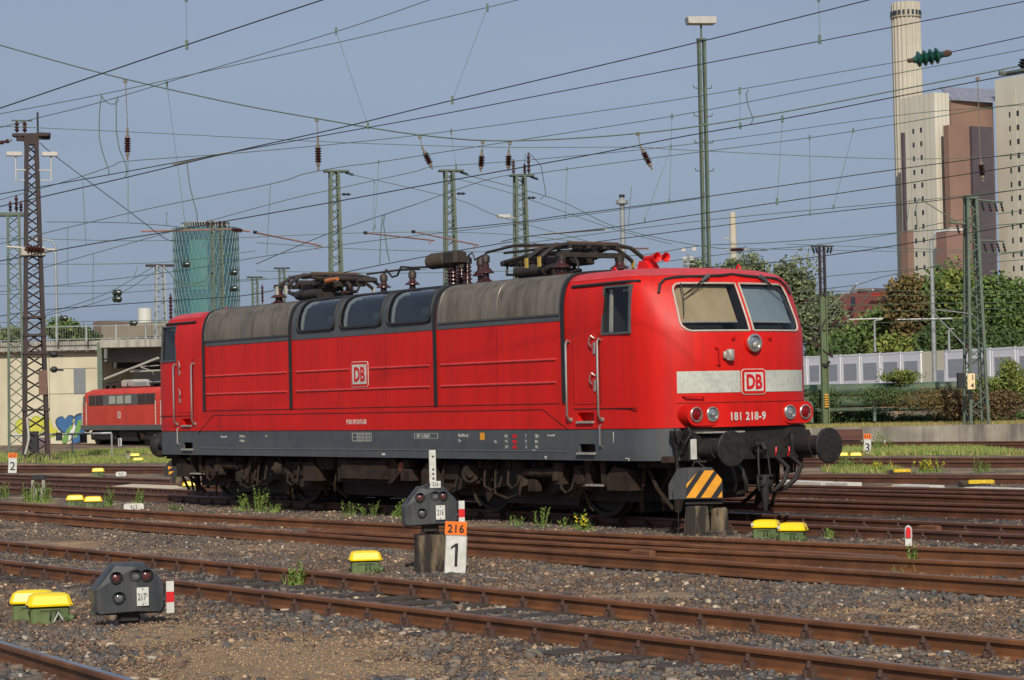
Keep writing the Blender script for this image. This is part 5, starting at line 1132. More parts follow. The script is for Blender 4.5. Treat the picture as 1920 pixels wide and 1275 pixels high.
for px,py,lb in((1650,886,'yellow flowering weeds left of the low point machine'),(1748,885,'tall yellow flowering weed between the tracks'),(1735,886,'small yellow flowering weed left of the tall one'),(1850,886,'green weed patch above the right-hand slabs'),(1600,882,'green weed bush by the right buffer'),(1575,884,'green weed beside the right buffer')): weed(px,py,.34,14,lb,flowers=(px in(1650,1748,1735)),spread=.32)
weed(1640,848,.75,26,'leafy green bush behind board 3',spread=.6)
def grass(poly_fn,N,h,m,name,seed,w=.02):
    rg=np.random.default_rng(seed); pts=poly_fn(rg,N); n=len(pts); a=rg.random(n)*6.28; hh=h*(.4+.9*rg.random(n)); lean=(rg.random((n,2))-.5)*hh[:,None]*.7
    z=np.array([zg(x,y) for x,y in pts]); V=np.zeros((n,3,3)); V[:,0,0]=pts[:,0]-np.cos(a)*w; V[:,0,1]=pts[:,1]-np.sin(a)*w; V[:,1,0]=pts[:,0]+np.cos(a)*w; V[:,1,1]=pts[:,1]+np.sin(a)*w
    V[:,0,2]=V[:,1,2]=z-.03; V[:,2,0]=pts[:,0]+lean[:,0]; V[:,2,1]=pts[:,1]+lean[:,1]; V[:,2,2]=z+hh
    me=bpy.data.meshes.new(name); me.vertices.add(3*n); me.vertices.foreach_set('co',V.reshape(-1)); me.loops.add(3*n); me.loops.foreach_set('vertex_index',np.arange(3*n)); me.polygons.add(n); me.polygons.foreach_set('loop_start',np.arange(0,3*n,3)); me.polygons.foreach_set('loop_total',np.full(n,3)); me.update(); me.validate(); me.materials.append(m)
    o=bpy.data.objects.new(name,me); COL.objects.link(o); return tag(o,kind='stuff')
GRM=mat('grass_blades',srgb(126,150,66),srgb(166,148,98),scale=.9,rough=.85,lo=.42,hi=.58,island=[(0,srgb(112,144,54)),(1,srgb(182,160,108)),(.4,srgb(92,122,48)),(.7,srgb(146,152,78))])
def strip(pa,pb,dep):   # ground strip between two photo points, dep metres deep
    a=G(*pa,-.15); b=G(*pb,-.15)
    def f(rg,N):
        t=rg.random(N); d=rg.random(N)*dep*(.5+.5*np.sin(t*37)**2+.3); return np.stack([a.x+(b.x-a.x)*t,a.y+(b.y-a.y)*t+d],1)
    return f
grass(strip((80,869),(345,868),9),6500,.12,GRM,'grass',11,.025)
grass(strip((100,852),(345,850),12),8000,.20,GRM,'grass',12,.03)
grass(strip((-420,862),(80,868),7),5000,.28,GRM,'grass',13,.03)
grass(strip((1590,854),(1940,853),8),9000,.17,GRM,'grass',14,.03)
grass(strip((1560,887),(1700,886),2),1500,.16,GRM,'grass',15,.02)
# ================================================================== MASTS
def lattice(px,py,Y,tx,ty,w0,w1,m,label,yaw=.3,group='lattice catenary masts',legw=.09,brace=.05,name='lattice_mast',pitch=1.0,zb=None,cat='mast'):
    b=P(px,py,Y); z0=zg(b.x,b.y) if zb is None else zb; H=P(tx,ty,Y).z-z0
    t=empty(name,(b.x,b.y,z0),yaw,label,cat,group)
    def hw(z): return (w0+(w1-w0)*z/H)/2
    for sx_ in(-1,1):
        for sy_ in(-1,1):
            m_=MB(); a=hw(0); c=hw(H)
            q=legw/2; m_.add([(sx_*a+i*q,sy_*a+j*q,-.2) for i,j in((-1,-1),(1,-1),(1,1),(-1,1))]+[(sx_*c+i*q,sy_*c+j*q,H) for i,j in((-1,-1),(1,-1),(1,1),(-1,1))],[(3,2,1,0),(4,5,6,7),(0,1,5,4),(1,2,6,5),(2,3,7,6),(3,0,4,7)]); m_.build('leg',m,t)
    br=MB(); z=.1; k=0
    while z<H-.1:
        h=max(.35,hw(z)*2*pitch); z2=min(H,z+h); a=hw(z); c=hw(z2); s=1 if k%2 else -1
        for (ax_,ay_,bx_,by_) in((-s,-1,s,-1),(s,1,-s,1),(-1,s,-1,-s),(1,-s,1,s)):
            br.tube([(ax_*a,ay_*a,z),(bx_*c,by_*c,z2)],brace/2,n=4,cap=False)
        z=z2; k+=1
    br.build('bracing',m,t); return t,H
def insulator(parent,a,b,r,m=PORC,n=5,cap_=True,name='insulator'):
    a=Vector(a); b=Vector(b); L_=(b-a).length; m_=MB(); pr=[(0,r*.35)]
    for i in range(n):
        z0=L_*(.1+.8*i/n); z1=L_*(.1+.8*(i+1)/n); pr+=[(z0,r*.45),(z0+(z1-z0)*.35,r),(z0+(z1-z0)*.6,r*.9),(z1-.001,r*.45)]
    pr+=[(L_,r*.35)]; m_.lathe(a,b-a,pr,n=10); return m_.build(name,m,parent,smooth=30)
def lampbox(parent,c,w,rz=0):
    m_=MB(); m_.box(c,(w,.28,.16),rz=rz,bev=.02,taper=1.0); return m_.build('lamp_head',LAMPB,parent)
t,H=lattice(68,858,90,56,256,.90,.36,MBROWN,'tall rusty brown lattice mast with two floodlight boxes near its top, far left',yaw=.25,legw=.15,pitch=.62,brace=.085)
m_=MB(); m_.box((0,0,H+.05),(1.45,.4,.13),rz=-.2,bev=.03); m_.box((.45,0,H+.02),(.5,.3,.25),rz=.2); m_.box((.0,0,H-.16),(.55,.5,.35)); m_.box((-.4,0,H-.1),(.3,.2,.16),rz=.3); m_.build('crossarm',MBROWN,t)
m_=MB(); m_.tube([(.25,0,H),(.25,0,H+.95)],.04,n=6); m_.build('top_spike',MBROWN,t)
for x in(-.55,-.25): insulator(t,(x,0,H+.15),(x,0,H+.6),.10,n=3)
insulator(t,(-.75,0,H-.15),(-1.5,.3,H-.3),.09,n=3)
m_=MB(); m_.tube([(-.75,0,H+.62),(.05,0,H+.62)],.03,n=5); m_.build('busbar',MGREEN,t)
for s,xx in((-1,-.62),(1,.72)):
    lampbox(t,(xx-.05,-.3,H-.72),.62); m_=MB(); m_.tube([(xx,-.3,H-.8),(xx,-.3,H-1.75),(s*.3,-.3,H-1.75)],.035,n=5); m_.tube([(xx,-.3,H-1.35),(s*.25,-.3,H-1.35)],.03,n=5); m_.build('lamp_bracket',LAMPB,t)
m_=MB(); m_.box((.0,0,8.15),(.95,.95,.35),bev=.05); m_.tube([(-1.0,0,8.35),(.9,-.2,8.2)],.05,n=5); m_.build('white_collar',TRIM,t); insulator(t,(-.35,-.5,8.25),(.4,-.5,8.2),.17,n=5)
m_=MB(); m_.box((.28,-.45,3.05),(.33,.2,.95),bev=.02); m_.build('brown_weight_block',mat('brown_weight',srgb(124,96,82),srgb(108,84,72),rough=.9),t)
for zz in(2.0,4.2,4.9,5.6): m_=MB(); m_.box((0,0,zz),(1.15-.05*zz,1.15-.05*zz,.09)); m_.build('ring_frame',MBROWN,t)
m_=MB(); m_.box((0,0,-.02),(1.9,1.6,.3),bev=.05); m_.build('foundation',CONC,t)
m_=MB(); m_.tube([(-.35,-.7,1.7),(-.3,-.8,.9),(-.45,-.8,.3)],.05,n=6); m_.build('cable_conduit',STEEL,t)
t,H=lattice(32,858,93,38,402,.62,.44,MGREEN,'green lattice mast standing left of the tall rusty mast',yaw=.2,legw=.10,pitch=.8)
m_=MB(); m_.box((0,0,H),(1.3,.5,.14),bev=.02); m_.build('crossarm',MGREEN,t)
for x,h in((-.12,.55),(.12,.8),(.3,.5)): insulator(t,(x,0,H+.1),(x,0,H+h),.08,n=3)
for px,Y,ty,w0,w1,lb,tl in((625,106,322,.72,.34,'green lattice mast left of the three above the locomotive roof',0),(841,107,321,.75,.34,'green lattice mast in the middle of the three above the roof',0),(974,110,330,.85,.42,'green lattice mast with insulators on its head behind the front pantograph',1)):
    t,H=lattice(px+10,780,Y,px-1,ty,w0,w1,MGREEN,lb,yaw=.25,legw=.12,pitch=.6,brace=.06)
    m_=MB(); m_.box((.1,0,H+.02),(1.15,.5,.09),bev=.02); m_.build('crossarm',MGREEN,t); insulator(t,(.5,0,H-.02),(.95,.1,H-.15),.07,m=SEAM,n=3)
    insulator(t,(.3,-.1,H-1.05),(.75,-.1,H-1.05),.07,m=SEAM,n=2)
    if tl:
        for x,h in((-.3,.8),(.25,.6),(.45,1.1)): insulator(t,(x,0,H+.08),(x,0,H+h),.09,n=4)
        m_=MB(); m_.tube([(.25,0,H+.6),(.3,0,H+1.0),(.45,0,H+1.15),(1.1,.1,H+.5),(1.3,.1,H-.9),(1.0,.1,H-1.1)],.015,n=4); m_.build('jumper',WIREC,t)
        lampbox(t,(-.9,-.3,H-1.95),.62); m_=MB(); m_.tube([(-.6,-.3,H-1.95),(-.2,-.2,H-2.1)],.03,n=5); m_.build('lamp_bracket',LAMPB,t)
# right-hand masts
t,H=lattice(1831,797,92,1822,368,.74,.34,MGREEN,'green lattice mast carrying the 1 over 4 board on the right',yaw=.15,legw=.11,pitch=.75)
m_=MB(); m_.box((0,0,H-.05),(.5,.5,.12)); m_.tube([(-.9,0,H-1.05),(.3,0,H-1.15)],.04,n=5); m_.tube([(0,0,H-.12),(1.35,0,H-.25)],.04,n=5); m_.tube([(0,0,H-1.75),(1.35,0,H-1.8)],.035,n=5); m_.build('crossarm',MGREEN,t)
for x,z in((.45,-.2),(.75,-.25),(1.0,-.25),(1.25,-.25),(-.6,-1.1),(-.35,-1.1),(.5,-1.85),(.8,-1.85),(1.05,-1.85),(1.3,-1.85)): insulator(t,(x,0,H+z),(x+.1,0,H+z-.4),.055,m=SEAM,n=3)
c_=MB(); c_.tube([(-.15,-.2,1.665+1.15),(-1.95,-.6,1.665+2.9)],.03,n=6); c_.tube([(-.1,-.2,1.665+2.75),(-1.95,-.6,1.665+2.95)],.025,n=6); c_.build('cantilever',GALV,t); insulator(t,(-.2,-.22,2.9),(-.5,-.3,3.2),.07,n=3); insulator(t,(-.15,-.2,4.4),(-.45,-.25,4.42),.07,n=3)
b=P(1821,715,91); o=empty('kilometre_board',(b.x,b.y,b.z-.32),.1,'cream board reading 1 over 4 with a dark box beside it, on the green mast','sign')
m_=MB(); m_.box((0,0,.32),(.30,.03,.62)); q=m_.build('number_board',mat('cream_board',srgb(232,208,160),srgb(222,198,150),rough=.6),o)
text('1',.2,BLACK,q,(.06,-.018,.38),(1,0,0),(0,0,1),align='CENTER',off=.004); text('4',.2,BLACK,q,(.04,-.018,.06),(1,0,0),(0,0,1),align='CENTER',off=.004); m_=MB(); m_.box((-.4,.05,.36),(.28,.2,.6)); m_.box((-.2,.05,.4),(.2,.05,.05)); m_.build('dark_box',SEAM,o)
# olive mast by the locomotive front
b=P(1549,800,97); z0=zg(b.x,b.y); H=P(1541,462,97).z-z0; t=empty('catenary_mast',(b.x,b.y,z0),.2,'olive steel mast with lattice top and cross arm just right of the locomotive','mast')
zt=P(1544,556,97).z-z0
m_=MB()
for x in(-.12,.12): m_.box((x,0,zt/2),(.05,.22,zt))
m_.box((0,0,zt/2),(.2,.03,zt)); m_.build('pole',MGRN2,t)
m_=MB()
for x in(-.1,.1):
    for y in(-.1,.1): m_.box((x,y,(zt+H)/2),(.05,.05,H-zt))
z=zt; k=0
while z<H-.2: s=1 if k%2 else -1; m_.tube([(-s*.1,-.1,z),(s*.1,-.1,z+.22)],.02,n=4); z+=.22; k+=1
m_.build('lattice_top',MBROWN,t); m_=MB(); m_.box((.02,0,H),(.98,.12,.06)); m_.build('crossarm',MBROWN,t)
for s in(-1,1):
    for q in(.28,.42): insulator(t,(s*q+.02,0,H-.03),(s*(q-.07)+.02,0,H-.3),.06,m=SEAM,n=3)
m_=MB(); m_.box((0,-.13,2.6),(.30,.04,.12)); m_.cyl((.14,-.1,2.7),(.14,-.2,2.7),.06,n=10); m_.build('clamp',SEAM,t)
m_=MB()
for i in range(6): m_.box((.0,-.125,.85+i*.1),(.16,.01,.05),rz=0)
m_.build('warning_stripes',STRY,t)
m_=MB(); m_.tube([(.15,0,4.6),(-.55-.0,-.3,3.55)],.03,n=6); m_.tube([(.15,0,4.0),(-.75,-.2,4.3)],.03,n=6); m_.tube([(.15,0,3.0),(-.6,-.2,3.8)],.03,n=6); m_.tube([(-.8,0,5.3),(.5,0,5.2)],.02,n=5); m_.build('cantilever',MBROWN,t)
for a_,b_ in(((.3,0,4.2),(.62,-.1,4.45)),((-.2,-.1,3.5),(-.5,-.2,3.3)),((.1,-.1,3.1),(.35,-.1,2.9)),((-.3,-.1,4.1),(-.6,-.1,4.2)),((-.6,0,5.3),(-.9,0,5.32))): insulator(t,a_,b_,.07,n=3)
for (x0,y0,x1,y1),lb in(((1551,607,1607,532),'white diagonal cantilever tube left of the brick building, upper one'),((1584,604,1637,543),'white diagonal cantilever tube in front of the brick building, lower one')):
    a=P(x0,y0,104); b=P(x1,y1,100); o=MB(); o.tube([a,b],.035,n=6); o.tube([b,P(x1-60 if x1<1620 else x1-35,y1+50 if x1<1620 else y1-2,102)],.02,n=5); tag(o.build('cantilever_tube',WHITE,None),lb,'cantilever','white cantilever tubes')
for (x0,x1,y,lb) in((1592,1656,598,'horizontal white steady tube before the brick building'),(1682,1786,598,'horizontal white steady tube over the bushes, right')):
    o=MB(); o.tube([P(x0,y+1,105),P(x1,y-1,105)],.03,n=6); tag(o.build('steady_tube',WHITE,None),lb,'steady arm','white cantilever tubes')
# floodlight mast
b=P(1332,800,82); z0=zg(b.x,b.y); H=P(1314,74,82).z-z0; t=empty('floodlight_mast',(b.x,b.y,z0),.35,'tall green twin-channel mast with a box lamp on top, behind the locomotive cab','mast')
for x in(-.11,.11): m_=MB(); m_.box((x*.9,0,H/2),(.09,.16,H)); m_.build('channel',MGREEN,t)
m_=MB(); z=.5
while z<H: m_.box((0,0,z),(.2,.05,.05)); z+=.62
for z in(H-1.75,H-2.75,H-3.7,H-4.7):
    for s in(-1,1): m_.tube([(s*.14,0,z),(s*.34,0,z+.02),(s*.36,0,z+.12)],.02,n=5)
m_.build('rungs',MGREEN,t); m_=MB(); m_.cyl((0,0,H),(0,0,H+.52),.04,n=8); m_.box((0,0,H),(.32,.22,.06)); m_.build('top_pole',MGREEN,t)
m_=MB(); m_.box((0,0,H+.66),(1.0,.5,.24),rz=-.2,bev=.02,taper=1.08); m_.build('lamp_head',LAMPB,t)
# street lamps
def lamp(px,py,Y,tx,ty,r,m,label,arm=-1,zb=None):
    b=P(px,py,Y); H=P(tx,ty,Y).z-b.z; t=empty('street_lamp',b,0,label,'street lamp'); m_=MB(); m_.tube([(0,0,0),(0,0,H*.93),(arm*H*.03,0,H*.99),(arm*H*.13,0,H)],[r,r*.75,r*.6,r*.5],n=8); m_.build('pole',m,t,smooth=50)
    m_=MB(); m_.box((arm*H*.17,0,H+.02),(H*.12,.3,H*.022),bev=H*.004); m_.build('lamp_head',LAMPB,t)
lamp(107,645,172,104,449,.12,GALV,'grey street lamp on the bridge right of the rusty mast',arm=-1)
lamp(1753,720,118,1746,432,.13,GALV,'grey street lamp pole in front of the bushes on the right',arm=1)
lamp(1641,660,150,1640,600,.08,GALV,'short grey lamp pole before the hedge under the brick building',arm=1)
lamp(1780,660,150,1778,617,.09,GALV,'short grey pole above the white cabins',arm=1)
# distant masts
t,H=lattice(302,645,180,298,498,.95,.55,GALV,'pale galvanised lattice mast left of the green round tower',yaw=.3,group='distant lattice masts',zb=5.5,legw=.12,brace=.1,pitch=.8); m_=MB(); m_.box((0,0,H),(2.2,.2,.2)); m_.build('crossarm',MBROWN,t); insulator(t,(.8,0,H-2.2),(.8,0,H-4.4),.15,n=6)
t,H=lattice(410,640,150,403,424,.75,.55,MGREEN,'weathered lattice mast in front of the green round tower',yaw=.3,group='distant lattice masts',legw=.1,pitch=.7)
m_=MB(); m_.tube([(-4.9,0,H-.35),(1.0,0,H-.2),(2.2,0,H-.35)],.06,n=6); m_.build('crossarm',TUBE,t); insulator(t,(.9,-.1,H-.22),(1.7,-.1,H-.3),.17,n=6)
for x in(-.6,-.3,.2,.5): insulator(t,(x,0,H-.1),(x,0,H+.35),.12,n=2)
m_=MB(); m_.tube([(2.4,0,H-.4),(6.6,0,H-1.2)],.055,n=6); m_.build('steady_tube',TUBE,t)
for px,ty,lb in((476,520,'small distant mast right of the green tower'),(527,503,'small distant mast above the rear pantograph')):
    t,H=lattice(px+4,640,190,px,ty,.5,.4,MGREEN,lb,group='distant lattice masts',legw=.1,pitch=.9); m_=MB(); m_.box((0,0,H),(1.3,.2,.12)); m_.build('crossarm',SEAM,t); insulator(t,(.6,0,H-.6),(.6,0,H-2.2),.12,n=5)
for x0,y0,x1,y1,lb in((688,437,814,451,'rusty steady tube between the left and middle masts'),(778,435,897,460,'rusty steady tube left of the middle mast head'),(481,436,602,461,'rusty steady tube right of the green tower')):
    o=MB(); o.tube([P(x0,y0,100),P(x1,y1,92)],.035,n=6); o.tube([P(x1-8,y1-1,92),P(x1-8,y1+7,92)],.03,n=5); o=o.build('steady_tube',TUBE,None); tag(o,lb,'steady arm','rusty steady tubes'); insulator(o,P(x0-7,y0-1,100),P(x0+2,y0,100),.09,m=SEAM,n=2)
o=MB(); o.tube([P(1020,439,75),P(1136,430,68)],.03,n=6); tag(o.build('steady_tube',TRIM,None),'pale steady tube above the front pantograph','steady arm','rusty steady tubes')
o=MB(); o.tube([P(948,462,98),P(1216,466,88)],.035,n=6); tag(o.build('steady_tube',TUBE,None),'rusty steady tube crossing right behind the front pantograph','steady arm','rusty steady tubes')
o=MB(); o.tube([P(325,308,48),P(428,286,44)],.022,n=6); tag(o.build('steady_tube',TRIM,None),'pale steady tube on the dark contact wire, upper left','steady arm','rusty steady tubes')
# ================================================================== OVERHEAD WIRES
WG='overhead wires above the yard'
def inv(pts,Ya,Yb):
    x0,x1=pts[0][0],pts[-1][0]
    return [P(x,y,1/((1/Ya)+((1/Yb)-(1/Ya))*(x-x0)/((x1-x0) or 1))) for x,y in pts]
def zY(px,py,z): return G(px,py,z).y
def wire(label,pts,Ya,Yb,wpx,m,drops=(),name='overhead_wire',cat='wire'):
    Q=inv(pts,Ya,Yb)
    # small smoothing by Catmull-Rom
    out=[]
    for i in range(len(Q)-1):
        p0=Q[max(0,i-1)]; p1=Q[i]; p2=Q[i+1]; p3=Q[min(len(Q)-1,i+2)]
        for k in range(5):
            t=k/5; out.append(.5*((2*p1)+(p2-p0)*t+(2*p0-5*p1+4*p2-p3)*t*t+(3*p1-p0-3*p2+p3)*t**3))
    out.append(Q[-1])
    if len(Q)==2: out=Q
    if pts[0][0]<=0: out=[out[0]+(out[0]-out[1]).normalized()*26]+out      # carry on past the picture edge
    if pts[-1][0]>=1920 or pts[-1][1]<0: out=out+[out[-1]+(out[-1]-out[-2]).normalized()*14]
    r=[wpx*.5*q.y/FP for q in out]
    o=MB(); o.tube(out,r,n=5); o=o.build(name,m,None); tag(o,label,cat,WG)
    for d in drops:
        Yd=1/((1/Ya)+((1/Yb)-(1/Ya))*(d[0]-pts[0][0])/(pts[-1][0]-pts[0][0])); k=MB(); k.tube([P(x,y,Yd) for x,y in ([(d[0],d[1]),(d[2],d[3])] if len(d)==4 else d[0:0])],.5*1.1*Yd/FP,n=4)
        k.box(P(d[0],d[1],Yd),(.03,.03,.10)); k.box(P(d[2],d[3],Yd),(.03,.03,.10)); k.build('dropper',WIREG,o)
    return o
def cw(label,pts,z,wpx,m,drops=()): return wire(label,pts,zY(*pts[0],z),zY(*pts[-1],z),wpx,m,drops)
# dark contact wires
cw('thick dark wire running off the top edge left of centre',[(-30,213),(350,84),(640,-12)],5.6,2.6,WIREC,[(350,84,349,-6)])
cw('dark contact wire crossing the whole upper picture to the top right',[(-30,394),(235,333),(430,286),(640,239),(848,188),(1280,86),(1660,-8)],5.6,2.2,WIREC,[(848,188,914,14)])
cw('dark wire ending at the upper right corner above the chimney',[(-30,369),(202,328),(430,286),(640,248),(850,210),(1280,127),(1950,-3)],5.7,1.9,WIREC,[(690,236,630,58),(1537,74,1535,-5)])
cw('double green span wire sagging low from the upper left to the upper right',[(-30,76),(190,137),(420,190),(593,222),(787,253),(957,264),(1197,250),(1400,222),(1677,170),(1950,116)],8.0,2.6,WIREG)
cw('green messenger wire rising off the top edge in the middle',[(-30,219),(190,177),(367,138),(640,78),(913,14),(1000,-8)],7.2,1.6,WIREG)
cw('green messenger wire rising to the top edge over the left mast',[(-30,247),(67,222),(187,192),(367,138),(628,60),(830,-9)],7.2,1.6,WIREG,[(313,158,348,425)])
wire('nearly level thin wire sagging across the picture behind the span wire',[(-30,235),(300,250),(640,267),(930,276),(1187,276),(1280,281),(1680,298),(1950,289)],70,60,1.3,WIREG)
wire('thin green wire ending in the large green glass insulator',[(-30,383),(130,338),(213,310),(240,302),(430,288),(640,269),(787,253),(965,230),(1280,185),(1677,117),(1706,112)],50,32,1.5,WIREG)
wire('thin wire from the large glass insulator to the right edge',[(1782,98),(1950,62)],31,29,1.8,WIREC)
cw('green wire passing just below the span wire on the right',[(-20,462),(253,397),(507,345),(567,327),(640,313),(710,304),(907,273),(1260,218),(1500,172),(1950,87)],7.2,1.5,WIREG,[(710,304,703,425),(1260,218,1255,378)])
cw('green wire rising from the left mast heads to the right edge',[(60,508),(480,390),(640,352),(777,322),(813,313),(990,300),(1280,272),(1677,217),(1860,201),(1950,190)],7.4,1.3,WIREG,[(702,341,700,430),(313,400,312,420)])
cw('dark green contact wire from the left edge through the middle mast',[(-30,495),(163,459),(300,437),(433,413),(640,376),(873,333),(1103,291),(1280,256),(1467,223),(1677,182),(1950,130)],5.7,2.1,WIREC,[(846,247,855,312),(1467,223,1457,378),(1387,170,1388,236)])
cw('thin wire through the right end of the middle insulators',[(780,383),(920,335),(1007,325),(1063,317),(1280,289),(1520,258),(1677,233),(1860,202),(1950,196)],7.0,1.4,WIREG,[(1518,258,1519,401),(1600,245,1563,388),(1063,317,1060,407)])
cw('dark contact wire between the power plant and the middle mast',[(840,430),(983,415),(1050,405),(1280,375),(1677,318),(1950,283)],5.7,1.7,WIREC)
cw('second dark contact wire below it ending behind the right mast',[(940,453),(990,443),(1136,428),(1280,406),(1677,347),(1950,305)],5.7,1.7,WIREC,[(1258,275,1209,412)])
cw('paired wire above the far trees, upper one',[(940,462),(1280,418),(1563,390),(1780,370),(1950,351)],6.6,1.4,WIREG)
cw('paired wire above the far trees, lower one',[(960,474),(1337,425),(1520,402),(1780,373),(1950,350)],6.3,1.6,WIREC)
for lb,pts,Ya,Yb,wp in(
 ('level thin wire starting at the white collar of the rusty mast',[(85,416),(241,418),(334,425)],88,120,1.3),
 ('level wire ending at the green round tower, left',[(-20,447),(83,448),(306,451),(700,436),(960,440),(1200,470)],100,100,1.3),
 ('thin wire falling from the left mast head to the right',[(653,326),(850,372),(933,405),(1110,455)],100,80,1.3),
 ('thin wire falling from the middle mast head to the floodlight mast',[(870,327),(1040,373),(1153,425),(1311,461),(1440,470)],100,80,1.5),
 ('thin wire crossing the one from the middle mast head',[(847,333),(957,362),(1137,425),(1260,458)],100,84,1.3),
 ('pale guy rope falling from the rusty mast lamp to the green tower',[(75,268),(113,300),(243,397),(306,445),(325,452)],90,120,1.6),
 ('low wire rising behind the left mast to the pantograph',[(-20,549),(290,514),(480,483),(686,453),(960,421),(1314,372)],110,60,1.4),
 ('dark low wire passing left mast at mid height',[(-20,596),(85,581),(330,563),(480,551),(640,512),(814,478),(960,453)],110,70,1.7),
 ('low level wire left of the tower, upper',[(-20,495),(290,493),(480,470)],120,110,1.2),
 ('low level wire left of the tower, middle',[(-20,536),(250,535),(500,522)],120,110,1.2),
 ('low level wire left of the tower, lower',[(-20,552),(240,548),(480,525),(800,505)],120,90,1.2),
 ('steep wire joining the pale lattice mast from the left',[(85,588),(200,550),(288,500)],120,170,1.3),
 ('second steep wire joining the pale lattice mast',[(85,592),(215,555),(300,503)],120,170,1.3),
 ('wire climbing behind the left green mast',[(480,495),(605,442),(700,409),(780,383)],95,70,1.6),
 ('thin wire at the height of the rear pantograph',[(480,455),(700,468),(960,473)],100,95,1.2),
 ('thin wire just above the rear pantograph',[(480,508),(740,512),(960,508),(1010,506)],100,95,1.2),
 ('thin wire left of the horn above the cab roof',[(1000,456),(1170,480),(1311,461),(1440,455),(1676,437),(1950,416)],85,70,1.6),
 ('wire over the cab roof to the right-hand mast',[(1170,500),(1330,480),(1440,467),(1523,460),(1676,438),(1776,416),(1950,390)],85,70,1.4),
 ('dark wire over the cab roof dipping behind the olive mast',[(1240,508),(1440,493),(1535,481),(1681,460),(1950,414)],70,55,1.8),
 ('wire across the power plant base, upper',[(1500,526),(1563,517),(1681,507),(1950,484)],110,95,1.3),
 ('wire across the power plant base, lower',[(1500,545),(1600,535),(1681,513),(1950,464)],110,95,1.4),
 ('thin level wire across the power plant above the trees',[(1400,462),(1440,467),(1920,475),(1950,475)],120,110,1.2),
 ('green level wire across the tree tops, upper',[(1500,546),(1950,545)],108,100,1.3),
 ('green level wire across the trees, second',[(1500,556),(1950,552)],108,100,1.3),
 ('green level wire across the trees, third',[(1500,573),(1950,566)],108,100,1.3),
 ('green level wire across the trees, fourth',[(1505,586),(1950,577)],108,100,1.2),
 ('green level wire across the trees, lowest',[(1505,612),(1700,603),(1950,590)],108,100,1.3),
 ('thin wire near the street lamp on the left',[(-20,605),(330,600)],120,110,1.1),
 ('thin wire above the bridge railing on the left',[(-20,615),(330,603)],130,130,1.1)): wire(lb,pts,Ya,Yb,wp,WIREG if 'dark' not in lb else WIREC)
# messenger droppers hanging low on the left and right, as their own short wires
for i,(x0,y0,x1,y1,Y,lb) in enumerate(((127,427,127,538,110,'vertical dropper wire left of the street lamp'),(257,500,253,517,110,'short dropper wire left of the tower'),(175,475,174,575,110,'vertical dropper wire above the double weight'),(155,340,161,458,48,'slanting dropper wire right of the rusty mast'),(240,302,240,418,48,'dropper wire under the leftmost hanging insulator'),(507,345,500,480,60,'dropper wire between tower and left mast'),(1184,350,1178,425,60,'thin dropper wire left of the chimney'),(1706,373,1700,425,90,'thin dropper wire on the power plant'))):
    wire(lb,[(x0,y0),(x1,y1)],Y,Y,1.1,WIREG,name='dropper_wire')
for pts,Y,lb in(([(190,178),(186,215),(186,260),(192,285),(202,315),(205,322),(202,329)],46,'left leg of the looped green jumper cable at upper left'),([(190,179),(197,190),(207,195),(215,195),(222,188),(221,181),(218,188),(218,245),(224,280),(237,310),(238,325),(234,333)],46,'looped green jumper cable hanging at upper left'),([(350,300),(355,345),(362,375),(369,400),(370,422)],46,'thin jumper cable hanging over the tower'),([(1403,168),(1399,176),(1403,200),(1412,222),(1410,229),(1407,233)],34,'dark S-shaped jumper cable near the upper right'),([(712,496),(714,440),(717,405),(722,403),(720,410),(719,420),(726,470),(730,490)],80,'looped jumper cable between left and middle masts'),([(1720,425),(1717,390),(1722,372),(1740,382),(1800,420)],95,'curved cable on the power plant facade'),([(306,500),(330,525),(360,535),(385,525),(400,505)],150,'sagging cable from the pale mast to the tower mast')):
    Q=[P(x,y,Y) for x,y in pts]; o=MB(); o.tube(Q,.5*2.0*Y/FP,n=5); tag(o.build('jumper_cable',WIREG,None),lb,'cable','hanging jumper cables')
# hanging insulators of the span wire
for i,(x0,y0,xa,ya,xb,yb,lb) in enumerate(((235,152,239,240,239,300,'leftmost brown insulator string on a long wire'),(594,225,596,258,597,320,'brown insulator string left of the mast trio'),(787,256,791,275,811,317,'slanting brown insulator string left of the middle mast'),(905,266,904,280,901,322,'upright brown insulator string right of the middle mast'),(956,268,954,280,953,320,'upright brown insulator string over the third mast'),(1196,251,1200,272,1223,318,'slanting brown insulator string left of the floodlight mast'),(1833,148,1838,295,1843,340,'brown insulator string on a long wire before the power plant'))):
    Y=58; a=P(x0,y0,Y); t=empty('hanging_insulator',a,0,lb,'insulator','brown hanging insulator strings'); A=P(xa,ya,Y)-a; B=P(xb,yb,Y)-a
    m_=MB(); m_.tube([(0,0,.03),A],.012,n=5); m_.box((0,0,0),(.09,.06,.10),bev=.01); m_.build('suspension_wire',DSTEEL,t)
    D=B-A; m_=MB(); m_.tube([A,A+D*.3],.03,n=6); m_.tube([A+D*.78,B],.028,n=6); m_.cyl(A+D*.22,A+D*.32,.05,n=8); m_.cyl(A+D*.76,A+D*.86,.05,n=8); m_.build('clamp',DSTEEL,t); insulator(t,A+D*.24,A+D*.82,.09,n=6)
b=P(1742,106,31); t=empty('glass_insulator',b,0,'large green glass disc insulator hanging beside the chimney','insulator'); A=P(1712,113,31)-b; B=P(1768,102,31)-b; insulator(t,A,B,.115,m=INSG,n=4); m_=MB(); m_.tube([P(1702,114,31)-b,A],.03,n=6); m_.tube([B,P(1776,100,31)-b,P(1784,99,31)-b],[.04,.05,.03],n=6); m_.build('clamp',CLIP,t)
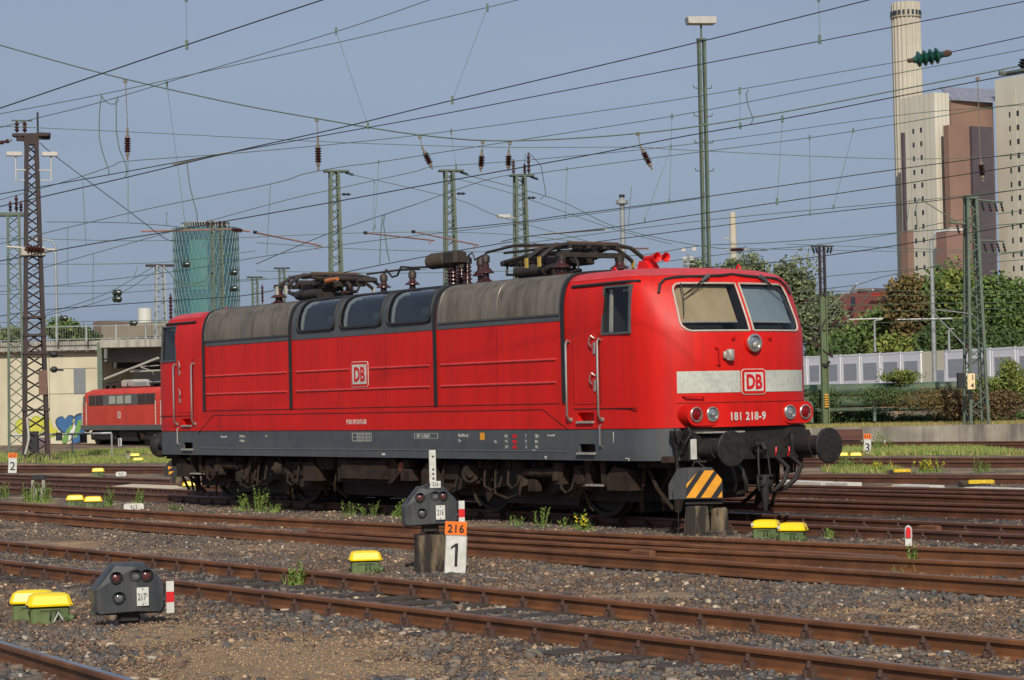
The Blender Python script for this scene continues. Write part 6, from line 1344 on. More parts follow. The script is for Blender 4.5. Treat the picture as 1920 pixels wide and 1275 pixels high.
b=P(1885,134,42); t=empty('pull_off_arm',b,0,'green pull-off arm with insulators cut by the right edge','steady arm'); m_=MB(); m_.tube([P(1873,136,42)-b,P(1890,138,42)-b,P(1935,130,41)-b],.05,n=6); m_.build('arm',MGREEN,t); insulator(t,P(1916,128,42)-b,P(1923,110,42)-b,.10,m=SEAM,n=3)
for x,y,Y,lb in((349,496,110,'dark green egg insulator left of the tower mast'),(438,511,110,'dark green egg insulator right of the tower mast, upper'),(438,541,110,'dark green egg insulator right of the tower mast, lower'),(220,549,100,'upper one of two stacked dark tension weights'),(220,561,100,'lower one of two stacked dark tension weights'),(250,606,120,'dark insulator above the bridge railing'),(120,597,110,'triple dark insulator over the small tree')):
    p=P(x,y,Y); o=MB(); o.lathe(p-Vector((.22,0,0)),(1,0,0),[(0,.04),(.06,.13),(.14,.15),(.22,.10),(.23,.15),(.36,.14),(.42,.05)],n=12); tag(o.build('egg_insulator',mat('dark_green_porcelain',srgb(52,62,50),srgb(40,48,42),rough=.3),None,smooth=40),lb,'insulator','dark green egg insulators')
t=empty('insulator',P(1382,468,80),0,'brown white-capped insulator on a wire right of the floodlight mast','insulator'); insulator(t,(-.25,0,0),(.25,0,.0),.09,n=6); m_=MB(); m_.tube([(-.4,0,0),(.4,0,0)],.02,n=5); m_.tube([(-.45,0,.35),(-.3,0,.42),(-.2,0,.3),(.0,0,.05)],.02,n=5); m_.build('clamp',TRIM,t)
# ================================================================== BACKGROUND
def hwall(a,b,z0,z1,th):   # box wall from ground point a to b
    d=(b-a); d.z=0; L_=d.length; n=Vector((-d.y,d.x,0)).normalized(); 
    return [(a.x,a.y,z0),(b.x,b.y,z0),(b.x+n.x*th,b.y+n.y*th,z0),(a.x+n.x*th,a.y+n.y*th,z0),(a.x,a.y,z1),(b.x,b.y,z1),(b.x+n.x*th,b.y+n.y*th,z1),(a.x+n.x*th,a.y+n.y*th,z1)]
BF=[(0,3,2,1),(4,5,6,7),(0,1,5,4),(1,2,6,5),(2,3,7,6),(3,0,4,7)]
def wallbox(mb,a,b,z0,z1,th): mb.add(hwall(a,b,z0,z1,th),BF)
CREAM=mat('cream_rendered_wall',srgb(204,196,170),srgb(190,182,156),scale=.6,rough=.9,dirt=(srgb(150,138,110),.4,(.6,.6,.12),.8))
Yw=165; A=P(-620,760,Yw); B=P(189,760,Yw); zt=P(90,641,Yw).z; zc=P(90,658,Yw).z
t=empty('bridge_abutment',(0,0,0),0,'cream concrete bridge abutment wall with graffiti on the left','bridge')
m_=MB(); wallbox(m_,A,B,-1,zc,14); wl=m_.build('wall',CREAM,t)
m_=MB(); wallbox(m_,A-Vector((0,.35,0)),B-Vector((-.1,.35,0)),zc,zt,14.5); m_.build('parapet',CONCL,t)
m_=MB(); wallbox(m_,P(-620,760,Yw-.5),P(189,760,Yw-.5),zc-.12,zc,.6); m_.build('ledge',CONC,t)
m_=MB(); wallbox(m_,P(138,700,Yw-.06),P(160,700,Yw-.06),P(150,738,Yw).z,P(150,690,Yw).z,.06); m_.build('grey_shutter',mat('grey_shutter',srgb(122,126,128),rough=.7),t)
m_=MB(); 
for x in(92,): wallbox(m_,P(x,700,Yw-.02),P(x+.6,700,Yw-.02),-.5,zc,.02)
for yy in(738,691): wallbox(m_,P(92,700,Yw-.02),P(189,700,Yw-.02),P(150,yy,Yw).z,P(150,yy-.7,Yw).z,.02)
m_.build('panel_joint',CONC,t)
m_=MB(); m_.box((P(189,760,Yw-1).x,Yw-1,2.5),(.35,.35,zc*2-5+1)); m_.build('steel_column',MGREEN,t)
# graffiti
gr=[('yellow_spray_paint',(196,190,70),[[(30,800),(34,790),(44,786),(52,792),(50,802),(56,812),(48,818),(36,812)],[(58,790),(66,782),(76,786),(80,800),(74,812),(62,814),(56,804)],[(80,784),(92,786),(98,800),(106,806),(102,816),(88,818),(82,806)],[(120,797),(126,788),(136,786),(152,780),(158,776),(158,782),(140,790),(128,800)]],.03),
('blue_spray_paint',(58,100,146),[[(106,792),(110,784),(118,782),(122,786),(128,780),(136,782),(136,792),(130,804),(122,810),(112,804)],[(140,784),(156,780),(158,806),(148,828),(136,830),(142,808)]],.05),
('green_spray_paint',(110,156,76),[[(122,812),(132,798),(136,800),(130,816),(124,830),(116,828)],[(146,790),(152,788),(152,800),(144,820),(140,816)]],.07),
('white_spray_paint',(214,214,204),[[(132,808),(142,798),(136,818),(128,826)]],.09),
('purple_spray_paint',(116,96,110),[[(56,822),(74,820),(90,822),(92,832),(58,832)]],.04)]
for nm_,c,polys,dy in gr:
    for pg in polys:
        cx=sum(q[0] for q in pg)/len(pg); cy=sum(q[1] for q in pg)/len(pg)
        m_=MB(); pts=[]
        for i in range(len(pg)):
            p0,p1,p2,p3=pg[i-1],pg[i],pg[(i+1)%len(pg)],pg[(i+2)%len(pg)]
            for k in range(4):
                t_=k/4; pts.append(tuple(.5*((2*p1[j])+(p2[j]-p0[j])*t_+(2*p0[j]-5*p1[j]+4*p2[j]-p3[j])*t_*t_+(3*p1[j]-p0[j]-3*p2[j]+p3[j])*t_**3) for j in(0,1)))
        if nm_.startswith(('yel','blu')):
            m2=MB(); m2.add([P(cx+(x-cx)*1.15,cy+(y-cy)*1.15,Yw-dy+.02+.0) for x,y in pts],[tuple(range(len(pts)))]); m2.build('graffiti_outline',mat('spray_outline_'+nm_[:3],srgb(*((150,170,60) if nm_[0]=='y' else (36,50,76)))),wl)
        m_.add([P(x,y,Yw-dy-.02) for x,y in pts],[tuple(range(len(pts)))]); m_.build('graffiti',mat(nm_,srgb(*c),rough=.8),wl)
# bridge deck with dark opening
t=empty('bridge_deck',(0,0,0),0,'grey concrete bridge deck over a dark opening left of the locomotive','bridge')
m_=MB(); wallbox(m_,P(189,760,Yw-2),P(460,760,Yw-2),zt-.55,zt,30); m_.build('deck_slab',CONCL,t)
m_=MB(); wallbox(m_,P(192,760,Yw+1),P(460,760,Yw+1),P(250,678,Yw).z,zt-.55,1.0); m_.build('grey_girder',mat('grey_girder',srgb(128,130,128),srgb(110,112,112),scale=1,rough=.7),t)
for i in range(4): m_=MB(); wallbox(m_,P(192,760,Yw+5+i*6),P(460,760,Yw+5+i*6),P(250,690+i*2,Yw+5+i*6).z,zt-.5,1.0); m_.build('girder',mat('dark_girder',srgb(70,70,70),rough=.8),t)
m_=MB(); wallbox(m_,P(180,760,Yw+34),P(480,760,Yw+34),-1,zt,1); m_.build('back_wall',mat('dark_opening_wall',srgb(46,44,42),rough=1),t)  # dark colour stands in for the shade deep inside the opening
# bridge railing
t=empty('bridge_railing',(0,0,0),0,'grey mesh railing along the top of the bridge','railing'); A=P(-620,640,Yw-1); B=P(330,640,Yw-1); zr=P(90,613,Yw).z
m_=MB(); wallbox(m_,A,B,zr-.06,zr,.06); wallbox(m_,A,B,zt+.1,zt+.15,.06); m_.build('handrail',GALV,t)
nb=int((B.x-A.x)/.17); m_=MB()
for i in range(nb): x=A.x+(B.x-A.x)*i/nb; m_.box((x,A.y,(zt+zr)/2),(.025,.03,zr-zt))
m_.build('bars',mat('dull_railing_steel',srgb(104,108,106),rough=.7),t)
for i in range(18): x=A.x+(B.x-A.x)*i/17; m_=MB(); m_.box((x,A.y,(zt+zr)/2),(.12,.1,zr-zt+.1)); m_.build('post',GALV,t)
# beige flats
def winrow(mb,a,b,z0,z1,n,fr,dy=-.05):
    d=b-a
    for i in range(n):
        p=a+d*((i+.5-fr/2)/n); q=a+d*((i+.5+fr/2)/n); nrm=Vector((d.y,-d.x,0)).normalized()*abs(dy); wallbox(mb,p+nrm,q+nrm,z0,z1,.06)
def building(label,cat,x0,x1,y0,Y0_,Y1_,depth,m,zb=0,name='office_building'):
    a=P(x0,760,Y0_); b=P(x1,760,Y1_); z1=P((x0+x1)/2,y0,(Y0_+Y1_)/2).z; t=empty(name,(0,0,0),0,label,cat); m_=MB(); wallbox(m_,a,b,zb,z1,depth); m_.build('wall',m,t); return t,a,b,z1
WIN=mat('dark_window_glass',srgb(62,70,78),srgb(44,50,56),scale=.4,rough=.2)
BEI=mat('beige_block_wall',srgb(160,148,124),srgb(148,136,114),scale=.2,rough=.9)
t,a,b,z1=building('beige flat-roofed office block behind the bridge railing','building',192,345,606,400,380,20,BEI)
k=FP/390
for z in(z1-1.3-1.0,z1-4.5-.6):
    for i in range(9):
        d_=b-a; p=a+d_*((i+.2)/9)-Vector((0,.2,0)); q=a+d_*((i+.8)/9)-Vector((0,.2,0)); m_=MB(); wallbox(m_,p,q,z-.9,z,.1); m_.build('window',WIN,t)
t,a,b,z1=building('darker stair block at the left end of the beige offices','building',177,192,603,404,402,15,mat('brown_block_wall',srgb(124,100,88),rough=.9)); m_=MB(); m_.cyl((P(272,600,395).x,395,z1-1),(P(272,600,395).x,395,z1+1.8),1.2,n=16); tag(m_.build('water_tank',WHITE,None),'small white cylinder tank on the beige office roof','tank')
# round green tower
Yt=1340; c=P(391,760,Yt); r=61.5*Yt/FP; zt_=P(389,428,Yt).z; t=empty('round_glass_tower',(c.x,c.y,0),0,'round green glass tower with diamond lattice facade on the left skyline','tower')
TEAL=mat('teal_tower_glass',srgb(60,102,108),srgb(46,80,92),scale=.035,rough=.3,stretch=(1,1,.6),lo=.4,hi=.6)
m_=MB(); m_.lathe((0,0,0),(0,0,1),[(0,r*.985),(zt_*.25,r*.985),(zt_*.5,r*.985),(zt_*.75,r*.985),(zt_,r*.985),(zt_+.1,r*.9)],n=64); m_.build('glass_drum',TEAL,t,smooth=40)
m_=MB(); n=44; tw=R(75)
for s in(-1,1):
    for i in range(n): m_.tube([((r*1.0)*math.cos(2*math.pi*i/n+s*tw*k/14),(r*1.0)*math.sin(2*math.pi*i/n+s*tw*k/14),zt_*k/14) for k in range(15)],.24,n=4,cap=False)
m_.build('diamond_lattice',mat('pale_lattice',srgb(96,124,130),rough=.5),t)
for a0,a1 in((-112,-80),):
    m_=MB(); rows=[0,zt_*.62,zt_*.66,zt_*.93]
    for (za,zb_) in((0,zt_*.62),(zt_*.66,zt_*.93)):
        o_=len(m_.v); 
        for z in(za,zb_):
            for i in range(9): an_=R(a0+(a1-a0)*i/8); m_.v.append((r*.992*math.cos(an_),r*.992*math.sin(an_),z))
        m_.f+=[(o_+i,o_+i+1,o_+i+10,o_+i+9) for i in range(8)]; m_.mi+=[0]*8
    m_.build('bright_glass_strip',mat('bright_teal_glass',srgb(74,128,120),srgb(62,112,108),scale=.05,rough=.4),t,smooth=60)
m_=MB()
for k in range(26): m_.lathe((0,0,zt_*(k+.5)/26),(0,0,1),[(0,r*.99),(.35,r*.99)],n=48)
m_.build('floor_bands',mat('blue_grey_band',srgb(66,104,118),rough=.5),t)
m_=MB()
for i in range(56): an=2*math.pi*i/56; m_.box((r*.72*math.cos(an),r*.72*math.sin(an),zt_+1.5),(.5,.5,3.2))
m_.lathe((0,0,zt_+2.6),(0,0,1),[(0,r*.74),(.6,r*.74)],n=40); m_.build('roof_crown',GALV,t)
# power plant
Yp=900; kp=FP/Yp
c=P(1711,520,Yp+60); t=empty('chimney',(c.x,c.y,0),0,'tall pale fluted power station chimney at upper right','chimney'); zt_=P(1698,6,Yp+60).z; r=26.5/kp*(Yp+60)/Yp
CHM=mat('pale_chimney_concrete',srgb(196,188,170),srgb(182,174,156),scale=.1,rough=.9,dirt=(srgb(140,134,120),.35,(.3,.3,.02),1))
m_=MB(); ns=80; zs=[0,zt_*.3,zt_*.6,zt_*.86,zt_]
for z in zs:
    for i in range(ns): an=2*math.pi*i/ns; rr=r*(1+.035*(1 if (i//2)%2 else -1)); m_.v.append((rr*math.cos(an),rr*math.sin(an),z))
for j in range(len(zs)-1):
    for i in range(ns): m_.f.append((j*ns+i,j*ns+(i+1)%ns,(j+1)*ns+(i+1)%ns,(j+1)*ns+i))
m_.f.append(tuple(range(4*ns,5*ns))); m_.mi=[0]*len(m_.f); m_.build('shaft',CHM,t)
m_=MB(); z=P(1698,34,Yp+60).z; m_.lathe((0,0,z),(0,0,1),[(0,r*1.1),(.5,r*1.12),(.6,r*1.02)],n=40); m_.build('gallery',CHM,t)
m_=MB(); 
for i in range(20): an=2*math.pi*i/20; m_.box((r*1.04*math.cos(an),r*1.04*math.sin(an),P(1698,26,Yp+60).z),(.8,.8,1.8),rz=an)
m_.build('gallery_opening',WIN,t)
CW=mat('power_plant_panel',srgb(212,206,188),srgb(202,196,178),scale=.06,rough=.85,dirt=(srgb(180,172,150),.3,(.2,.2,.02),1)); BRN=mat('brown_cladding',srgb(142,112,96),srgb(130,102,88),scale=.05,rough=.8); DKB=mat('dark_plum_cladding',srgb(84,74,80),srgb(74,66,72),scale=.05,rough=.8)
nl_=Vector((-.5,.866,0)); nr_=Vector((.866,.5,0))   # directions of the left and right faces going away from the near corner
def pbox(mb,corner,ll,lr,z0,z1):
    a=corner; q=[a,a+nr_*lr,a+nr_*lr+nl_*ll,a+nl_*ll]; mb.add([(v.x,v.y,z0) for v in q]+[(v.x,v.y,z1) for v in q],BF)
def corner(px,Y=Yp,py=500): v=P(px,py,Y); v.z=0; return v
t=empty('boiler_house',(0,0,0),0,'cream power station block nearest the chimney with two rows of small windows','building'); c=corner(1757+3); z1=P(1753,173,Yp).z
m_=MB(); pbox(m_,c,21,31/kp/.866,0,z1); m_.build('wall',CW,t)
m_=MB()
for k in range(1,7): q=c+nl_*(21*k/7)+Vector((-.866,-.5,0))*.05; m_.add(hwall(q+nl_*.12,q,0,z1,.1),BF)
for k in range(1,4): q=c+nr_*(31/kp/.866*k/4)+Vector((.5,-.866,0))*.05; m_.add(hwall(q,q+nr_*.12,0,z1,.1),BF)
m_.build('panel_joint',mat('panel_joint_grey',srgb(150,144,128),rough=.9),t)
for col,f0 in((0,.59),(1,.37)):
    for i in range(12):
        z=P(1730,238+i*26.0,Yp).z; q=c+nl_*(21*f0); nn=Vector((-.866,-.5,0))*.06; m_=MB(); a_=q+nn; m_.add(hwall(a_+nl_*1.2,a_,z-1.3,z+.6,.2),BF); m_.build('window',WIN,t)
m_=MB(); 
for f0 in(.44,.51): q=c+nl_*(21*f0)+Vector((-.866,-.5,0))*.1; m_.add(hwall(q+nl_*1.6,q,0,z1-5,.4),BF)
m_.build('vertical_rib',CW,t)
t=empty('turbine_hall',(0,0,0),0,'brown and plum clad block between the two cream power station towers','building'); c=corner(1790,Yp+10); z1=P(1800,187,Yp+10).z
m_=MB(); pbox(m_,c,20,92/kp/.866,0,z1); m_.build('brown_wall',BRN,t)
m_=MB(); c2=corner(1785,Yp-6); pbox(m_,c2,3,46/kp/.866,0,P(1800,237,Yp).z); m_.build('brown_annex',BRN,t)
m_=MB(); c2=corner(1829,Yp-2); pbox(m_,c2,6,44/kp/.866,0,P(1840,237,Yp).z); m_.build('plum_panel',DKB,t)
m_=MB(); c2=corner(1776,Yp-12); pbox(m_,c2,6,30/kp/.866,0,P(1790,437,Yp).z); m_.build('pink_annex',mat('pinkish_cladding',srgb(140,108,98),srgb(132,102,92),scale=.05,rough=.8),t)
m_=MB(); a_=P(1784,188,Yp+10)-Vector((0,0,0)); vs=[P(1784,188,Yp+9),P(1874,190,Yp+18),P(1874,170,Yp+40),P(1762,165,Yp+30)]; m_.add([tuple(v) for v in vs]+[tuple(v+Vector((0,0,.5))) for v in vs],BF); m_.build('slate_roof',mat('silver_slate_roof',srgb(140,140,150),srgb(116,116,128),scale=.2,rough=.5,stretch=(3,1,1)),t)
t=empty('boiler_house',(0,0,0),0,'second cream power station block cut off by the right edge','building'); c=corner(1951,Yp-5,400); z1=P(1900,139,Yp).z
m_=MB(); pbox(m_,c,24,10,0,z1); m_.build('wall',CW,t)
for f0 in(.62,.44):
    for i in range(13):
        z=P(1900,208+i*26.5,Yp).z; q=c+nl_*(24*f0)+Vector((-.866,-.5,0))*.06; m_=MB(); m_.add(hwall(q+nl_*1.4,q,z-1.4,z+.7,.2),BF); m_.build('window',WIN,t)
m_=MB()
for f0 in(.50,.57): q=c+nl_*(24*f0)+Vector((-.866,-.5,0))*.1; m_.add(hwall(q+nl_*1.6,q,0,z1-5,.4),BF)
m_.build('vertical_rib',CW,t)
t=empty('flue_tower',(0,0,0),0,'slim brown pillar with a dark upper duct beside the chimney','tower'); m_=MB(); c=corner(1703,Yp-12); pbox(m_,c,4,3,0,P(1690,437,Yp).z); m_.build('brown_pillar',BRN,t); m_=MB(); c=corner(1699,Yp-8); pbox(m_,c,1.2,1.2,P(1690,437,Yp).z,P(1690,253,Yp).z); m_.build('dark_duct',DKB,t)
# slim chimneys
for px,ty,w0,w1,m__,lb,ring in((1167,370,10,9,GALV,'slim silver chimney with a ring platform, above the front pantograph',1),(1374,398,17,12,CHM,'slim tapered cream chimney right of the floodlight mast',0)):
    Y=520; c=P(px+2,500,Y); z1=P(px-1,ty,Y).z; k=Y/FP; t=empty('chimney',(c.x,c.y,0),0,lb,'chimney'); m_=MB(); m_.cyl((0,0,0),(0,0,z1),w0*k*.62,w1*k*.5,n=20); m_.build('shaft',m__,t,smooth=40)
    if ring: m_=MB(); m_.lathe((0,0,z1-1.6),(0,0,1),[(0,w1*k),(.15,w1*k*1.3),(.9,w1*k*1.3),(.95,w1*k)],n=16); m_.build('platform',GALV,t); m_=MB(); m_.cyl((0,0,z1),(0,0,z1+.6),w1*k*.6,n=16); m_.build('cap',SEAM,t)
b=P(1290,495,260); t=empty('floodlight_pole',(b.x,b.y,0),0,'distant cluster of four floodlights behind the cab roof','floodlight'); m_=MB(); m_.cyl((0,0,0),(0,0,b.z+1.2),.15,n=8); m_.box((0,0,b.z+.6),(1.5,.3,.1)); m_.box((0,0,b.z+.0),(1.5,.3,.1)); m_.build('pole',GALV,t)
for x,z in((-.5,1.9),(.7,1.95),(-.35,.9),(.4,.9)): m_=MB(); m_.box((x,-.2,b.z+z-.3),(.5,.25,.42),bev=.05); m_.build('lamp_head',LAMPB,t)
# brick building
BRK=mat('red_brick_wall',srgb(142,84,74),srgb(126,74,66),scale=.5,rough=.9)
t,a,b,z1=building('red brick building with a grey roof behind the catenary, right of the cab','building',1566,1690,548,300,290,12,BRK,name='brick_building')
m_=MB(); vs=[P(1560,590,299.5),P(1608,541,299.5),P(1700,543,289)]; q0_=P(1566,580,299.9); m_.add([tuple(P(1560,592,299.6)),tuple(P(1608,540,299.6)),tuple(P(1700,541,289)),tuple(P(1700,548,289)),tuple(P(1608,547,299.6)),tuple(P(1566,592,299.6))]+[tuple(P(1560,592,299.6)+Vector((1,12,0))),tuple(P(1608,540,299.6)+Vector((1,12,0))),tuple(P(1700,541,289)+Vector((1,12,0))),tuple(P(1700,548,289)+Vector((1,12,0))),tuple(P(1608,547,299.6)+Vector((1,12,0))),tuple(P(1566,592,299.6)+Vector((1,12,0)))],[(0,1,7,6),(1,2,8,7),(0,1,4,5),(1,2,3,4),(2,3,9,8),(3,4,10,9),(4,5,11,10),(5,0,6,11)]); m_.build('roof',mat('brown_grey_roof',srgb(120,108,106),rough=.9),t)
for x0,x1,y0,y1 in((1596,1603,557,575),(1646,1652,560,566),(1655,1661,560,566)): m_=MB(); wallbox(m_,P(x0,600,298-(x0-1566)*.08),P(x1,600,298-(x1-1566)*.08),P(x0,y1,295).z,P(x0,y0,295).z,.15); m_.build('window',WIN,t)
m_=MB(); wallbox(m_,P(1634,600,293),P(1680,600,289),P(1650,553.5,291).z,P(1650,550,291).z,.2); m_.build('red_band',SIGNR,t)
# white site cabins
WC=mat('white_cabin_panel',srgb(240,240,240),srgb(232,232,234),scale=.3,rough=.5); SH=mat('grey_roller_shutter',srgb(168,170,177),srgb(156,158,166),scale=.2,rough=.6,stretch=(1,1,30))
def cabY(x): return 1/(1/225+(1/185-1/225)*(x-1515)/405)
xs_=[1478,1514,1541,1577,1613,1651,1690,1728]; xr=[1772,1813,1858,1905,1955]
tops=lambda x:668-(x-1515)*.045
n_=0
PLC=['behind the locomotive front','third from the olive mast','nearest the olive mast','second right of the olive mast','third right of the olive mast','fourth right of the olive mast','left of the cream recess wall']
PLR=['right of the cream recess wall','left of the green lattice mast','right of the green lattice mast','at the right picture edge']
for seg,pl in((xs_,PLC),(xr,PLR)):
    for i in range(len(seg)-1):
        x0,x1=seg[i],seg[i+1]; a=P(x0+.4,740,cabY(x0)); b=P(x1-.4,740,cabY(x1)); z1=P(x0,tops(x0)+1.5,cabY(x0)).z; t=empty('site_cabin',(0,0,0),0,'white site cabin with grey roller shutter '+pl[i],'cabin','white site cabins in a row')
        m_=MB(); wallbox(m_,a,b,1.5,z1,6); m_.build('cabin_body',WC,t)
        m_=MB(); d=b-a; wallbox(m_,a-Vector((.0,.06,0)),b-Vector((.0,.06,0)),z1-.12,z1+.06,.2)
        for f0,f1 in((0,.09),(.91,1)): wallbox(m_,a+d*f0-Vector((0,.06,0)),a+d*f1-Vector((0,.06,0)),1.5,z1,.1)
        m_.build('cabin_frame',WC,t)
        zz=P(x0,tops(x0)+18,cabY(x0)).z; zb=zz-1.55
        m_=MB(); wallbox(m_,a+d*.17-Vector((0,.03,0)),a+d*.85-Vector((0,.03,0)),zb,zz,.1); m_.build('roller_shutter',SH,t)
        m_=MB(); wallbox(m_,a+d*.14-Vector((0,.05,0)),a+d*.88-Vector((0,.05,0)),zz,zz+.1,.1); m_.build('shutter_box',WC,t)
t=empty('site_cabin',(0,0,0),0,'plain cream cabin wall set back between the two rows of white cabins','cabin'); m_=MB(); wallbox(m_,P(1727,740,cabY(1727)+.1),P(1773,740,cabY(1773)+.1),1.5,P(1750,658,cabY(1750)).z,5); m_.build('cabin_body',mat('cream_cabin_panel',srgb(230,222,196),rough=.6),t); m_=MB(); wallbox(m_,P(1755,740,cabY(1755)-.1),P(1771,740,cabY(1771)-.1),1.5,P(1760,694,cabY(1760)).z,.2); m_.build('grey_door',SH,t)
# pipes
PG=mat('mossy_green_pipe',srgb(86,108,84),srgb(66,86,66),scale=.8,rough=.6,dirt=(srgb(96,84,62),.4,(.5,2,2),1.5))
for zc_,r,lb in((P(1700,729,100).z,.27,'thick dark green district heating pipe, top one'),(P(1700,753,99).z,.21,'dark green heating pipe, middle one'),(P(1700,767,98.5).z,.08,'thin green pipe, bottom one')):
    a=P(1470,730,101); b=P(1960,730,97); a.z=b.z=zc_; m_=MB(); m_.cyl(a,b,r,n=20); o=m_.build('heating_pipe',PG,None,smooth=50); tag(o,lb,'pipe','green heating pipes')
for x,lb in((1640,'pipe support post in the middle of the pipe run'),(1522,'pipe support post beside the locomotive front'),(1795,'concrete pipe support block near the green mast')):
    p=P(x,797,98); z0=zg(p.x,p.y); m_=MB(); m_.box((0,0,(P(x,745,98).z-z0)/2),(.5 if x==1795 else .12,.2,P(x,760 if x!=1795 else 772,98).z-z0)); o=m_.build('pipe_support',CONC if x==1795 else MGREEN,None); o.location=(p.x,p.y,z0); tag(o,lb,'pipe support','pipe supports')
# kerb wall
m_=MB(); a=P(1470,830,90.35); b=P(1990,830,90.35); m_.add(hwall(Vector((a.x,90.35,0)),Vector((b.x,90.35,0)),-.3,.50,.6),BF); o=m_.build('retaining_wall',mat('streaked_retaining_concrete',srgb(156,148,134),srgb(124,118,108),scale=.7,rough=.95,dirt=(srgb(58,54,50),.85,(1.6,1.6,.25),1.2)),None); tag(o,'low streaky grey concrete retaining wall on the right','wall')
m_=MB(); m_.box((P(1578,812,90).x,90.0,.22),(1.6,.3,.42)); tag(m_.build('timber_stack',mat('red_brown_timber',srgb(104,66,56),srgb(76,54,48),scale=2,rough=.9,stretch=(.3,1,6)),None),'dark red-brown timber edging left of the grey retaining wall','timber')
# ---- second locomotive
FRED=mat('faded_red_paint',srgb(206,72,58),srgb(192,60,50),scale=1,rough=.6,spec=.2)
zb=-.42; A=P(150,790,157); B=P(326,790,143); d=B-A; d.z=0; an=math.atan2(d.y,d.x); Ln=16.0
sh_=Vector((-math.sin(an),math.cos(an),0))*1.5; A=A+sh_; B=B+sh_
l2=empty('electric_locomotive',(A.x,A.y,zb),an,'smaller red locomotive with grey band of windows in front of the bridge, left background','locomotive'); sc_=d.length/Ln
def ring2(x,w,zt2): return [(x,-w,.98),(x,-w,2.6),(x,-w*.985,3.3),(x,-w*.9,3.5),(x,-w*.6,3.68),(x,0,3.74),(x,w*.6,3.68),(x,w*.9,3.5),(x,w*.985,3.3),(x,w,2.6),(x,w,.98)]
m_=MB(); RS=[(0,1.15,-.25),(.35,1.42,-.05),(1.0,1.5,0),(Ln-1,1.5,0),(Ln-.35,1.42,-.05),(Ln,1.15,-.25)]
for i,(x,w,dz) in enumerate(RS):
    for q in ring2(x,w,0):
        k=max(0,(q[2]-2.4))/1.34; e=(1 if i<3 else -1)*k*(.75 if i in(0,5) else (.3 if i in(1,4) else 0)); m_.v.append((q[0]+e,q[1],q[2]+dz*k))
for i in range(5):
    for k in range(11): m_.f.append((i*11+k,i*11+(k+1)%11,(i+1)*11+(k+1)%11,(i+1)*11+k))
m_.f+=[tuple(range(11)),tuple(55+k for k in range(11))]; m_.mi=[0]*len(m_.f); m_.build('body_shell',FRED,l2,smooth=40)
m_=MB(); m_.box((Ln/2,0,1.13),(Ln-.3,3.03,.33)); m_.build('skirt',GREY,l2)
for f0,f1,kind in((.11,.27,'g'),(.335,.595,'w'),(.655,.83,'g')):
    m_=MB(); m_.box((Ln*(f0+f1)/2,-1.50,2.93),(Ln*(f1-f0),.03,.66)); o=m_.build('air_intake_grille' if kind=='g' else 'window_band',mat('dark_brown_louvre',srgb(66,48,44),srgb(54,42,40),scale=3,rough=.7) if kind=='g' else GREY,l2)
    if kind=='w':
        for i in range(3): m2=MB(); m2.box((Ln*(f0+(f1-f0)*(i+.5)/3),-1.52,2.94),(Ln*(f1-f0)/3*.78,.03,.52)); m2.build('pane',mat('pale_curtained_window',srgb(168,172,160),srgb(140,146,138),scale=2,rough=.3),o)
    else:
        m2=MB(); m2.box((Ln*(f0+f1)/2,-1.52,2.93),(.06,.03,.66)); m2.build('mullion',GREY,o)
m_=MB(); m_.box((Ln*.47,-1.49,2.93),(Ln*.73,.02,.72)); m_.build('grey_band',GREY,l2)
m_=MB(); m_.box((.85,-1.46,2.9),(.5,.06,.62)); m_.build('cab_side_window',WIN,l2)
for f in(.035,.085,.845,.9): m_=MB(); m_.tube([(Ln*f,-1.55,1.3),(Ln*f,-1.55,2.8)],.035,n=6); m_.build('grab_rail',TRIM,l2)
m_=MB(); m_.box((Ln*.45,-1.505,1.95),(.5,.02,.42)); o=m_.build('emblem',CREAMW,l2); text('DB',.26,MATS['emblem_red'],o,(Ln*.45,-1.52,1.84),(1,0,0),(0,0,1),align='CENTER',xs=.8)
m_=MB(); m_.box((Ln*.5,0,.78),(Ln*.85,2.2,.35)); 
for cx in(3.6,12.4): m_.box((cx,0,.6),(4.6,2.5,.6),bev=.1)
m_.box((8,0,.55),(3,2.4,.6)); m_.build('bogie_frame',BOGIED,l2)
for cx in(1.9,5.3,10.7,14.1): m_=MB(); m_.cyl((cx,-1.0,.62),(cx,1.0,.62),.62,n=24); m_.build('wheelset',BOGIED,l2,smooth=40); m_=MB(); m_.box((cx,-1.27,.6),(.5,.2,.4),bev=.05); m_.build('axle_box',BOGIE,l2)
for x in(-.35,): 
    for y in(-.87,.87): m_=MB(); m_.cyl((x+.1,y,1.05),(x+.7,y,1.05),.12,n=12); m_.cyl((x,y,1.05),(x+.08,y,1.05),.24,n=16); m_.build('buffer',BUFF,l2,smooth=40)
m_=MB(); m_.tube([(3.0,0,4.0),(9.5,0,4.05)],.06,n=6)
for x in(2.6,3.8,5.2,6.4,8,9.6,11,12.5,13.6): m_.lathe((x,-.5,3.6),(0,0,1),[(0,.1),(.05,.16),(.15,.08),(.2,.15),(.3,.07),(.4,.12)],n=8)
for x0 in(2.6,10.6):
    m_.box((x0+1.2,0,3.95),(2.6,1.4,.10)); m_.tube([(x0,-.5,4.1),(x0+2.4,-.5,4.18)],.06,n=5); m_.tube([(x0,.5,4.1),(x0+2.4,.5,4.18)],.06,n=5)
m_.build('roof_equipment',PANT,l2); m_=MB(); m_.box((6.4,0,4.0),(2.6,1.1,.5),bev=.15); m_.build('pale_roof_box',TRIM,l2)
m_=MB(); m_.box((9.2,-.2,3.9),(2.6,1.3,.35),bev=.1); m_.build('grey_roof_box',GALV,l2)
m_=MB(); n2=Vector((-math.sin(an),math.cos(an),0))
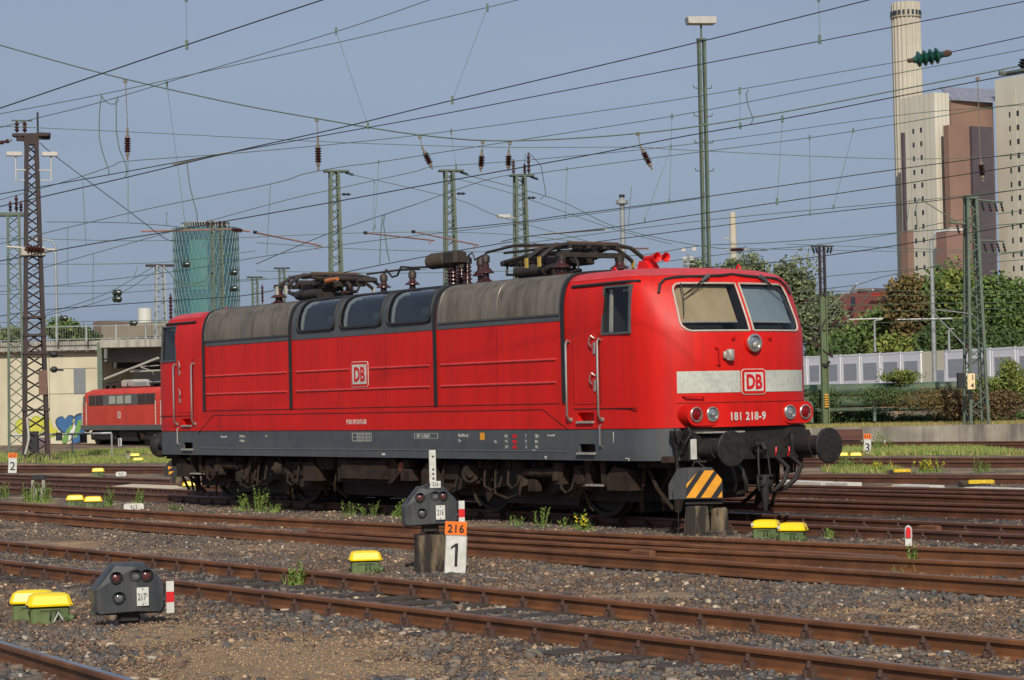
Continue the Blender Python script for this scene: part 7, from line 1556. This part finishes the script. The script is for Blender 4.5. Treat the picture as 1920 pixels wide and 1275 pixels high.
for s in(-1,1): q=Vector((A.x,A.y,0))+n2*s*.75; dd=d.normalized(); pts=[q-dd*14,q+dd*22]; m_.tube([(p.x,p.y,zb-.04) for p in pts],.05,n=4)
t=empty('railway_track',(0,0,0),0,'overgrown track under the smaller red locomotive','railway track',TR); m_.build('rail',RAILD,t)
# left cantilever above the second locomotive
t=empty('cantilever',(0,0,0),0,'pale folded catenary cantilever above the smaller red locomotive','cantilever'); m_=MB(); m_.tube([P(196,711,135),P(297,671,132)],.07,n=6); m_.build('diagonal_tube',TRIM,t); m_=MB(); m_.tube([P(245,697,134),P(310,694,132)],.05,n=6); m_.tube([P(255,688,134),P(298,685,132)],.03,n=5); m_.tube([P(265,689,134),P(285,695,133),P(288,703,133)],.03,n=5); m_.build('steady_arm',TRIM,t); insulator(t,P(232,697,134),P(240,694,134),.10,m=SEAM,n=3)
for x,y,lb in((97,665,'short dark insulated arm on the cream wall, upper'),(97,693,'short dark insulated arm on the cream wall, lower')):
    o=MB(); o.tube([P(x,y,120),P(x+22,y+1,120)],.05,n=5); o.lathe(P(x-3,y,120),(1,0,0),[(0,.05),(.1,.16),(.3,.16),(.4,.05)],n=8); tag(o.build('insulated_arm',SEAM,None),lb,'steady arm','short dark insulated arms')
t=empty('track_gate',P(40,820,100),0,'grey pipe barrier and signal boxes at the foot of the rusty mast','barrier'); m_=MB(); m_.tube([(-.6,0,.1),(3.9,0,.1)],.05,n=5); m_.tube([(2.2,0,-1.0),(4.6,0,-1.0)],.05,n=5); m_.tube([(2.2,0,-1.0),(2.2,0,.1)],.04,n=5); m_.tube([(3.9,0,-1.0),(3.9,0,.1)],.04,n=5); m_.build('pipe_frame',GALV,t); m_=MB(); m_.box((1.65,-.1,.0),(.24,.2,.35)); m_.box((2.7,-.1,-.1),(.28,.2,.4)); m_.box((.55,-.1,-.2),(.4,.3,.9)); m_.build('black_box',SEAM,t)
# ================================================================== TREES
def leaves(mb,c,rad,N,size,rg,lobes=9,squash=1.0):
    c=np.array(c); rad=np.array(rad); L_=[]
    for i in range(lobes):
        v=rg.normal(size=3); v/=np.linalg.norm(v); v=v*rg.random()**.4*.62; L_.append((c+v*rad,rad*(.34+.22*rg.random())))
    n=N; idx=rg.integers(0,lobes,n); v=rg.normal(size=(n,3)); v/=np.linalg.norm(v,axis=1)[:,None]; rr=(.5+.6*rg.random(n))[:,None]
    cc=np.array([l_[0] for l_ in L_])[idx]; rd=np.array([l_[1] for l_ in L_])[idx]; p=cc+v*rd*rr
    a=rg.normal(size=(n,3)); a/=np.linalg.norm(a,axis=1)[:,None]; b=np.cross(a,rg.normal(size=(n,3))); b/=np.linalg.norm(b,axis=1)[:,None]; s=(size*(.5+.8*rg.random(n)))[:,None]
    V=np.stack([p-a*s*.5,p+b*s*.35,p+a*s*.6,p-b*s*.35],1).reshape(-1,3); o=len(mb.v); mb.v+=[tuple(q) for q in V.tolist()]; mb.f+=[(o+4*i,o+4*i+1,o+4*i+2,o+4*i+3) for i in range(n)]; mb.mi+=[0]*n
def lm(name,a,b,c,d):
    m=mat(name,srgb(*a),srgb(*b),scale=.35,rough=.85,lo=.35,hi=.65,island=[(0,srgb(*c)),(1,srgb(*d)),(.5,srgb(*a))])
    return m
TM={'g':lm('green_foliage',(92,116,54),(66,90,42),(60,82,40),(130,144,70)),'y':lm('yellow_green_foliage',(112,126,56),(86,102,46),(74,92,42),(150,146,66)),'b':lm('autumn_brown_foliage',(108,92,50),(84,80,44),(70,74,40),(140,108,60)),'d':lm('dark_green_foliage',(70,92,46),(54,74,38),(48,66,36),(98,114,56)),'l':lm('grey_green_foliage',(108,118,84),(84,96,66),(78,88,62),(138,142,100)),'r':lm('dry_brown_vine',(104,84,54),(80,72,44),(68,66,40),(140,108,72))}
BARK=mat('grey_brown_bark',srgb(92,80,68),srgb(70,62,54),scale=3,rough=.95)
def tree(px,py0,py1,wpx,Y,kind,label,N=3200,size=.42,name='deciduous_tree',cat='tree',group='trees behind the cabins',trunk=True,seed=None,lobes=12):
    k=FP/Y; ct=P(px,(py0+py1)/2,Y); rz=(py1-py0)/2/k; rx=wpx/2/k; z0=zg(ct.x,min(Y,3000)); t=empty(name,(ct.x,Y,z0),0,label,cat,group)
    rg=np.random.default_rng(int(px*7+py0)); m_=MB(); leaves(m_,(0,0,ct.z-z0),(rx*1.12,rx*.8,rz*1.12),N,size,rg,lobes); m_.build('crown' if trunk else 'foliage',TM[kind],t,recalc=False)
    if name=='climbing_shrub':
        m_=MB()
        for i in range(9):
            a=rg.random()*6.28; q=rx*(.4+.9*rg.random()); hh=(ct.z-z0)+rz*(rg.random()*1.7-.3); x1,y1=q*math.cos(a),q*.5*math.sin(a); m_.tube([(x1*.3,y1*.3,ct.z-z0-rz*.6),(x1*.8,y1*.8,hh-.15),(x1*1.1,y1,hh)],[.012,.009,.004],n=4)
            for k in range(14):
                f_=rg.random(); px_,py_,pz_=x1*(.4+.7*f_),y1*(.4+.6*f_),hh-(1-f_)*.5; b_=rg.random()*6.28; w_=.05; m_.add([(px_,py_,pz_),(px_+w_*math.cos(b_),py_+.02,pz_+w_*math.sin(b_)),(px_+1.7*w_*math.cos(b_+.4),py_,pz_+1.7*w_*math.sin(b_+.4)),(px_+w_*math.cos(b_+.9),py_-.02,pz_+w_*math.sin(b_+.9))],[(0,1,2,3)])
        m_.build('stalks',TM[kind],t,recalc=False)
    if trunk:
        m_=MB(); h=ct.z-z0; m_.tube([(0,0,-.2),(.1,0,h*.5),(0,0,h)],[rx*.09+.1,rx*.07+.06,.05],n=7)
        for i in range(5): a=rg.random()*6.28; m_.tube([(0,0,h*(.35+.1*i)),(rx*.5*math.cos(a),rx*.4*math.sin(a),h*(.6+.12*i)),(rx*.8*math.cos(a),rx*.6*math.sin(a),h*(.7+.12*i))],[rx*.04+.03,rx*.025+.02,.02],n=5)
        m_.build('trunk',BARK,t)
    return t
for a in((1392,476,560,100,280,'l','grey-green tree top showing just above the cab roof',1800),(1308,480,540,56,285,'l','small leafy tree top beside the floodlights',900),(1484,472,640,120,262,'l','sparse grey-green tree between cab roof and olive mast',2600),(1548,540,680,110,258,'l','loose bush-like tree behind the olive mast',2200),
 (1600,600,705,150,250,'g','green tree below the brick building',2600),(1660,570,690,120,246,'g','mid green tree right below the brick building',2400),(1706,515,640,110,240,'b','tree turning brown and orange in front of the power plant',3400),(1690,620,705,140,232,'y','yellow-green tree behind the left cabins',2600),(1772,493,640,120,240,'g','tall green tree with yellow top left of the green mast',3600),
 (1800,500,600,90,238,'y','yellowing tree top behind the green mast',2000),(1858,512,650,130,236,'g','broad green tree right of the green mast',3800),(1925,516,680,130,232,'g','green tree at the right picture edge',3200),(1830,600,700,190,228,'d','dark green lower tree behind the right cabins',4200),(1760,600,690,110,228,'d','dark green tree behind the street lamp',2600),(1560,640,705,120,236,'d','dark shrub-like tree behind the leftmost cabins',2000),(1745,540,690,110,250,'g','green tree between the brown tree and the yellow-topped tree',2200),(1640,630,705,120,252,'g','low green tree in front of the brick building',1800),(1895,590,705,130,240,'g','green tree filling the gap at the right',2400)):
    tree(*a[:7],N=int(a[7]*2.6),size=.46,lobes=26)
tree(122,594,650,78,230,'g','small green tree behind the bridge railing',N=1800,size=.5,group='trees behind the bridge'); tree(18,612,650,60,230,'g','green bush at the left edge behind the railing',N=1000,size=.5,group='trees behind the bridge'); tree(160,618,650,60,240,'d','dark green tree left of the beige offices',N=1200,size=.5,group='trees behind the bridge')
# climbing plants on the pipes and the hedge below
for a in((1690,694,724,84,99,'y','pale green sapling rising over the top pipe, centre',900,.20),(1655,722,768,150,98,'d','ivy hanging over the pipes right of the olive mast',1100,.16),(1545,728,768,70,98,'d','ivy on the pipes beside the locomotive front',700,.16),(1740,726,776,170,97.5,'b','yellow-brown vine on the middle pipe',1100,.16),(1800,728,792,110,97,'r','dry brown vine heap left of the green mast',1900,.2),(1870,730,790,110,96.5,'r','dry brown vine heap right of the green mast',1800,.2),(1898,670,760,62,97,'y','tall green shrub over the pipes at the right edge',1300,.2),(1850,706,745,90,97,'y','green shrub over the top pipe right of the board',1000,.18)):
    tree(*a[:7],N=int(a[7]*2.6),size=a[8]*.55,name='climbing_shrub',cat='shrub',group='climbing plants on the pipes',trunk=False,lobes=22)
for x0,lb in((1540,'dark hedge section beside the locomotive front'),(1630,'dark hedge section around the pipe post'),(1720,'dark hedge section below the yellow-brown vine'),(1800,'dark hedge section left of the green mast foot'),(1890,'dark hedge section at the right picture edge')):
    tree(x0,768,804,120,101,'d',lb,N=3600,size=.12,name='hedge',cat='hedge',group='dark hedge below the pipes',trunk=False,lobes=14)
grass(strip((1500,799),(1950,797),5),9000,.16,mat('dry_grass',srgb(160,146,84),srgb(120,118,64),scale=.5,rough=.9,island=[(0,srgb(172,154,92)),(1,srgb(104,112,56))]),'grass',21,.02) if False else None
def bank(rg,N):
    x=rg.random(N)*14+9; y=92+rg.random(N)*7; return np.stack([x,y],1)
grass(bank,12000,.14,mat('dry_grass',srgb(168,150,90),srgb(128,122,70),scale=.5,rough=.9,island=[(0,srgb(176,158,98)),(1,srgb(110,112,60))]),'grass',21,.02)
